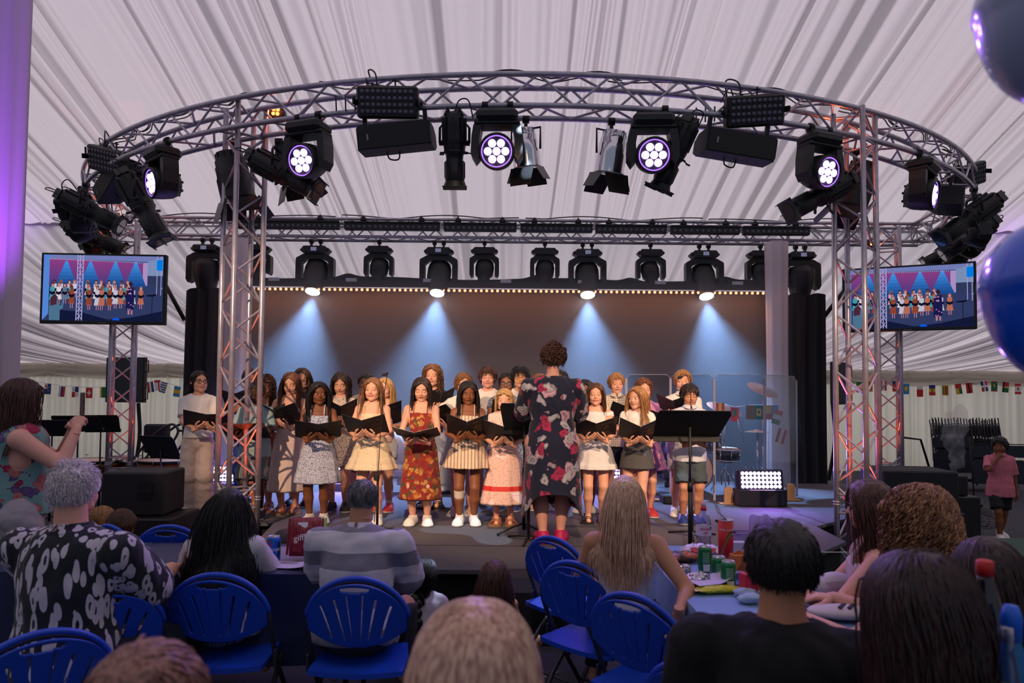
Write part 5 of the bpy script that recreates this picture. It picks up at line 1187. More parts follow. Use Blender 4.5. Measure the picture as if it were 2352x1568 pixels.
def hold_arms(s, fr, one=False):
 o, h, n, x, b = fr
 T = [o+h*0.05-x*0.085-n*0.035, o+h*0.05+x*0.085-n*0.035]; hd = [x*0.75+h*0.65+n*0.10, -x*0.75+h*0.65+n*0.10]; pn = [n, n]
 s.arms(T, poles=[(-0.75, 0.35, -0.6), (0.75, 0.35, -0.6)], hd=hd, pn=pn, kinds=('flat', 'flat'))
# ================================================================== CHOIR
HB = {'brown': hairmat('hair_brown', (104, 64, 40), (48, 28, 20)), 'dark': hairmat('hair_dark_brown', (62, 40, 32), (24, 16, 14)), 'black': hairmat('hair_black', (36, 28, 28), (10, 9, 10)),
      'auburn': hairmat('hair_auburn', (150, 92, 56), (84, 46, 28)), 'blond': hairmat('hair_blond', (226, 186, 124), (156, 112, 66)), 'fairbrown': hairmat('hair_fair_brown', (168, 118, 76), (96, 62, 40)), 'honey': hairmat('hair_honey', (196, 142, 84), (128, 84, 46))}
CLW = mat('white_cotton', (236, 228, 220), 0.9, sheen=.2, noise=0.03); CREAM = mat('cream_cotton', (214, 192, 178), 0.9, sheen=.2, noise=0.05)
def star(c): return mat('shoe_'+c, {'white': (232, 228, 222), 'blue': (34, 62, 140), 'black': (24, 24, 26), 'red': (190, 52, 62), 'tanleather': (150, 88, 52), 'silver': (205, 200, 200), 'cream': (220, 208, 190), 'magenta': (205, 20, 90)}[c], 0.55)
def place(name, px, Y, rz, label, group=None, z=STAGE):
 p = PY(px, 1100, Y); return empty(name, (p.x, Y, z), rz, label, 'person', group)
def std(px, Y, top, rz=0.0, skin='fair', girl=True, hy=0.0, hp=0.12, label='', arms='folder', fo={}, flabel='', lid=0.25, gaze=0.0, smile=0.0, browc=None, child=True, build=1.0, spread=0.05, step=(0, 0), opn=0, wide=1.0, froll=0.0):
 H = PY(px, top, Y).z-STAGE-0.012
 e = place('person', px, Y, rz, label); s = Person(H, skin, girl, child, build=build); s.root = e
 if skin in ('brown', 'dark', 'asian') or browc == 'black': s.browm = mat('brow_black', (26, 20, 18), 0.9)
 elif browc == 'fair': s.browm = mat('brow_fair', (170, 124, 84), 0.9)
 s.legs_stand(spread=spread, step=step)
 if arms == 'folder':
  fr = folder_frame(s, **fo); hold_arms(s, fr); make_folder(s, e, fr, flabel)
 elif arms == 'down': s.arms([(-s.sw-0.06*H, -0.02*H, 0.485*H), (s.sw+0.06*H, -0.02*H, 0.485*H)], poles=[(-.5, 1, 0), (.5, 1, 0)], hd=[(-0.1, -0.1, -1), (0.1, -0.1, -1)], pn=[(1, 0, 0), (-1, 0, 0)], kinds=('relax', 'relax'))
 elif callable(arms): arms(s)
 s.finish(e, headR=Rz(hy)@Rx(hp)@Ry(froll), lid=lid, gaze=gaze, smile=smile, opn=opn, wide=wide); return s, e
YF = lambda py, px=1176: PZ(px, py, STAGE).y
s, e = std(452, YF(1178, 452), 850, rz=0.35, hy=0.45, hp=-0.05, browc='black', gaze=0.3, lid=0.05, label='girl in glasses, white T-shirt and cream wide trousers at the left end of the choir', fo=dict(up=0.60, yaw=0.0, a=1.0, b=0.15, tilt=0.1), flabel='open folder held by the girl in glasses and cream trousers')
s.hair(e, HB['dark'], 'pony', length=0.30, seed=1, tie=(0.0, 0.50, -0.15), capoff=0.010, thick=0.003); glasses(s, e, mat('glasses_plum', (70, 34, 48), .3))
s.top(e, CLW, sleeve=0.75, z0=0.53, loose=0.02, seed=2); s.legwear(e, CREAM, length=1.97, wide=1.5, hemw=1.25, z1=0.57); s.shoes(e, star('cream'))
s, e = std(584, 6.95, 876, rz=0.05, skin='dark', girl=False, hp=0.35, lid=0.9, label='boy in pale green polo and grey shorts reading behind the left front tower', fo=dict(up=0.60, a=1.05, b=0.05), flabel='folder held by the boy behind the left front tower')
s.hair(e, HB['black'], 'short', length=0.012, n=500, curl=0.6, seed=3, thick=0.003, capoff=0.012); s.top(e, mat('sage_polo', (150, 172, 172), .9, noise=.04), sleeve=0.8, z0=0.45, loose=0.03); s.legwear(e, mat('grey_shorts', (104, 108, 106), .9, noise=.06), length=0.92, wide=1.3); s.shoes(e, star('black'), sock=(CLW, .16))
s, e = std(664, YF(1176, 664), 855, rz=0.10, hy=-0.05, hp=0.28, lid=0.85, opn=1, label='girl with long auburn hair in a long white tiered skirt and strappy top', fo=dict(up=0.615, a=0.9, b=0.5, yaw=-0.15), flabel='folder held by the girl in the long white tiered skirt')
s.hair(e, HB['auburn'], 'long', length=0.30, seed=4); s.top(e, CLW, sleeve=0, z1=0.755, z0=0.57, straps=True, loose=0.004); s.skirt(e, mat('white_voile_skirt', (228, 206, 196), .9, noise=.04), z0=0.155, z1=0.60, flare=1.35, tiers=(0.45, 0.31), ripple=0.06, seed=2); s.shoes(e, mat('bronze_leather', (168, 92, 48), .35, .4), sole=mat('sole_tan', (150, 108, 70), .7), kind='sandal')
bp = pattern('blue_sprig_print', (206, 210, 226), [(64, 72, 112), (90, 96, 130)], 'spots', 75, 0.30)
s, e = std(729, YF(1198, 729), 877, rz=0.15, skin='brown', hy=0.25, hp=0.02, gaze=0.6, lid=0.1, label='girl with long black hair in a pale blue sprigged tiered dress', fo=dict(up=0.60, a=1.0, b=0.2, yaw=0.12), flabel='folder held by the girl in the pale blue sprigged dress')
s.hair(e, HB['black'], 'long', length=0.36, seed=5, vol=0.004); s.top(e, bp, 'bodice', sleeve=0, z1=0.765, z0=0.57, straps=0.008); s.skirt(e, bp, z0=0.285, z1=0.60, flare=1.50, tiers=(0.45, 0.36), seed=4); s.shoes(e, star('white'), sock=(CLW, .05))
fp = pattern('meadow_print', (228, 214, 200), [(70, 66, 60), (150, 110, 96)], 'spots', 70, 0.33)
s, e = std(779, 7.45, 856, rz=0.05, hy=0.0, hp=0.30, lid=0.95, opn=1, browc='black', label='girl with dark wavy half-up hair in a small-flower short-sleeved dress', fo=dict(up=0.615, a=0.7, b=0.65, yaw=0.2), flabel='folder with its cover raised, held by the girl in the small-flower short-sleeved dress')
s.hair(e, HB['dark'], 'long', length=0.20, curl=0.28, seed=6); s.top(e, fp, 'bodice', sleeve=0.45, z0=0.57, loose=0.008); s.skirt(e, fp, z0=0.33, z1=0.60, flare=1.45, seed=5); s.shoes(e, star('black'))
bg = pattern('cream_sprig', (224, 204, 172), [(96, 70, 52)], 'spots', 38, 0.14)
s, e = std(853, YF(1201, 853), 867, rz=-0.02, hy=-0.03, hp=0.02, smile=1, lid=0.15, browc='fair', label='smiling girl in a short cream sprigged dress, straight light brown hair', fo=dict(up=0.60, a=0.95, b=0.35), flabel='folder held by the smiling girl in the cream sprigged dress')
s.hair(e, HB['fairbrown'], 'long', length=0.30, seed=7); s.top(e, bg, 'bodice', sleeve=0, z1=0.76, z0=0.57, straps=True); s.skirt(e, bg, z0=0.375, z1=0.60, flare=1.62, tiers=(0.455, 0.41), seed=6, ripple=0.08); s.shoes(e, star('white'))
orp = pattern('orange_tropical_print', (140, 44, 30), [(196, 96, 32), (96, 84, 44), (150, 26, 50), (206, 148, 78)], 'flowers', 11, 0.36)
s, e = std(966, YF(1203, 966), 867, rz=0.0, hy=0.02, hp=0.24, lid=0.85, opn=1, browc='black', label='girl with dark shoulder-length hair in an orange and red tropical print midi dress', fo=dict(up=0.585, a=1.28, b=0.25), flabel='folder held almost flat by the girl in the orange print dress')
s.hair(e, HB['dark'], 'bob', length=0.19, seed=8); s.top(e, orp, 'bodice', sleeve=0, z1=0.765, z0=0.57, straps=True); s.skirt(e, orp, z0=0.175, z1=0.60, flare=1.42, seed=7, folds=7); s.shoes(e, star('white'))
stp = pattern('beige_stripe', (222, 206, 184), [(176, 140, 108)], 'stripes', 190, 0.4)
s, e = std(1073, YF(1203, 1073), 875, rz=0.05, skin='brown', hy=0.1, hp=0.18, lid=0.55, smile=.6, opn=1, label='smiling girl with black hair in a striped ruffle dress with a bandaged knee', fo=dict(up=0.60, a=0.9, b=0.45), flabel='folder held by the girl in the striped ruffle dress')
s.hair(e, HB['black'], 'long', length=0.24, seed=9); s.top(e, stp, 'bodice', sleeve=0, z1=0.765, z0=0.57, straps=True); s.skirt(e, stp, z0=0.40, z1=0.60, flare=1.62, tiers=(0.46,), seed=8, ripple=0.07); s.shoes(e, star('white'), sock=(CLW, .13))
k, a = s.leg[0]; b0 = k+(a-k)*0.06; b1 = k+(a-k)*0.42; pr = []
for i in range(26): t = i/25; pr.append((0.0365*s.H*(1-.06*t)+0.0015*math.sin(i*2.1), np.linalg.norm(b1-b0)*t))
MB().lathe(pr, b0, (b1-b0)/np.linalg.norm(b1-b0), n=20, cap=False).build('knee_bandage', mat('bandage', (226, 214, 196), .95), e)
pkp = pattern('pink_sprig', (240, 200, 186), [(110, 44, 50), (206, 70, 70)], 'spots', 46, 0.17)
s, e = std(1157, YF(1203, 1157), 893, rz=0.0, hy=-0.08, hp=0.02, lid=0.15, browc='fair', label='small blonde girl in a pink sprigged midi dress with red ribbon trim', fo=dict(up=0.60, a=0.9, b=0.4), flabel='folder held by the small blonde girl in pink', wide=1.03)
s.hair(e, HB['blond'], 'bob', length=0.10, curl=.15, seed=10); s.top(e, pkp, 'bodice', sleeve=0.25, z0=0.57, loose=0.004, z1=0.85); s.skirt(e, pkp, z0=0.155, z1=0.60, flare=1.62, tiers=(0.285,), seed=9, ripple=0.07, hemband=([(0.285, 0.012), (0.155, 0.012)], mat('red_ribbon', (214, 52, 46), .7))); s.shoes(e, star('tanleather'), sole=mat('sole_tan', (150, 108, 70), .7), kind='sandal')
wdp = pattern('white_dot_print', (232, 228, 226), [(120, 120, 140)], 'spots', 95, 0.20)
s, e = std(1367, YF(1198, 1367), 879, rz=-0.05, hy=-0.05, hp=0.03, lid=0.2, browc='fair', label='girl with auburn shoulder-length hair in a white dotted mini dress', fo=dict(up=0.60, a=0.95, b=0.4, yaw=-0.05), flabel='folder held by the girl in the white dotted mini dress')
s.hair(e, HB['brown'], 'bob', length=0.20, seed=11); s.top(e, wdp, 'bodice', sleeve=0.22, z0=0.57, z1=0.80, loose=0.004); s.skirt(e, wdp, z0=0.385, z1=0.60, flare=1.50, tiers=(0.43,), seed=10); s.shoes(e, star('black'), sole=star('black'), kind='sandal')
s, e = std(1463, YF(1206, 1463), 887, rz=-0.45, hy=-0.25, hp=0.02, gaze=-0.4, lid=0.15, browc='fair', label='girl with long honey hair in a white tee and grey wrap skirt, looking left', fo=dict(up=0.60, a=0.95, b=0.5, yaw=0.35), flabel='folder held by the girl in the grey wrap skirt')
s.hair(e, HB['honey'], 'long', length=0.34, seed=12, part=-0.05); s.top(e, CLW, sleeve=0.45, z0=0.555, loose=0.008); s.skirt(e, mat('grey_twill', (84, 82, 84), .9, noise=.05), z0=0.415, z1=0.60, flare=1.26, ripple=0.012, folds=2, seed=11, waist=(0.088*s.H, 0.066*s.H)); s.shoes(e, star('white'), sole=mat('sole_gum', (170, 120, 80), .7), sock=(mat('sock_blue', (170, 186, 206), .9), .22))
s, e = std(1584, YF(1200, 1584), 881, rz=-0.05, skin='tan', girl=False, hy=0.05, hp=0.14, lid=0.35, browc='black', label='boy in white shirt, grey shorts and blue trainers at the right end of the choir', fo=dict(up=0.585, a=1.3, b=0.1), flabel='folder held low by the boy in blue trainers')
s.hair(e, HB['dark'], 'short', length=0.055, seed=13, n=700, thick=.004); lin_ = mat('white_linen', (214, 216, 228), .9, noise=.03)
s.top(e, lin_, sleeve=0.85, z0=0.445, loose=0.035); s.legwear(e, mat('slate_shorts', (70, 80, 88), .9, noise=.06), length=0.88, wide=1.28); s.shoes(e, star('blue'), sole=mat('sole_cream', (224, 210, 186), .7), kind='high', sock=(CLW, .10))
def collar(s, e, m, name='collar'):
 mb = MB(); H = s.H; c = s.neck+s.L@np.array([0, -0.006*H, 0.012*H])
 for sx in (-1, 1):
  P_ = []
  for t in np.linspace(0, 1, 7):
   a = -PI/2+sx*(0.12+t*2.9); r1, r2 = 0.040*H, 0.058*H+0.010*H*max(0, 1-t*3); P_.append([c+s.L@np.array([r1*math.cos(a)*1.02, r1*math.sin(a)*1.15, 0.012*H]), c+s.L@np.array([r2*math.cos(a), r2*math.sin(a)*1.10-0.004*H*(1-t), -0.010*H-0.012*H*max(0, 1-t*3)])])
  mb.grid(P_)
 return mb.build(name, m, e)
collar(s, e, lin_)
s, e = std(1568, 7.35, 849, rz=-0.08, girl=False, hy=-0.12, hp=0.0, browc='fair', label='tall blond boy in a white polo shirt behind the boy in blue trainers', fo=dict(up=0.66, a=0.8, b=0.5, yaw=-0.4), flabel='folder held by the tall blond boy in the white polo')
s.hair(e, HB['honey'], 'short', length=0.045, seed=14, n=600); s.top(e, CLW, sleeve=0.9, z0=0.46, loose=0.03); collar(s, e, CLW); s.legwear(e, mat('white_shorts', (205, 200, 200), .9), length=0.8, wide=1.2); s.shoes(e, star('white'))
s, e = std(1415, 7.75, 856, rz=-0.05, girl=False, hy=0.1, hp=0.05, browc='fair', label='blond boy with swept hair in a cream checked shirt in the back row', fo=dict(up=0.60, a=0.7, b=0.6, yaw=0.3), flabel='folder held by the boy in the checked shirt')
s.hair(e, HB['honey'], 'short', length=0.05, seed=15, n=500); ck = pattern('cream_check', (234, 222, 204), [(170, 150, 134)], 'check', 260); s.top(e, ck, sleeve=0.8, z0=0.46, loose=0.02); collar(s, e, ck); s.legwear(e, mat('navy_shorts', (30, 34, 50), .9), length=0.85, wide=1.25); s.shoes(e, star('black'))
s, e = std(1478, 7.30, 868, rz=-0.1, hy=0.1, hp=0.1, browc='fair', label='frizzy ginger-haired girl in a lilac dress behind the girl in the grey skirt', fo=dict(up=0.60, a=0.8, b=0.5, yaw=0.45), flabel='folder held by the ginger girl in the lilac dress')
s.hair(e, HB['auburn'], 'pony', length=0.2, seed=16, tie=(0, .5, -.1), curl=.1); lp = pattern('lilac_print', (196, 130, 190), [(120, 100, 190), (230, 150, 180)], 'flowers', 14, .35); s.top(e, lp, 'bodice', sleeve=0.3, z0=.57); s.skirt(e, lp, z0=.34, z1=.6, flare=1.6, seed=12); s.shoes(e, star('red'))
s, e = std(1343, 7.55, 872, rz=0, skin='brown', hy=-0.1, hp=0.05, label='girl in glasses partly hidden between the conductor and the girl in the white dotted dress', arms='down')
s.hair(e, HB['black'], 'long', length=.25, seed=17, curl=.1); glasses(s, e, mat('glasses_gold', (150, 110, 60), .3, .6)); s.top(e, mat('mustard_top', (190, 150, 100), .9), sleeve=.3, z0=.55); s.skirt(e, CLW, z0=.34, z1=.6, seed=13); s.shoes(e, star('silver'))
s, e = std(1118, 8.0, 842, rz=0, skin='pink', girl=False, hy=0.0, hp=0.02, browc='black', label='boy with straight brown fringe in a white T-shirt in the back row', arms='folder', fo=dict(up=0.56, a=1.2, b=.1), flabel='folder held low by the boy with the brown fringe')
s.hair(e, HB['brown'], 'short', length=.07, seed=18, n=600, thick=.004); s.top(e, CLW, sleeve=.8, z0=.48, loose=.02); s.legwear(e, mat('khaki_shorts', (110, 100, 84), .9), length=.9, wide=1.2); s.shoes(e, star('black'))
nvp = pattern('navy_meadow', (62, 70, 92), [(214, 214, 214), (150, 160, 180)], 'spots', 70, 0.30)
s, e = std(1160, 7.6, 855, rz=0.02, skin='brown', hy=0.0, hp=0.02, label='girl in dark-rimmed glasses and navy flowered dress behind the small blonde girl', fo=dict(up=.62, a=.8, b=.6, yaw=.1), flabel='folder held by the girl in the navy flowered dress')
s.hair(e, HB['black'], 'pony', length=.1, seed=19, tie=(0, .45, -.1), capoff=.010); glasses(s, e); s.top(e, nvp, 'bodice', sleeve=.35, z0=.57); s.skirt(e, nvp, z0=.3, z1=.6, flare=1.5, seed=14); s.shoes(e, star('blue'))
s, e = std(1193, 8.05, 842, rz=0, skin='asian', girl=False, hp=0.02, smile=.5, opn=1, label='boy with a black bowl haircut and thin glasses in the back row beside the conductor', arms='down')
s.hair(e, HB['black'], 'short', length=.085, seed=20, n=700, thick=.004); glasses(s, e, mat('glasses_gold', (150, 110, 60), .3, .6), w=.6); s.top(e, CLW, sleeve=.8, z0=.48, loose=.02); s.legwear(e, mat('khaki_shorts', (110, 100, 84), .9), length=.9); s.shoes(e, star('black'))
s, e = std(1062, 7.30, 856, rz=0.1, hy=0.1, hp=0.1, browc='fair', label='girl in glasses and puffed white blouse behind the girl in the striped dress', fo=dict(up=.62, a=.9, b=.4, yaw=-.9), flabel='folder held by the girl in the puffed white blouse')
s.hair(e, HB['fairbrown'], 'pony', length=.15, seed=21, tie=(0, .5, -.1), curl=.2); glasses(s, e); s.top(e, CLW, 'blouse', sleeve=.8, z0=.55, loose=.02); s.skirt(e, bp, z0=.35, z1=.6, flare=1.5, seed=15, tiers=(.45,)); s.shoes(e, star('silver'), sole=star('silver'), kind='sandal')
s, e = std(990, 7.75, 838, rz=0, hy=-0.05, hp=-0.05, lid=.2, browc='fair', label='tall girl with very long wavy hair and a navy T-shirt in the back row', fo=dict(up=.66, a=.7, b=.6, yaw=.35), flabel='folder with its cover raised, held by the tall wavy-haired girl')
s.hair(e, HB['fairbrown'], 'curly', length=.42, seed=22, curl=.38, n=520, vol=.006); s.top(e, mat('navy_tee', (34, 36, 58), .9, noise=.1), sleeve=.8, z0=.5, loose=.01); s.skirt(e, mat('pale_blue_skirt', (178, 186, 204), .9), z0=.12, z1=.57, flare=1.5, seed=16); s.shoes(e, star('black'), sole=star('black'), kind='sandal')
s, e = std(880, YF(1172, 880), 867, rz=-0.05, hy=-.05, hp=0.02, browc='fair', label='long-haired blonde girl in a pink top and white shorts with red trainers', fo=dict(up=.64, a=.75, b=.5, yaw=.2), flabel='folder held by the blonde girl in red trainers')
s.hair(e, HB['blond'], 'long', length=.3, seed=23); s.top(e, mat('shell_pink', (226, 186, 170), .9, noise=.04), sleeve=0, z1=.80, z0=.52, straps=.01); s.legwear(e, mat('white_denim', (206, 208, 214), .9), length=.45, wide=1.2); s.shoes(e, star('red'), sock=(CLW, .2))
s, e = std(836, 7.9, 856, rz=0.05, skin='dark', hy=-.2, hp=.1, label='person with short black hair and a brown headband in the back row', arms='down')
s.hair(e, HB['black'], 'short', length=.015, seed=24, n=400, curl=.5, thick=.003); t = np.linspace(0, PI, 24); MB().tube(np.array([(0.375*s.hh*math.cos(a), -0.06*s.hh, (0.13+.395*math.sin(a))*s.hh) for a in t])@s.headR.T+s.headc, 0.009, 8).build('headband', mat('headband_brown', (140, 84, 56), .6), e)
s.top(e, mat('cream_top', (214, 186, 160), .9), sleeve=.1, z0=.5); s.skirt(e, mat('rose_skirt', (196, 140, 130), .9, noise=.1), z0=.15, z1=.57, seed=17, flare=1.4); s.shoes(e, star('tanleather'), sole=star('tanleather'), kind='sandal')
s, e = std(689, 7.75, 845, rz=0.05, hy=0.0, hp=0.05, browc='fair', label='tall girl with long brown hair standing behind the girl in the white tiered skirt', arms='down')
s.hair(e, HB['brown'], 'long', length=.34, seed=25); s.top(e, mat('plum_top', (96, 66, 84), .9), sleeve=.5, z0=.5); s.skirt(e, mat('plum_skirt', (60, 50, 70), .9), z0=.3, z1=.57, seed=18); s.shoes(e, star('black'))
s, e = std(571, 7.95, 846, rz=0.1, skin='olive', girl=False, hy=.3, hp=.05, label='tall boy in navy and glasses, rearmost behind the left front tower', arms='folder', fo=dict(up=.66, a=.6, b=.4, yaw=-.2), flabel='folder held by the tall boy in navy behind the left front tower')
s.hair(e, HB['dark'], 'short', length=.03, seed=26, n=450); glasses(s, e); s.top(e, mat('navy_shirt', (36, 42, 66), .9), sleeve=.8, z0=.48, loose=.02); s.legwear(e, mat('blue_jeans', (40, 70, 130), .9, noise=.1), length=1.9, wide=1.2); s.shoes(e, star('black'))
s, e = std(603, 7.45, 862, rz=0.1, hy=.1, hp=.15, skin='tan', browc='black', label='girl with big curly hair in peach behind the boy in the pale green polo', arms='folder', fo=dict(up=.62, a=.9, b=.5, yaw=.3), flabel='folder held by the curly-haired girl in peach, its cover towards the left tower')
s.hair(e, HB['brown'], 'curly', length=.24, seed=27, curl=.5, vol=.012); s.top(e, mat('peach_top', (226, 160, 132), .9), sleeve=0, z1=.78, z0=.55, straps=True); s.skirt(e, mat('terracotta_skirt', (176, 96, 74), .9), z0=.2, z1=.58, seed=19); s.shoes(e, star('tanleather'), sole=star('tanleather'), kind='sandal')
s, e = std(1237, 7.7, 858, rz=0, hy=0, hp=.15, browc='fair', label='ginger-haired girl almost hidden behind the conductor', arms='down')
s.hair(e, HB['auburn'], 'long', length=.25, seed=28); s.top(e, mat('teal_top', (70, 130, 130), .9), sleeve=.4, z0=.5); s.legwear(e, mat('teal_trousers', (60, 110, 116), .9), length=1.9, wide=1.5); s.shoes(e, star('silver'), kind='sandal')
s, e = std(1286, 8.1, 850, rz=0, skin='olive', girl=False, hy=0, hp=.1, label='dark-haired boy in blue almost hidden behind the conductor at the back', arms='down')
s.hair(e, HB['black'], 'short', length=.03, seed=29, n=400); s.top(e, mat('navy_shirt', (36, 42, 66), .9), sleeve=.8, z0=.48); s.legwear(e, mat('blue_jeans', (40, 70, 130), .9, noise=.1), length=1.9, wide=1.2); s.shoes(e, star('black'))
CY = YF(1245, 1268); H = PY(1260, 786, CY).z-STAGE-0.035
e = place('person', 1268, CY, PI, 'conductor with short curly brown hair in a navy floral dress, seen from behind'); s = Person(H, 'pink', True, False, build=1.32); s.root = e
s.legs_stand(spread=0.045, step=(-0.02, 0.03)); s.arms([(-0.10*H, -0.24*H, 0.66*H), (0.10*H, -0.24*H, 0.68*H)], poles=[(-.45, .2, -1), (.45, .2, -1)], hd=[(0.2, -1, .3), (-.2, -1, .3)], pn=[(0, .3, -1), (0, .3, -1)], kinds=('relax', 'relax'))
s.finish(e, headR=Rz(0.2)@Rx(.05))
s.hair(e, hairmat('hair_conductor', (96, 56, 38), (38, 22, 20)), 'short', length=.085, n=2200, curl=.85, seed=40, vol=.006, thick=.0030, hairline=.7)
cf = pattern('navy_rose_print', (20, 24, 50), [(212, 170, 188), (186, 46, 92), (190, 184, 190)], 'flowers', 5.4, 0.33, sh=.45)
s.top(e, cf, 'dress_top', sleeve=0.95, z0=0.56, z1=.850, loose=.03, off=.012)
s.skirt(e, cf, 'dress_skirt', z0=0.175, z1=0.60, flare=1.22, seed=31, folds=5, ripple=.05, waist=(0.112*H, 0.098*H), hemcurve=lambda a: 0.085*np.exp(-((np.sin(a)-1)**2)/0.10)-0.06*np.abs(np.cos(a))**6, n=96)
s.shoes(e, star('magenta'), sole=star('magenta'))
# ================================================================== FURNITURE
BLU = mat('blue_plastic', (24, 70, 190), 0.38); TUBE = mat('grey_tube', (70, 68, 76), 0.4, .5)
def make_chair():
 t = empty('folding_chair'); W = 0.215
 P_ = [(-0.225, -0.28, 0.0), (-0.222, 0.03, 0.42)]+[(-0.222*math.cos(a)*1.0, 0.10+0.09*math.sin(a)*0+0.06*(0.60+0.22*math.sin(a)-0.5)/.3, 0.60+0.205*math.sin(a)) for a in np.linspace(0, PI, 21)]+[(0.222, 0.03, 0.42), (0.225, -0.28, 0.0)]
 MB().tube(np.array(P_), 0.0115, 8).build('back_frame', TUBE, t)
 P_ = [(-0.224*math.cos(a), 0.115+0.06*(0.1+0.22*math.sin(a))/.3-0.012, 0.612+0.205*math.sin(a)) for a in np.linspace(0.15, PI-.15, 25)]
 MB().tube(np.array(P_), 0.012, 6).build('rim', BLU, t)
 nu, nv = 100, 44; U = np.linspace(-1, 1, nu+1); Vv = np.linspace(0, 1, nv+1)
 zt = lambda u: 0.605+0.199*math.sqrt(max(0, 1-(0.985*u)**2)); zb = lambda u: 0.515+0.075*abs(u)**2.2+0.012*math.cos(u*8)*0
 def pt(u, v, o):
  k = 0.42+0.58*v; w = u*k+(1-k)*u*abs(u)**5; z = zb(w)+(zt(w)-zb(w))*v; return (w*0.216, 0.118+0.055*(z-0.58)/.2+0.030*(1-w*w)+o, z)
 Fc = []; V = [pt(u, v, 0) for u in U for v in Vv]+[pt(u, v, 0.010) for u in U for v in Vv]; N = (nu+1)*(nv+1); hole = np.zeros((nu, nv), bool)
 for i in range(nu):
  for j in range(nv):
   u = (U[i]+U[i+1])/2; v = (Vv[j]+Vv[j+1])/2; x, _, z = pt(u, v, 0)
   for c in (-0.78, -0.47, -0.18, 0.18, 0.47, 0.78):
    if 0.12 < v < 0.85-0.10*abs(c) and abs(u-c) < 0.024: hole[i, j] = True
   if ((x/0.065)**2+((z-0.778)/0.013)**2) < 1: hole[i, j] = True
 q = lambda i, j: i*(nv+1)+j
 for i in range(nu):
  for j in range(nv):
   if hole[i, j]: continue
   Fc += [(q(i, j), q(i+1, j), q(i+1, j+1), q(i, j+1)), (N+q(i, j), N+q(i, j+1), N+q(i+1, j+1), N+q(i+1, j))]
   for di, dj, a, b in ((-1, 0, (0, 0), (0, 1)), (1, 0, (1, 1), (1, 0)), (0, -1, (1, 0), (0, 0)), (0, 1, (0, 1), (1, 1))):
    ii, jj = i+di, j+dj
    if not (0 <= ii < nu and 0 <= jj < nv) or hole[ii, jj]:
     a_, b_ = q(i+a[0], j+a[1]), q(i+b[0], j+b[1]); Fc.append((a_, b_, N+b_, N+a_))
 MB().add(V, Fc).build('backrest', BLU, t)
 g = []
 for i in range(13):
  v = i/12; g.append([(u*(0.205-0.02*v*v)*(1-0.25*max(0, v-.85)/.15*abs(u)**3), 0.16-0.40*v, 0.425+0.016*(u*u-1)*(1-.6*v)-0.02*max(0, v-.85)/.15) for u in np.linspace(-1, 1, 17)])
 g = np.array(g); mb = MB().grid(g).grid(g[::-1]-[0, 0, 0.022]);
 for sl in (g[0], g[-1]): mb.grid(np.array([sl, sl-[0, 0, 0.022]]))
 for k in (0, -1): mb.grid(np.array([g[:, k], g[:, k]-[0, 0, 0.022]]))
 mb.build('seat', BLU, t)
 for sx in (-1, 1): MB().tube([(sx*0.20, -0.16, 0.40), (sx*0.205, 0.05, 0.22), (sx*0.21, 0.24, 0.0)], 0.011, 8).build('leg', TUBE, t)
 MB().cyl((-0.205, 0.19, 0.07), (0.205, 0.19, 0.07), 0.008, n=8).build('stretcher', TUBE, t); MB().cyl((-0.222, -0.20, 0.11), (0.222, -0.20, 0.11), 0.008, n=8).build('stretcher', TUBE, t)
 for sx in (-1, 1): MB().box((sx*0.232, 0.06, 0.42), (0.012, 0.03, 0.08), bev=.004).build('hinge', TUBE, t)
 return t
ch0 = make_chair(); LASTC = {}; used_chair = [False]; chair_kids = None
def chair(px, pyt, rz, label, ztop=0.805, Y=None):
 """placed by the top of its back"""
 global chair_kids
 r = ray(px, pyt); k = (ztop-H0)/r.z; top = Vector((r.x*k, r.y*k, 0))
 if Y: top = PY(px, pyt, Y); top.z = 0
 back = Matrix.Rotation(rz, 3, 'Z') @ Vector((0, 0.17, 0))
 if chair_kids is None:
  chair_kids = {'': []}
  for c in bpy.data.objects:
   if c.parent: chair_kids.setdefault(c.parent.name, []).append(c)
 o = ch0 if not used_chair[0] else copy_tree(ch0, kids=chair_kids); used_chair[0] = True
 o.location = top-back; o.rotation_euler = (0, 0, rz); LASTC[px] = (o.location.x, o.location.y, rz); o['label'] = label; o['category'] = 'chair'; o['group'] = 'blue folding chairs at the tables'; return o
chair(818, 1335, PI, 'blue folding chair of the man in the striped polo')
chair(495, 1326, PI+.02, 'blue folding chair of the woman with long black hair')
chair(240, 1360, PI+0.55, 'blue folding chair turned aslant behind the man in the leaf print shirt')
chair(95, 1462, PI+0.75, 'blue folding chair cut off by the bottom left corner')
chair(388, 1213, PI, 'blue folding chair beyond the navy table, its arched top showing')
chair(250, 1212, PI-.5, 'blue folding chair beyond the navy table beside the white-haired man')
chair(1268, 1240, PI-0.75, 'empty blue folding chair nearest the stage at the light blue table')
chair(1318, 1298, PI-0.70, 'blue folding chair of the blonde woman, the middle one at the light blue table')
chair(1452, 1346, PI-0.72, 'blue folding chair nearest the camera at the light blue table', Y=2.75)
chair(1600, 1448, PI-0.9, 'blue folding chair of the man in black, only its edge showing', Y=2.02)
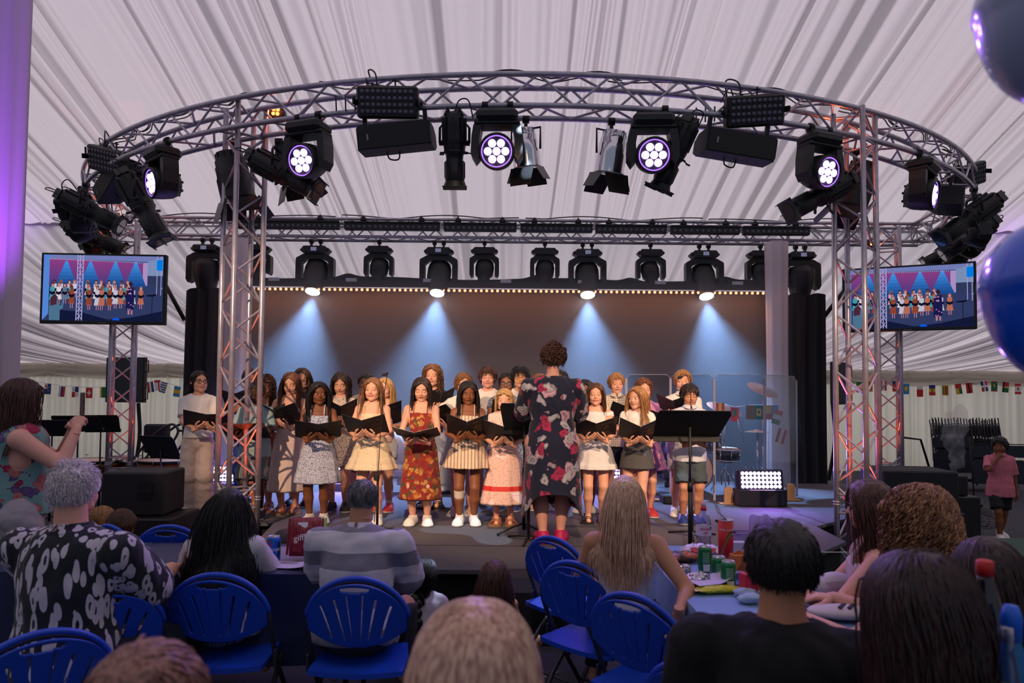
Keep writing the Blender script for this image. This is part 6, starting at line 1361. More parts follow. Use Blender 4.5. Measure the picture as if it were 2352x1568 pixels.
def table(x0, x1, y0, y1, label, m, drop, legs=True, clabel='', cname='tablecloth'):
 t = empty('folding_table', ((x0+x1)/2, (y0+y1)/2, 0), 0, label, 'table'); w_, d = x1-x0, y1-y0
 MB().box((0, 0, 0.715), (w_-0.02, d-0.02, 0.03), bev=.006).build('tabletop', mat('table_white', (200, 200, 205), .5), t)
 for sx in (-1, 1):
  for sy in (-1, 1): MB().cyl((sx*(w_/2-.15), sy*(d/2-.12), 0), (sx*(w_/2-.15), sy*(d/2-.12), .70), 0.014, n=8).build('leg', TUBE, t)
 for sx in (-1, 1): MB().cyl((sx*(w_/2-.15), -(d/2-.12), 0.25), (sx*(w_/2-.15), (d/2-.12), .25), 0.011, n=8).build('crossbar', TUBE, t)
 r_ = np.random.RandomState(int(abs(x0)*10)); ring = []
 nx, ny = int(w_/0.03), int(d/0.03)
 base = [(x0+(x1-x0)*i/nx, y0) for i in range(nx)]+[(x1, y0+(y1-y0)*i/ny) for i in range(ny)]+[(x1-(x1-x0)*i/nx, y1) for i in range(nx)]+[(x0, y1-(y1-y0)*i/ny) for i in range(ny)]
 base = np.array(base); cc = np.array([(x0+x1)/2, (y0+y1)/2]); s_ = np.cumsum(np.full(len(base), .03)); rows = []
 for v in (0, .06, .2, .4, .6, .8, 1.0):
  k = 0.014*(v**.7)*(np.sin(s_*15+2*np.sin(s_*2))+.6*np.sin(s_*31)); o = (base-cc)/np.abs(base-cc).max(1)[:, None]*0
  nrm = np.where(np.abs((base-cc)/[w_/2, d/2]) > 0.999, np.sign(base-cc), 0); bb = base+nrm*(0.006+0.02*v+k)[:, None]
  rows.append(np.column_stack([bb, np.full(len(base), 0.742-drop*v-(0.012*np.sin(s_*3) if v == 1 else 0))]))
 mb = MB().grid(np.array(rows), closed=True)
 gx, gy = np.meshgrid(np.linspace(x0-.006, x1+.006, 60), np.linspace(y0-.006, y1+.006, 40), indexing='ij'); gz = 0.742+0.0015*np.sin(gx*9+np.sin(gy*14))+0.001*np.sin(gy*23)
 gz[0] = gz[-1] = 0.742; gz[:, 0] = gz[:, -1] = .742
 mb.grid(np.stack([gx, gy, gz], -1)); c = mb.build(cname, m); tag(c, clabel, 'tablecloth')
 return t
table(-3.9, -0.66, 3.32, 3.98, 'long folding table under the navy cloth', mat('navy_paper_cloth', (26, 34, 74), .45, noise=.1, nscale=5, bump=.15, bscale=9), 0.42, clabel='glossy navy cloth draped over the long left table')
table(0.76, 1.36, 2.08, 4.02, 'folding table under the light blue cloth', mat('sky_cloth', (128, 158, 196), .8, noise=.05, nscale=6, bump=.15, bscale=14), 0.34, clabel='light blue cloth draped over the right table')
# ================================================================== AUDIENCE
def sitter(px, pyt, Y, rz, label, skin='fair', girl=True, build=1.0, lean=0.12, child=False, hy=0, hp=0.1, floor=False, arms='lap', H=None, seat=0.42, ch=None, dx=0, **kw):
 p = PY(px, pyt, Y); zt = p.z-0.015
 z0 = (seat+0.10) if not floor else 0.10
 if ch is not None:
  cx_, cy_, cr_ = LASTC[ch]; fw = (math.sin(cr_)*.075, -math.cos(cr_)*.075); zt = PY(px, pyt, cy_+fw[1]+.10).z-.015
 H = H or (zt-z0)/0.5/math.cos(lean)
 e = empty('person', (p.x, Y, 0), rz, label, 'person'); s = Person(H, skin, girl, child, sit=True, build=build, lean=lean, seat=seat, floor_sit=floor); s.root = e
 hx = s.headc[:2]; # keep the head over the picture column
 off = Rz(rz)@np.array([hx[0], hx[1], 0]); e.location = (p.x-off[0], Y-off[1]*0.5, 0) if ch is None else (cx_+fw[0]+dx, cy_+fw[1], 0)
 if skin in ('brown', 'dark', 'asian'): s.browm = mat('brow_black', (26, 20, 18), 0.9)
 if floor: s.legs_cross()
 else: s.legs_sit()
 if callable(arms): arms(s)
 elif arms == 'lap': s.arms([s.hip[0]+np.array([0.01, -0.17*H, 0.10*H]), s.hip[1]+np.array([-0.01, -0.17*H, 0.10*H])], poles=[(-.8, .6, -.4), (.8, .6, -.4)], hd=[(.5, -1, -.1), (-.5, -1, -.1)], pn=[(0, 0, -1), (0, 0, -1)], kinds=('relax', 'relax'))
 elif arms == 'table': s.arms([np.array([-0.10*H, -0.27*H, 0.80-0.0]), np.array([0.12*H, -0.27*H, 0.80])], poles=[(-.35, .35, -1), (.35, .35, -1)], hd=[(.6, -1, 0), (-.6, -1, 0)], pn=[(0, 0, -1), (0, 0, -1)], kinds=('relax', 'relax'))
 s.finish(e, headR=Rz(hy)@Rx(hp+lean*0.2), **kw); return s, e
leafp = pattern('white_leaf_print', (16, 18, 32), [(196, 186, 198)], 'leaf', 6.5, 0.34)
s, e = sitter(172, 1062, 2.78, PI-0.15, 'white-haired man in a black shirt with white leaf print, seen from behind', 'pink', False, 1.30, lean=.03, arms='table', hy=0.1, hp=.0)
s.hair(e, hairmat('hair_white', (252, 240, 244), (196, 184, 192), .6), 'short', length=.045, n=2600, seed=50, thick=.0016, curl=.45, vol=.006, capoff=.010)
s.top(e, leafp, sleeve=.95, z0=.462, loose=.03, off=.014, z1=.87); collar(s, e, leafp); s.legwear(e, mat('navy_shorts', (30, 34, 50), .9), length=.95, wide=1.1); s.shoes(e, star('black'))
s, e = sitter(545, 1120, 3.36, PI+.12, 'woman with very long black hair and a white shirt, head bowed, seen from behind', 'asian', True, 1.08, lean=.16, arms='table', hy=-0.25, hp=.45, ch=495, dx=-.075)
s.hair(e, hairmat('hair_jet', (26, 22, 24), (6, 6, 8), .36), 'long', length=.62, n=1700, seed=51, thick=.0022, front=False, vol=.008, capoff=.012)
ws = mat('white_crepe', (206, 198, 204), .85, noise=.04, bump=.25, bscale=40); s.top(e, ws, sleeve=1.6, z0=.462, loose=.05, off=.016, seed=7); s.legwear(e, pattern('grey_leaf_trousers', (190, 186, 194), [(140, 138, 150)], 'leaf', 5, .3), length=1.9, wide=1.35); s.shoes(e, star('black'))
stw = pattern('wide_grey_bands', (206, 198, 208), [(128, 122, 138)], 'bands', 38, 0.15)
s, e = sitter(765, 1098, 3.34, PI-.05, 'grey-haired man in glasses and a white and grey striped polo, seen from behind', 'olive', False, 1.29, lean=.16, arms='table', hy=0.42, hp=.28, ch=818, dx=-.060)
s.hair(e, hairmat('hair_grey', (160, 152, 160), (60, 56, 64), .5), 'short', length=.035, n=2600, seed=52, thick=.0014, vol=.003, capoff=.009); glasses(s, e, mat('glasses_dark_red', (60, 14, 26), .3), w=1.3)
s.top(e, stw, sleeve=1.0, z0=.462, loose=.035, off=.015, seed=8); collar(s, e, mat('polo_collar', (200, 192, 206), .9)); s.legwear(e, mat('charcoal_trousers', (40, 38, 44), .9), length=1.9, wide=1.1); s.shoes(e, star('black'))
def elbow(s):
 H = s.H; inv = Rz(-s.root.rotation_euler.z)
 tgt = inv@(np.array([0.83, 3.12, 0.78])-np.array([*s.root.location[:2], 0])); k = s.sh[0] if np.linalg.norm(s.sh[0][:2]-tgt[:2]) < np.linalg.norm(s.sh[1][:2]-tgt[:2]) else s.sh[1]; i = 0 if k is s.sh[0] else 1
 w2 = inv@(np.array([0.70, 2.88, 0.70])-np.array([*s.root.location[:2], 0]))
 T = [None, None]; T[i] = w2; T[1-i] = s.hip[1-i]+np.array([0.03, -0.18*H, 0.10*H]); po = [(-.8, .6, -.4), (.8, .6, -.4)]; po[i] = tuple(inv@np.array([0.9, 0.9, -.1]))
 s.arms(T, poles=po, hd=[(.1, -.4, -1), (.1, -.4, -1)], pn=[(1, 0, 0), (-1, 0, 0)], kinds=('relax', 'relax'))
s, e = sitter(1437, 1092, 3.22, PI-0.22, 'woman with long blonde hair and white strappy top leaning on the light blue table', 'tan', True, 1.0, lean=.06, arms=elbow, hy=0.0, hp=.05)
s.hair(e, hairmat('hair_ash_blonde', (255, 216, 180), (204, 154, 122), .4), 'long', length=.33, n=1900, seed=53, thick=.0021, front=False, vol=.006, capoff=.012)
s.top(e, mat('white_broderie', (214, 206, 214), .85, bump=.3, bscale=60), 'cami_top', sleeve=0, z1=.71, z0=.575, straps=.006, loose=.004); s.legwear(e, mat('black_trousers', (16, 16, 20), .8), length=1.9, wide=1.1); s.shoes(e, star('black'))
s, e = sitter(1806, 1203, 1.78, PI-.35, 'dark-haired man in a black T-shirt at the near end of the light blue table', 'olive', False, 1.25, lean=.10, hy=0.15, hp=.05)
s.hair(e, hairmat('hair_blackbrown', (40, 30, 30), (12, 10, 11), .5), 'short', length=.045, n=2600, seed=54, thick=.0018, vol=.010); s.top(e, mat('black_tee', (12, 12, 16), .9, noise=.1), sleeve=.9, z0=.462, loose=.03, off=.015); s.legwear(e, mat('black_trousers', (16, 16, 20), .8), length=1.9); s.shoes(e, star('black'))
s, e = sitter(1996, 1103, 2.95, PI+1.15, 'woman in dark glasses with long reddish brown hair, in profile at the light blue table', 'pink', True, 1.1, lean=.08, arms='table', hy=0.1, hp=0.05)
s.hair(e, hairmat('hair_redbrown', (112, 66, 54), (54, 30, 28), .4), 'long', length=.42, n=1500, seed=55, thick=.0022, front=False, vol=.006); glasses(s, e, w=1.3); s.top(e, mat('shell_top', (200, 176, 180), .9), 'top', sleeve=0, z1=.78, z0=.52, straps=.012); s.legwear(e, mat('denim', (50, 60, 90), .9), length=1.9); s.shoes(e, star('black'))
s, e = sitter(2112, 1122, 2.42, PI+.75, 'woman with a cloud of curly golden brown hair and a dotted navy top', 'pink', True, 1.15, lean=.08, arms='table', hy=0.0, hp=.05)
s.hair(e, hairmat('hair_curly_gold', (178, 122, 84), (92, 56, 40), .45), 'curly', length=.30, n=1700, seed=56, thick=.0019, curl=1.0, vol=.016, front=False, m2=hairmat('hair_gold_curl', (214, 160, 112), (150, 100, 66), .4)); s.top(e, pattern('navy_dots', (22, 24, 44), [(196, 196, 206)], 'spots', 60, .22), sleeve=.35, z0=.51, loose=.02); s.legwear(e, mat('denim', (50, 60, 90), .9), length=1.9); s.shoes(e, star('black'))
s, e = sitter(2128, 1292, 1.40, PI+.1, 'person with thick dark reddish hair in front of the curly-haired woman, large and blurred', 'olive', True, 1.2, lean=.08, hp=.05)
s.hair(e, hairmat('hair_mahogany', (60, 30, 26), (22, 12, 12), .45), 'bob', length=.20, n=1300, seed=57, thick=.003, curl=.12, vol=.020, front=False); s.top(e, pattern('bw_print', (190, 184, 190), [(30, 30, 36)], 'leaf', 8, .4), sleeve=.5, z0=.51, loose=.03); s.legwear(e, mat('denim', (50, 60, 90), .9), length=1.9)
s, e = sitter(1090, 1412, 1.02, PI, 'person with blonde bobbed hair at the bottom centre, seen from behind and out of focus', 'pink', True, 1.1, lean=.1, hp=.1, child=False)
s.hair(e, hairmat('hair_strawblonde', (250, 208, 180), (190, 142, 124), .5), 'bob', length=.13, n=1500, seed=58, thick=.0026, vol=.012, front=False); s.top(e, mat('grey_knit', (90, 84, 96), .9), sleeve=1.5, z0=.51, loose=.02); s.legwear(e, mat('denim', (50, 60, 90), .9), length=1.9)
s, e = sitter(312, 1500, 0.98, PI, 'person with light brown hair at the bottom left, only the blurred crown showing', 'pink', False, 1.1, lean=.1, hp=.1)
s.hair(e, hairmat('hair_lightbrown_blur', (160, 112, 96), (96, 62, 54), .5), 'short', length=.05, n=900, seed=59, thick=.003, vol=.006); s.top(e, mat('grey_knit', (90, 84, 96), .9), sleeve=1.5, z0=.51, loose=.02); s.legwear(e, mat('denim', (50, 60, 90), .9), length=1.9)
s, e = sitter(2278, 1243, 2.0, PI+.2, 'person with smooth dark brown hair behind the cola bottle at the right edge', 'olive', True, 1.0, lean=.08, hp=.1)
s.hair(e, hairmat('hair_choc', (66, 42, 36), (28, 18, 18), .45), 'bob', length=.25, n=1200, seed=60, thick=.0026, vol=.010, front=False); s.top(e, mat('dark_top', (30, 28, 36), .9), sleeve=.6, z0=.51, loose=.02); s.legwear(e, mat('denim', (50, 60, 90), .9), length=1.9)
s, e = sitter(972, 1284, 3.98, PI+.1, 'girl with a long dark braid and white crop top sitting before the stage', 'brown', True, 1.0, lean=.12, child=True, floor=True, hp=.1)
s.hair(e, HB['black'], 'pony', length=.12, seed=61, tie=(0.08, .42, -.36), n=900, thick=.003, curl=.12); P_ = curved([s.headc+np.array([0.04, .10, -.10]), s.headc+np.array([0.03, .13, -.22]), s.headc+np.array([0.0, .12, -.36]), s.headc+np.array([-0.04, .10, -.46])], 10)
bm_ = MB();
for i in range(0, len(P_)-1, 2): bm_.sphere(P_[i]+np.array([0.008*(-1)**(i//2), 0, 0]), 0.028-0.0004*i, 6, sc=(1.1, .9, 1.2))
bm_.build('braid', HB['black'], e); MB().tube([P_[1]+[0.025*math.cos(a), .02*math.sin(a), 0] for a in np.linspace(0, 2*PI, 12, endpoint=False)], .007, 6, closed=True).build('hair_tie', mat('pink_tie', (226, 150, 176), .7), e)
s.top(e, mat('white_cotton_top', (200, 190, 204), .9, noise=.03), sleeve=1.1, z0=.60, loose=.02); s.legwear(e, mat('denim_dark', (30, 36, 56), .9), length=1.3)
s, e = sitter(1137, 1286, 3.98, PI-.05, 'girl with long brown hair and white lace top sitting cross-legged before the stage', 'tan', True, 1.0, lean=.06, child=True, floor=True, hp=.02)
s.hair(e, hairmat('hair_warm_brown', (104, 58, 42), (50, 26, 20), .4), 'long', length=.36, seed=62, n=1100, thick=.0026, front=False, vol=.004); s.top(e, mat('white_lace', (206, 196, 206), .9, bump=.3, bscale=50), sleeve=0, z0=.51, z1=.80, straps=.010, loose=.01); s.legwear(e, mat('white_shorts', (205, 200, 200), .9), length=.8); s.shoes(e, mat('pink_shoe', (226, 150, 160), .6))
for px, py, Y, lb, sd in ((655, 1213, 4.35, 'dark-haired child low behind the blue drink can', 63), (277, 1174, 4.75, 'child with a brown bun beyond the navy table', 64), (232, 1180, 4.95, 'child with light brown hair half hidden by the white-haired man', 65)):
 s, e = sitter(px, py, Y, PI+.1, lb, 'tan', True, 1.0, lean=.05, child=True, floor=True, hp=.05, H=1.35 if sd > 63 else 1.28)
 s.hair(e, HB[['dark', 'brown', 'honey'][sd-63]], 'pony', length=.08 if sd != 63 else .2, seed=sd, tie=(0, .48, -.2) if sd != 63 else None, n=700, thick=.0026)
 if sd == 64: MB().sphere(s.headc+s.headR@np.array([0, .10, -.045]), 0.035, 8, sc=(1.1, .8, .9)).build('hair_bun', HB['brown'], e)
 s.top(e, mat(['plum_top', 'tan_top', 'mustard_top'][sd-63], (120, 90, 80), .9), sleeve=.5, z0=.51); s.legwear(e, mat('denim_dark', (30, 36, 56), .9), length=1.3)
 if sd > 63: e.location.z = PY(px, py, Y).z-(0.10+0.5*1.35)*1.0+0.0; e.location.z = max(0.0, e.location.z)
Y = 4.35; H = PY(50, 868, Y).z-0.02; p = PY(52, 900, Y); e = empty('person', (p.x, Y, 0), PI-0.95, 'standing woman in a turquoise flowered sleeveless top filming the choir with her phone', 'person')
s = Person(H, 'pink', True, False, build=1.18); s.root = e; s.legs_stand(spread=.06)
inv = Rz(-(PI-0.95)); W = lambda px, py, Yy: inv@(np.array(PY(px, py, Yy))-np.array([p.x, Y, 0]))
T = [W(168, 985, Y+0.20), W(176, 985, Y+0.02)]; T = sorted(T, key=lambda q: q[0]); ph = W(189, 932, Y+0.12)
s.arms(T, poles=[(-.4, .1, -1), (.4, .1, -1)], hd=[ph-T[0], ph-T[1]], pn=[(.8, -.3, .2), (-.8, -.3, .2)], kinds=('phone', 'phone')); s.finish(e, headR=Rz(0.25)@Rx(-.05), smile=1, lid=.3)
s.hair(e, hairmat('hair_film_brown', (96, 56, 46), (44, 26, 24), .4), 'long', length=.34, n=1100, seed=70, thick=.0028, curl=.12, vol=.006, front=False)
ft = pattern('turquoise_flower_print', (120, 160, 158), [(178, 40, 84), (110, 84, 140), (206, 120, 120)], 'flowers', 8.0, .36); s.top(e, ft, 'top', sleeve=0, z1=.85, z0=.50, loose=.04, off=.016); s.legwear(e, mat('pale_trousers', (170, 160, 168), .85, noise=.04), length=1.98, wide=1.5, hemw=1.3, z1=.57); s.shoes(e, star('white'))
w0 = s.arm[1][1]; MB().tube([w0+(s.arm[1][0]-w0)*0.10+Rz(0)@np.array([.030*math.cos(a), .020*math.sin(a), .022*math.sin(a)]) for a in np.linspace(0, 2*PI, 16, endpoint=False)], .006, 6, closed=True).build('bracelet', CHROME, e)
po = empty('phone', PY(189, 928, Y+0.12), PI-0.75, 'mobile phone held up by the filming woman', 'phone'); MB().box((0, 0, 0), (0.075, 0.010, 0.155), bev=.004).build('phone_case', mat('marbled_case', (90, 76, 70), .5, noise=.4, nscale=30), po); MB().box((0, -0.0058, 0), (0.068, 0.001, 0.146)).build('phone_screen', mat('phone_glass', (30, 30, 40), .1), po)
Y = 8.0; H = PY(2297, 1003, Y).z-0.01; p = PY(2297, 1100, Y); e = empty('person', (p.x, Y, 0), -0.35, 'small boy in a pink polo and black shorts walking, hand to his mouth', 'person')
s = Person(H, 'brown', False, True); s.browm = mat('brow_black', (26, 20, 18), 0.9); s.root = e; s.legs_stand(spread=.03, step=(-.10, .16)); s.arms([s.headc+np.array([-.05, -.50*s.hh, -.66*s.hh]), (s.sw+.05*H, .02, .47*H)], poles=[(-.8, -.1, -.9), (.5, 1, 0)], hd=[(.50, .12, .75), (.1, -.1, -1)], pn=[(.3, 1, 0), (-1, 0, 0)], kinds=('hold', 'relax'))
s.finish(e, headR=Rz(-.35)@Rx(.05), gaze=-.3); s.hair(e, HB['black'], 'short', length=.05, seed=71, n=500, thick=.004); pk = mat('pink_polo', (206, 116, 128), .9, noise=.04); s.top(e, pk, sleeve=.9, z0=.42, loose=.03); collar(s, e, pk); s.legwear(e, mat('black_trousers', (16, 16, 20), .8), length=.85, wide=1.2); s.shoes(e, star('white'))
# ================================================================== STAGE GEAR
def music_stand(loc, rz, ht, label, tilt=0.5, w=0.52, h=0.33, base=True, z0=None, group='black music stands', solid=True):
 e = empty('music_stand', loc, rz, label, 'music stand', group)
 a = tilt; dn = np.array([0, -math.sin(a), math.cos(a)]); nn = np.array([0, math.cos(a), math.sin(a)])   # desk up direction, reading side
 V = []; c = np.array([0, 0.0, ht])
 pts = [(-w*.5, 0), (w*.5, 0), (w*.5, h*.12), (w*.54, h*.85), (w*.50, h), (-w*.50, h), (-w*.54, h*.85), (-w*.5, h*.12)]
 for t in (0, .006): V += [c+np.array([x, 0, 0])+dn*(z-h*.45)+nn*t for x, z in pts]
 n = 8; MB().add(V, [tuple(range(n))[::-1], tuple(range(n, 2*n))]+[(i, (i+1) % n, n+(i+1) % n, n+i) for i in range(n)], 0, False).build('desk', MSTAND, e)
 V = [];
 for t in (0, .055):
  for x, z in ((-w*.5, -.003), (w*.5, -.003), (w*.5, .003), (-w*.5, .003)): V.append(c+np.array([x, 0, 0])+dn*(z-h*.45)+nn*t)
 MB().add(V, [(0, 3, 2, 1), (4, 5, 6, 7), (0, 1, 5, 4), (1, 2, 6, 5), (2, 3, 7, 6), (3, 0, 4, 7)], 0, False).build('ledge', MSTAND, e)
 MB().cyl((0, 0, 0.04), (0, 0, ht*.55), 0.016, n=10).cyl((0, 0, ht*.5), (0, 0, ht-.02), 0.010, n=10).cyl((0, 0, ht*.5), (0, 0, ht*.57), .020, n=10).build('pole', BLKP, e)
 for k in range(3):
  an = k*2*PI/3+.5; MB().tube(curved([(0, 0, .10), (.12*math.cos(an), .12*math.sin(an), .07), (.26*math.cos(an), .26*math.sin(an), .012)], 5), .011, 6).build('foot', BLKP, e)
 return e
MSTAND = mat('stand_black', (20, 20, 23), 0.5)
Y = YF(1232, 1585); music_stand((PY(1585, 1200, 5.35).x, 5.35, STAGE), PI, PY(1585, 975, 5.35).z-STAGE, 'black music stand with a wide solid desk in front of the boy in blue trainers', tilt=-0.95, w=.53, h=.36)
music_stand((PY(1203, 1200, 6.25).x, 6.25, STAGE), PI-.1, PY(1200, 960, 6.25).z-STAGE, 'black music stand in front of the conductor, mostly hidden by her dress', tilt=-0.7, w=.40)
for px, py, Y, rz, tl, lb in ((500, 995-30, 8.6, 0, .7, 'black music stand standing behind the left front tower'),):
 pass
def mic_stand(px, pyb, pyt, label, gx=0.0, Y=None, z=STAGE):
 Y = Y or PZ(px, pyb, z).y; p = PY(px, pyb, Y); t = PY(px, pyt, Y); ht = t.z-z
 e = empty('mic_stand', (p.x, Y, z), 0, label, 'microphone stand', 'thin microphone stands on the stage')
 MB().lathe([(0.15, 0), (.15, .012), (.14, .02), (.02, .03)], n=24).build('base', BLKP, e) if gx == 0 else [MB().tube([(0, 0, .05), (.24*math.cos(a), .24*math.sin(a), .01)], .010, 6).build('foot', BLKP, e) for a in (0.3, 2.4, 4.5)]
 MB().cyl((0, 0, .02), (0, 0, .50), .012, n=10).build('pole', BLKP, e); MB().box((-.01, -.01, .50), (.05, .04, .06), bev=.008).build('clutch', BLKP, e)
 P_ = curved([(-.02, -.03, .10), (0, -.01, .50), (.01+gx*.3, 0, ht*.75), (0.03+gx*.6, 0, ht-.05), (.02+gx, -.02, ht), (-.03+gx*1.3, -.04, ht-.02)], 8); MB().tube(P_, .0035, 6).build('boom', BLKP, e)
 MB().lathe([(.006, -.03), (.013, -.02), (.014, .01), (.008, .02)], P_[-1], (-1, -.3, -.3), n=10).build('microphone', mat('mic_foam', (40, 30, 32), .8), e)
 MB().tube(curved([(0, 0, .03), (.05, -.1, .004), (.02, -.3, .004), (.09, -.45, .004), (.03, -.6, .004)], 8), .004, 5).build('cable', BLKP, e)
mic_stand(866, 1222, 855, 'thin microphone stand in front of the smiling girl in cream', gx=.06)
mic_stand(1590, 1215, 862, 'thin bent microphone stand reaching before the face of the tall blond boy', gx=-.07, Y=6.2)
mic_stand(1214, 1228, 1010, 'low microphone stand beside the conductor with a cable trailing to the stage edge', gx=.02, Y=5.95)
ACR = bpy.data.materials.new('clear_acrylic'); ACR.use_nodes = True; nt = ACR.node_tree; nt.nodes.clear()
tr = nt.nodes.new('ShaderNodeBsdfTransparent'); tr.inputs[0].default_value = (.86, .88, .90, 1); gl = nt.nodes.new('ShaderNodeBsdfGlossy'); gl.inputs[1].default_value = .06; gl.inputs[0].default_value = (1, 1, 1, 1)
lw = nt.nodes.new('ShaderNodeLayerWeight'); lw.inputs[0].default_value = .12; mx = nt.nodes.new('ShaderNodeMixShader'); o_ = nt.nodes.new('ShaderNodeOutputMaterial'); nt.links.new(lw.outputs[1], mx.inputs[0]); nt.links.new(tr.outputs[0], mx.inputs[1]); nt.links.new(gl.outputs[0], mx.inputs[2]); nt.links.new(mx.outputs[0], o_.inputs[0])
EDGE = mat('acrylic_edge', (170, 170, 180), .2, coat=.5)
pts = [(1400, 8.7), (1438, 8.6), (1540, 8.5), (1640, 8.35), (1755, 8.3), (1829, 8.75)]
pts = [(PY(px, 1000, Y).x, Y) for px, Y in pts]
for i in range(1, 5):
 (x0, y0), (x1, y1) = pts[i], pts[i+1]; L_ = math.hypot(x1-x0, y1-y0)-.012; an = math.atan2(y1-y0, x1-x0); ht = PY(1600, 860, 8.4).z-STAGE
 e = empty('acrylic_screen', ((x0+x1)/2, (y0+y1)/2, STAGE), an, ['clear acrylic drum shield panel at the left, behind the girl in grey', 'clear acrylic drum shield panel behind the two boys in white', 'clear acrylic drum shield panel in front of the cymbals', 'clear acrylic drum shield panel at the right end, before the wrapped column'][i-1], 'screen', 'clear drum shield panels')
 MB().prism([(-L_/2, 0.01), (L_/2, .01), (L_/2, ht-.04), (L_/2-.04, ht), (-L_/2+.04, ht), (-L_/2, ht-.04)], -.003, .003).build('sheet', ACR, e)
 MB().tube([(-L_/2, 0, .01), (-L_/2, 0, ht-.04), (-L_/2+.04, 0, ht), (L_/2-.04, 0, ht), (L_/2, 0, ht-.04), (L_/2, 0, .01)], .0035, 4).build('edge', EDGE, e)
 for sx in ((-1,) if i < 4 else (-1, 1)): MB().box((sx*(L_/2+.004), -.006, ht/2-.02), (.028, .012, ht-.06)).build('hinge_strip', EDGE, e)
wd = mat('plywood', (196, 150, 104), .6, noise=.1, nscale=12)
for px, py, Y, lb in ((1673, 1128, 8.15, 'wooden foot of the drum shield left of the bright led panel'), (1816, 1122, 8.5, 'wooden foot of the drum shield right of the bright led panel'), (1494, 1120, 8.4, 'wooden foot of the drum shield behind the girl in grey')):
 p = PY(px, py, Y); e = empty('shield_foot', (p.x, Y, STAGE), 0, lb, 'support', 'wooden feet of the drum shield'); MB().prism([(-.05, 0), (.05, 0), (.05, .17), (.03, .20), (-.03, .20), (-.05, .17)], -.012, .012).build('upright', wd, e); MB().box((0, 0, .006), (.22, .12, .012), bev=.003).build('base', wd, e)
DX, DY = PY(1600, 1000, 9.2).x, 9.2
e = empty('drum_kit', (DX, DY, STAGE), 0, 'black drum kit with chrome hardware behind the clear shield', 'drum kit')
SHL = mat('drum_shell', (18, 18, 22), .2, coat=.6); HEADM = mat('drum_head', (206, 170, 150), .5); CYM = mat('cymbal_bronze', (176, 104, 66), .28, .85)
def drum(c, r, h, ax, nm):
 c = np.array(c, float); ax = np.array(ax, float); ax /= np.linalg.norm(ax); o = MB().cyl(c-ax*h/2, c+ax*h/2, r, n=28).build(nm, SHL, e)
 for s_ in (-1, 1): MB().lathe([(r*1.0, -.008), (r*1.035, -.012), (r*1.035, .012), (r*1.0, .012)], c+ax*s_*h/2, ax, n=28, cap=False).build('hoop', CHROME, o)
 for s_ in (-1, 1): MB().cyl(c+ax*s_*(h/2), c+ax*s_*(h/2+.003), r*.98, n=28).build('drum_head', HEADM, o)
 S, U, D = frame_from(ax)
 for k in range(8):
  d = S*math.cos(k*PI/4)+U*math.sin(k*PI/4); MB().cyl(c+d*r*1.02-ax*h*.48, c+d*r*1.02+ax*h*.48, .005, n=6).cyl(c+d*r*1.02-ax*h*.15, c+d*r*1.02+ax*h*.15, .011, n=6).build('lug', CHROME, o)
drum((-.12, 0, .30), .28, .40, (0, 1, 0), 'bass_drum'); drum((-.26, -.10, .72), .15, .22, (.15, -.5, 1), 'tom'); drum((.16, -.12, .68), .13, .20, (-.1, -.4, 1), 'tom'); drum((.34, -.22, .52), .17, .14, (0, -.1, 1), 'snare_drum'); drum((-.62, -.15, .42), .19, .34, (0, -.1, 1), 'floor_tom')
def cymb(c, r, ax, pole=True):
 c = np.array(c, float); MB().lathe([(.004, .022), (.03, .018), (.045, .008), (r*.6, .002), (r, -.012)], c, ax, n=28, cap=False).build('cymbal', CYM, e)
 if pole:
  MB().cyl((c[0], c[1], .28), (c[0], c[1], c[2]), .010, n=8).cyl((c[0], c[1], .28), (c[0], c[1], .6), .015, n=8).build('cymbal_pole', CHROME, e)
  for k in range(3): a_ = k*2.09+.3; MB().tube([(c[0], c[1], .32), (c[0]+.20*math.cos(a_), c[1]+.20*math.sin(a_), .01)], .009, 6).build('stand_leg', CHROME, e)
cymb((.36, -.05, 1.12), .24, (.25, -.35, 1)); cymb((.78, -.1, .82), .17, (0, 0, 1)); cymb((-.75, .1, 1.15), .22, (-.2, -.3, 1)); cymb((.95, .15, 1.38), .22, (.3, -.5, 1))
MB().cyl((.45, -.3, .98), (.52, -.32, .68), .009, n=8).build('mic_clip', CHROME, e); MB().lathe([(.17, 0), (.17, .06), (.16, .08)], (-.1, .5, .5), n=20).cyl((-.1, .5, 0), (-.1, .5, .5), .02).build('stool', BLKP, e)
for k in range(5): MB().tube([(.5+.12*k, -.15, .02), (.42+.1*k, -.1, .35)], .008, 6).build('pedal_rod', CHROME, e)
def boxthing(name, px, py, Y, w, d, h, label, cat, m=None, z=STAGE, rz=0, front=None, group=None):
 p = PY(px, py, Y); e = empty(name, (p.x, Y, z), rz, label, cat, group); MB().box((0, 0, h/2), (w, d, h), bev=.012).build('cabinet', m or BLKP, e)
 if front: front(e, w, d, h)
 return e
def amp_front(e, w, d, h):
 MB().box((0, -d/2-.004, h*.40), (w*.9, .008, h*.68)).build('grille', mat('speaker_grille', (14, 14, 16), .6), e); MB().box((0, -d/2-.006, h*.86), (w*.9, .012, h*.16)).build('control_strip', mat('orange_strip', (236, 130, 20), .5), e)
 for k in range(5): MB().cyl((w*(-.3+.15*k), -d/2-.012, h*.86), (w*(-.3+.15*k), -d/2-.028, h*.86), .012, n=10).build('knob', BLKP, e)
boxthing('guitar_amp', 1018, 1085, 8.9, .44, .28, .42, 'black amplifier with an orange control strip behind the girl in the orange dress', 'amplifier', front=amp_front)
boxthing('stage_box', 1552, 1130, 8.2, .34, .24, .10, 'low black stage box by the drum shield behind the boy in blue trainers', 'stage box')
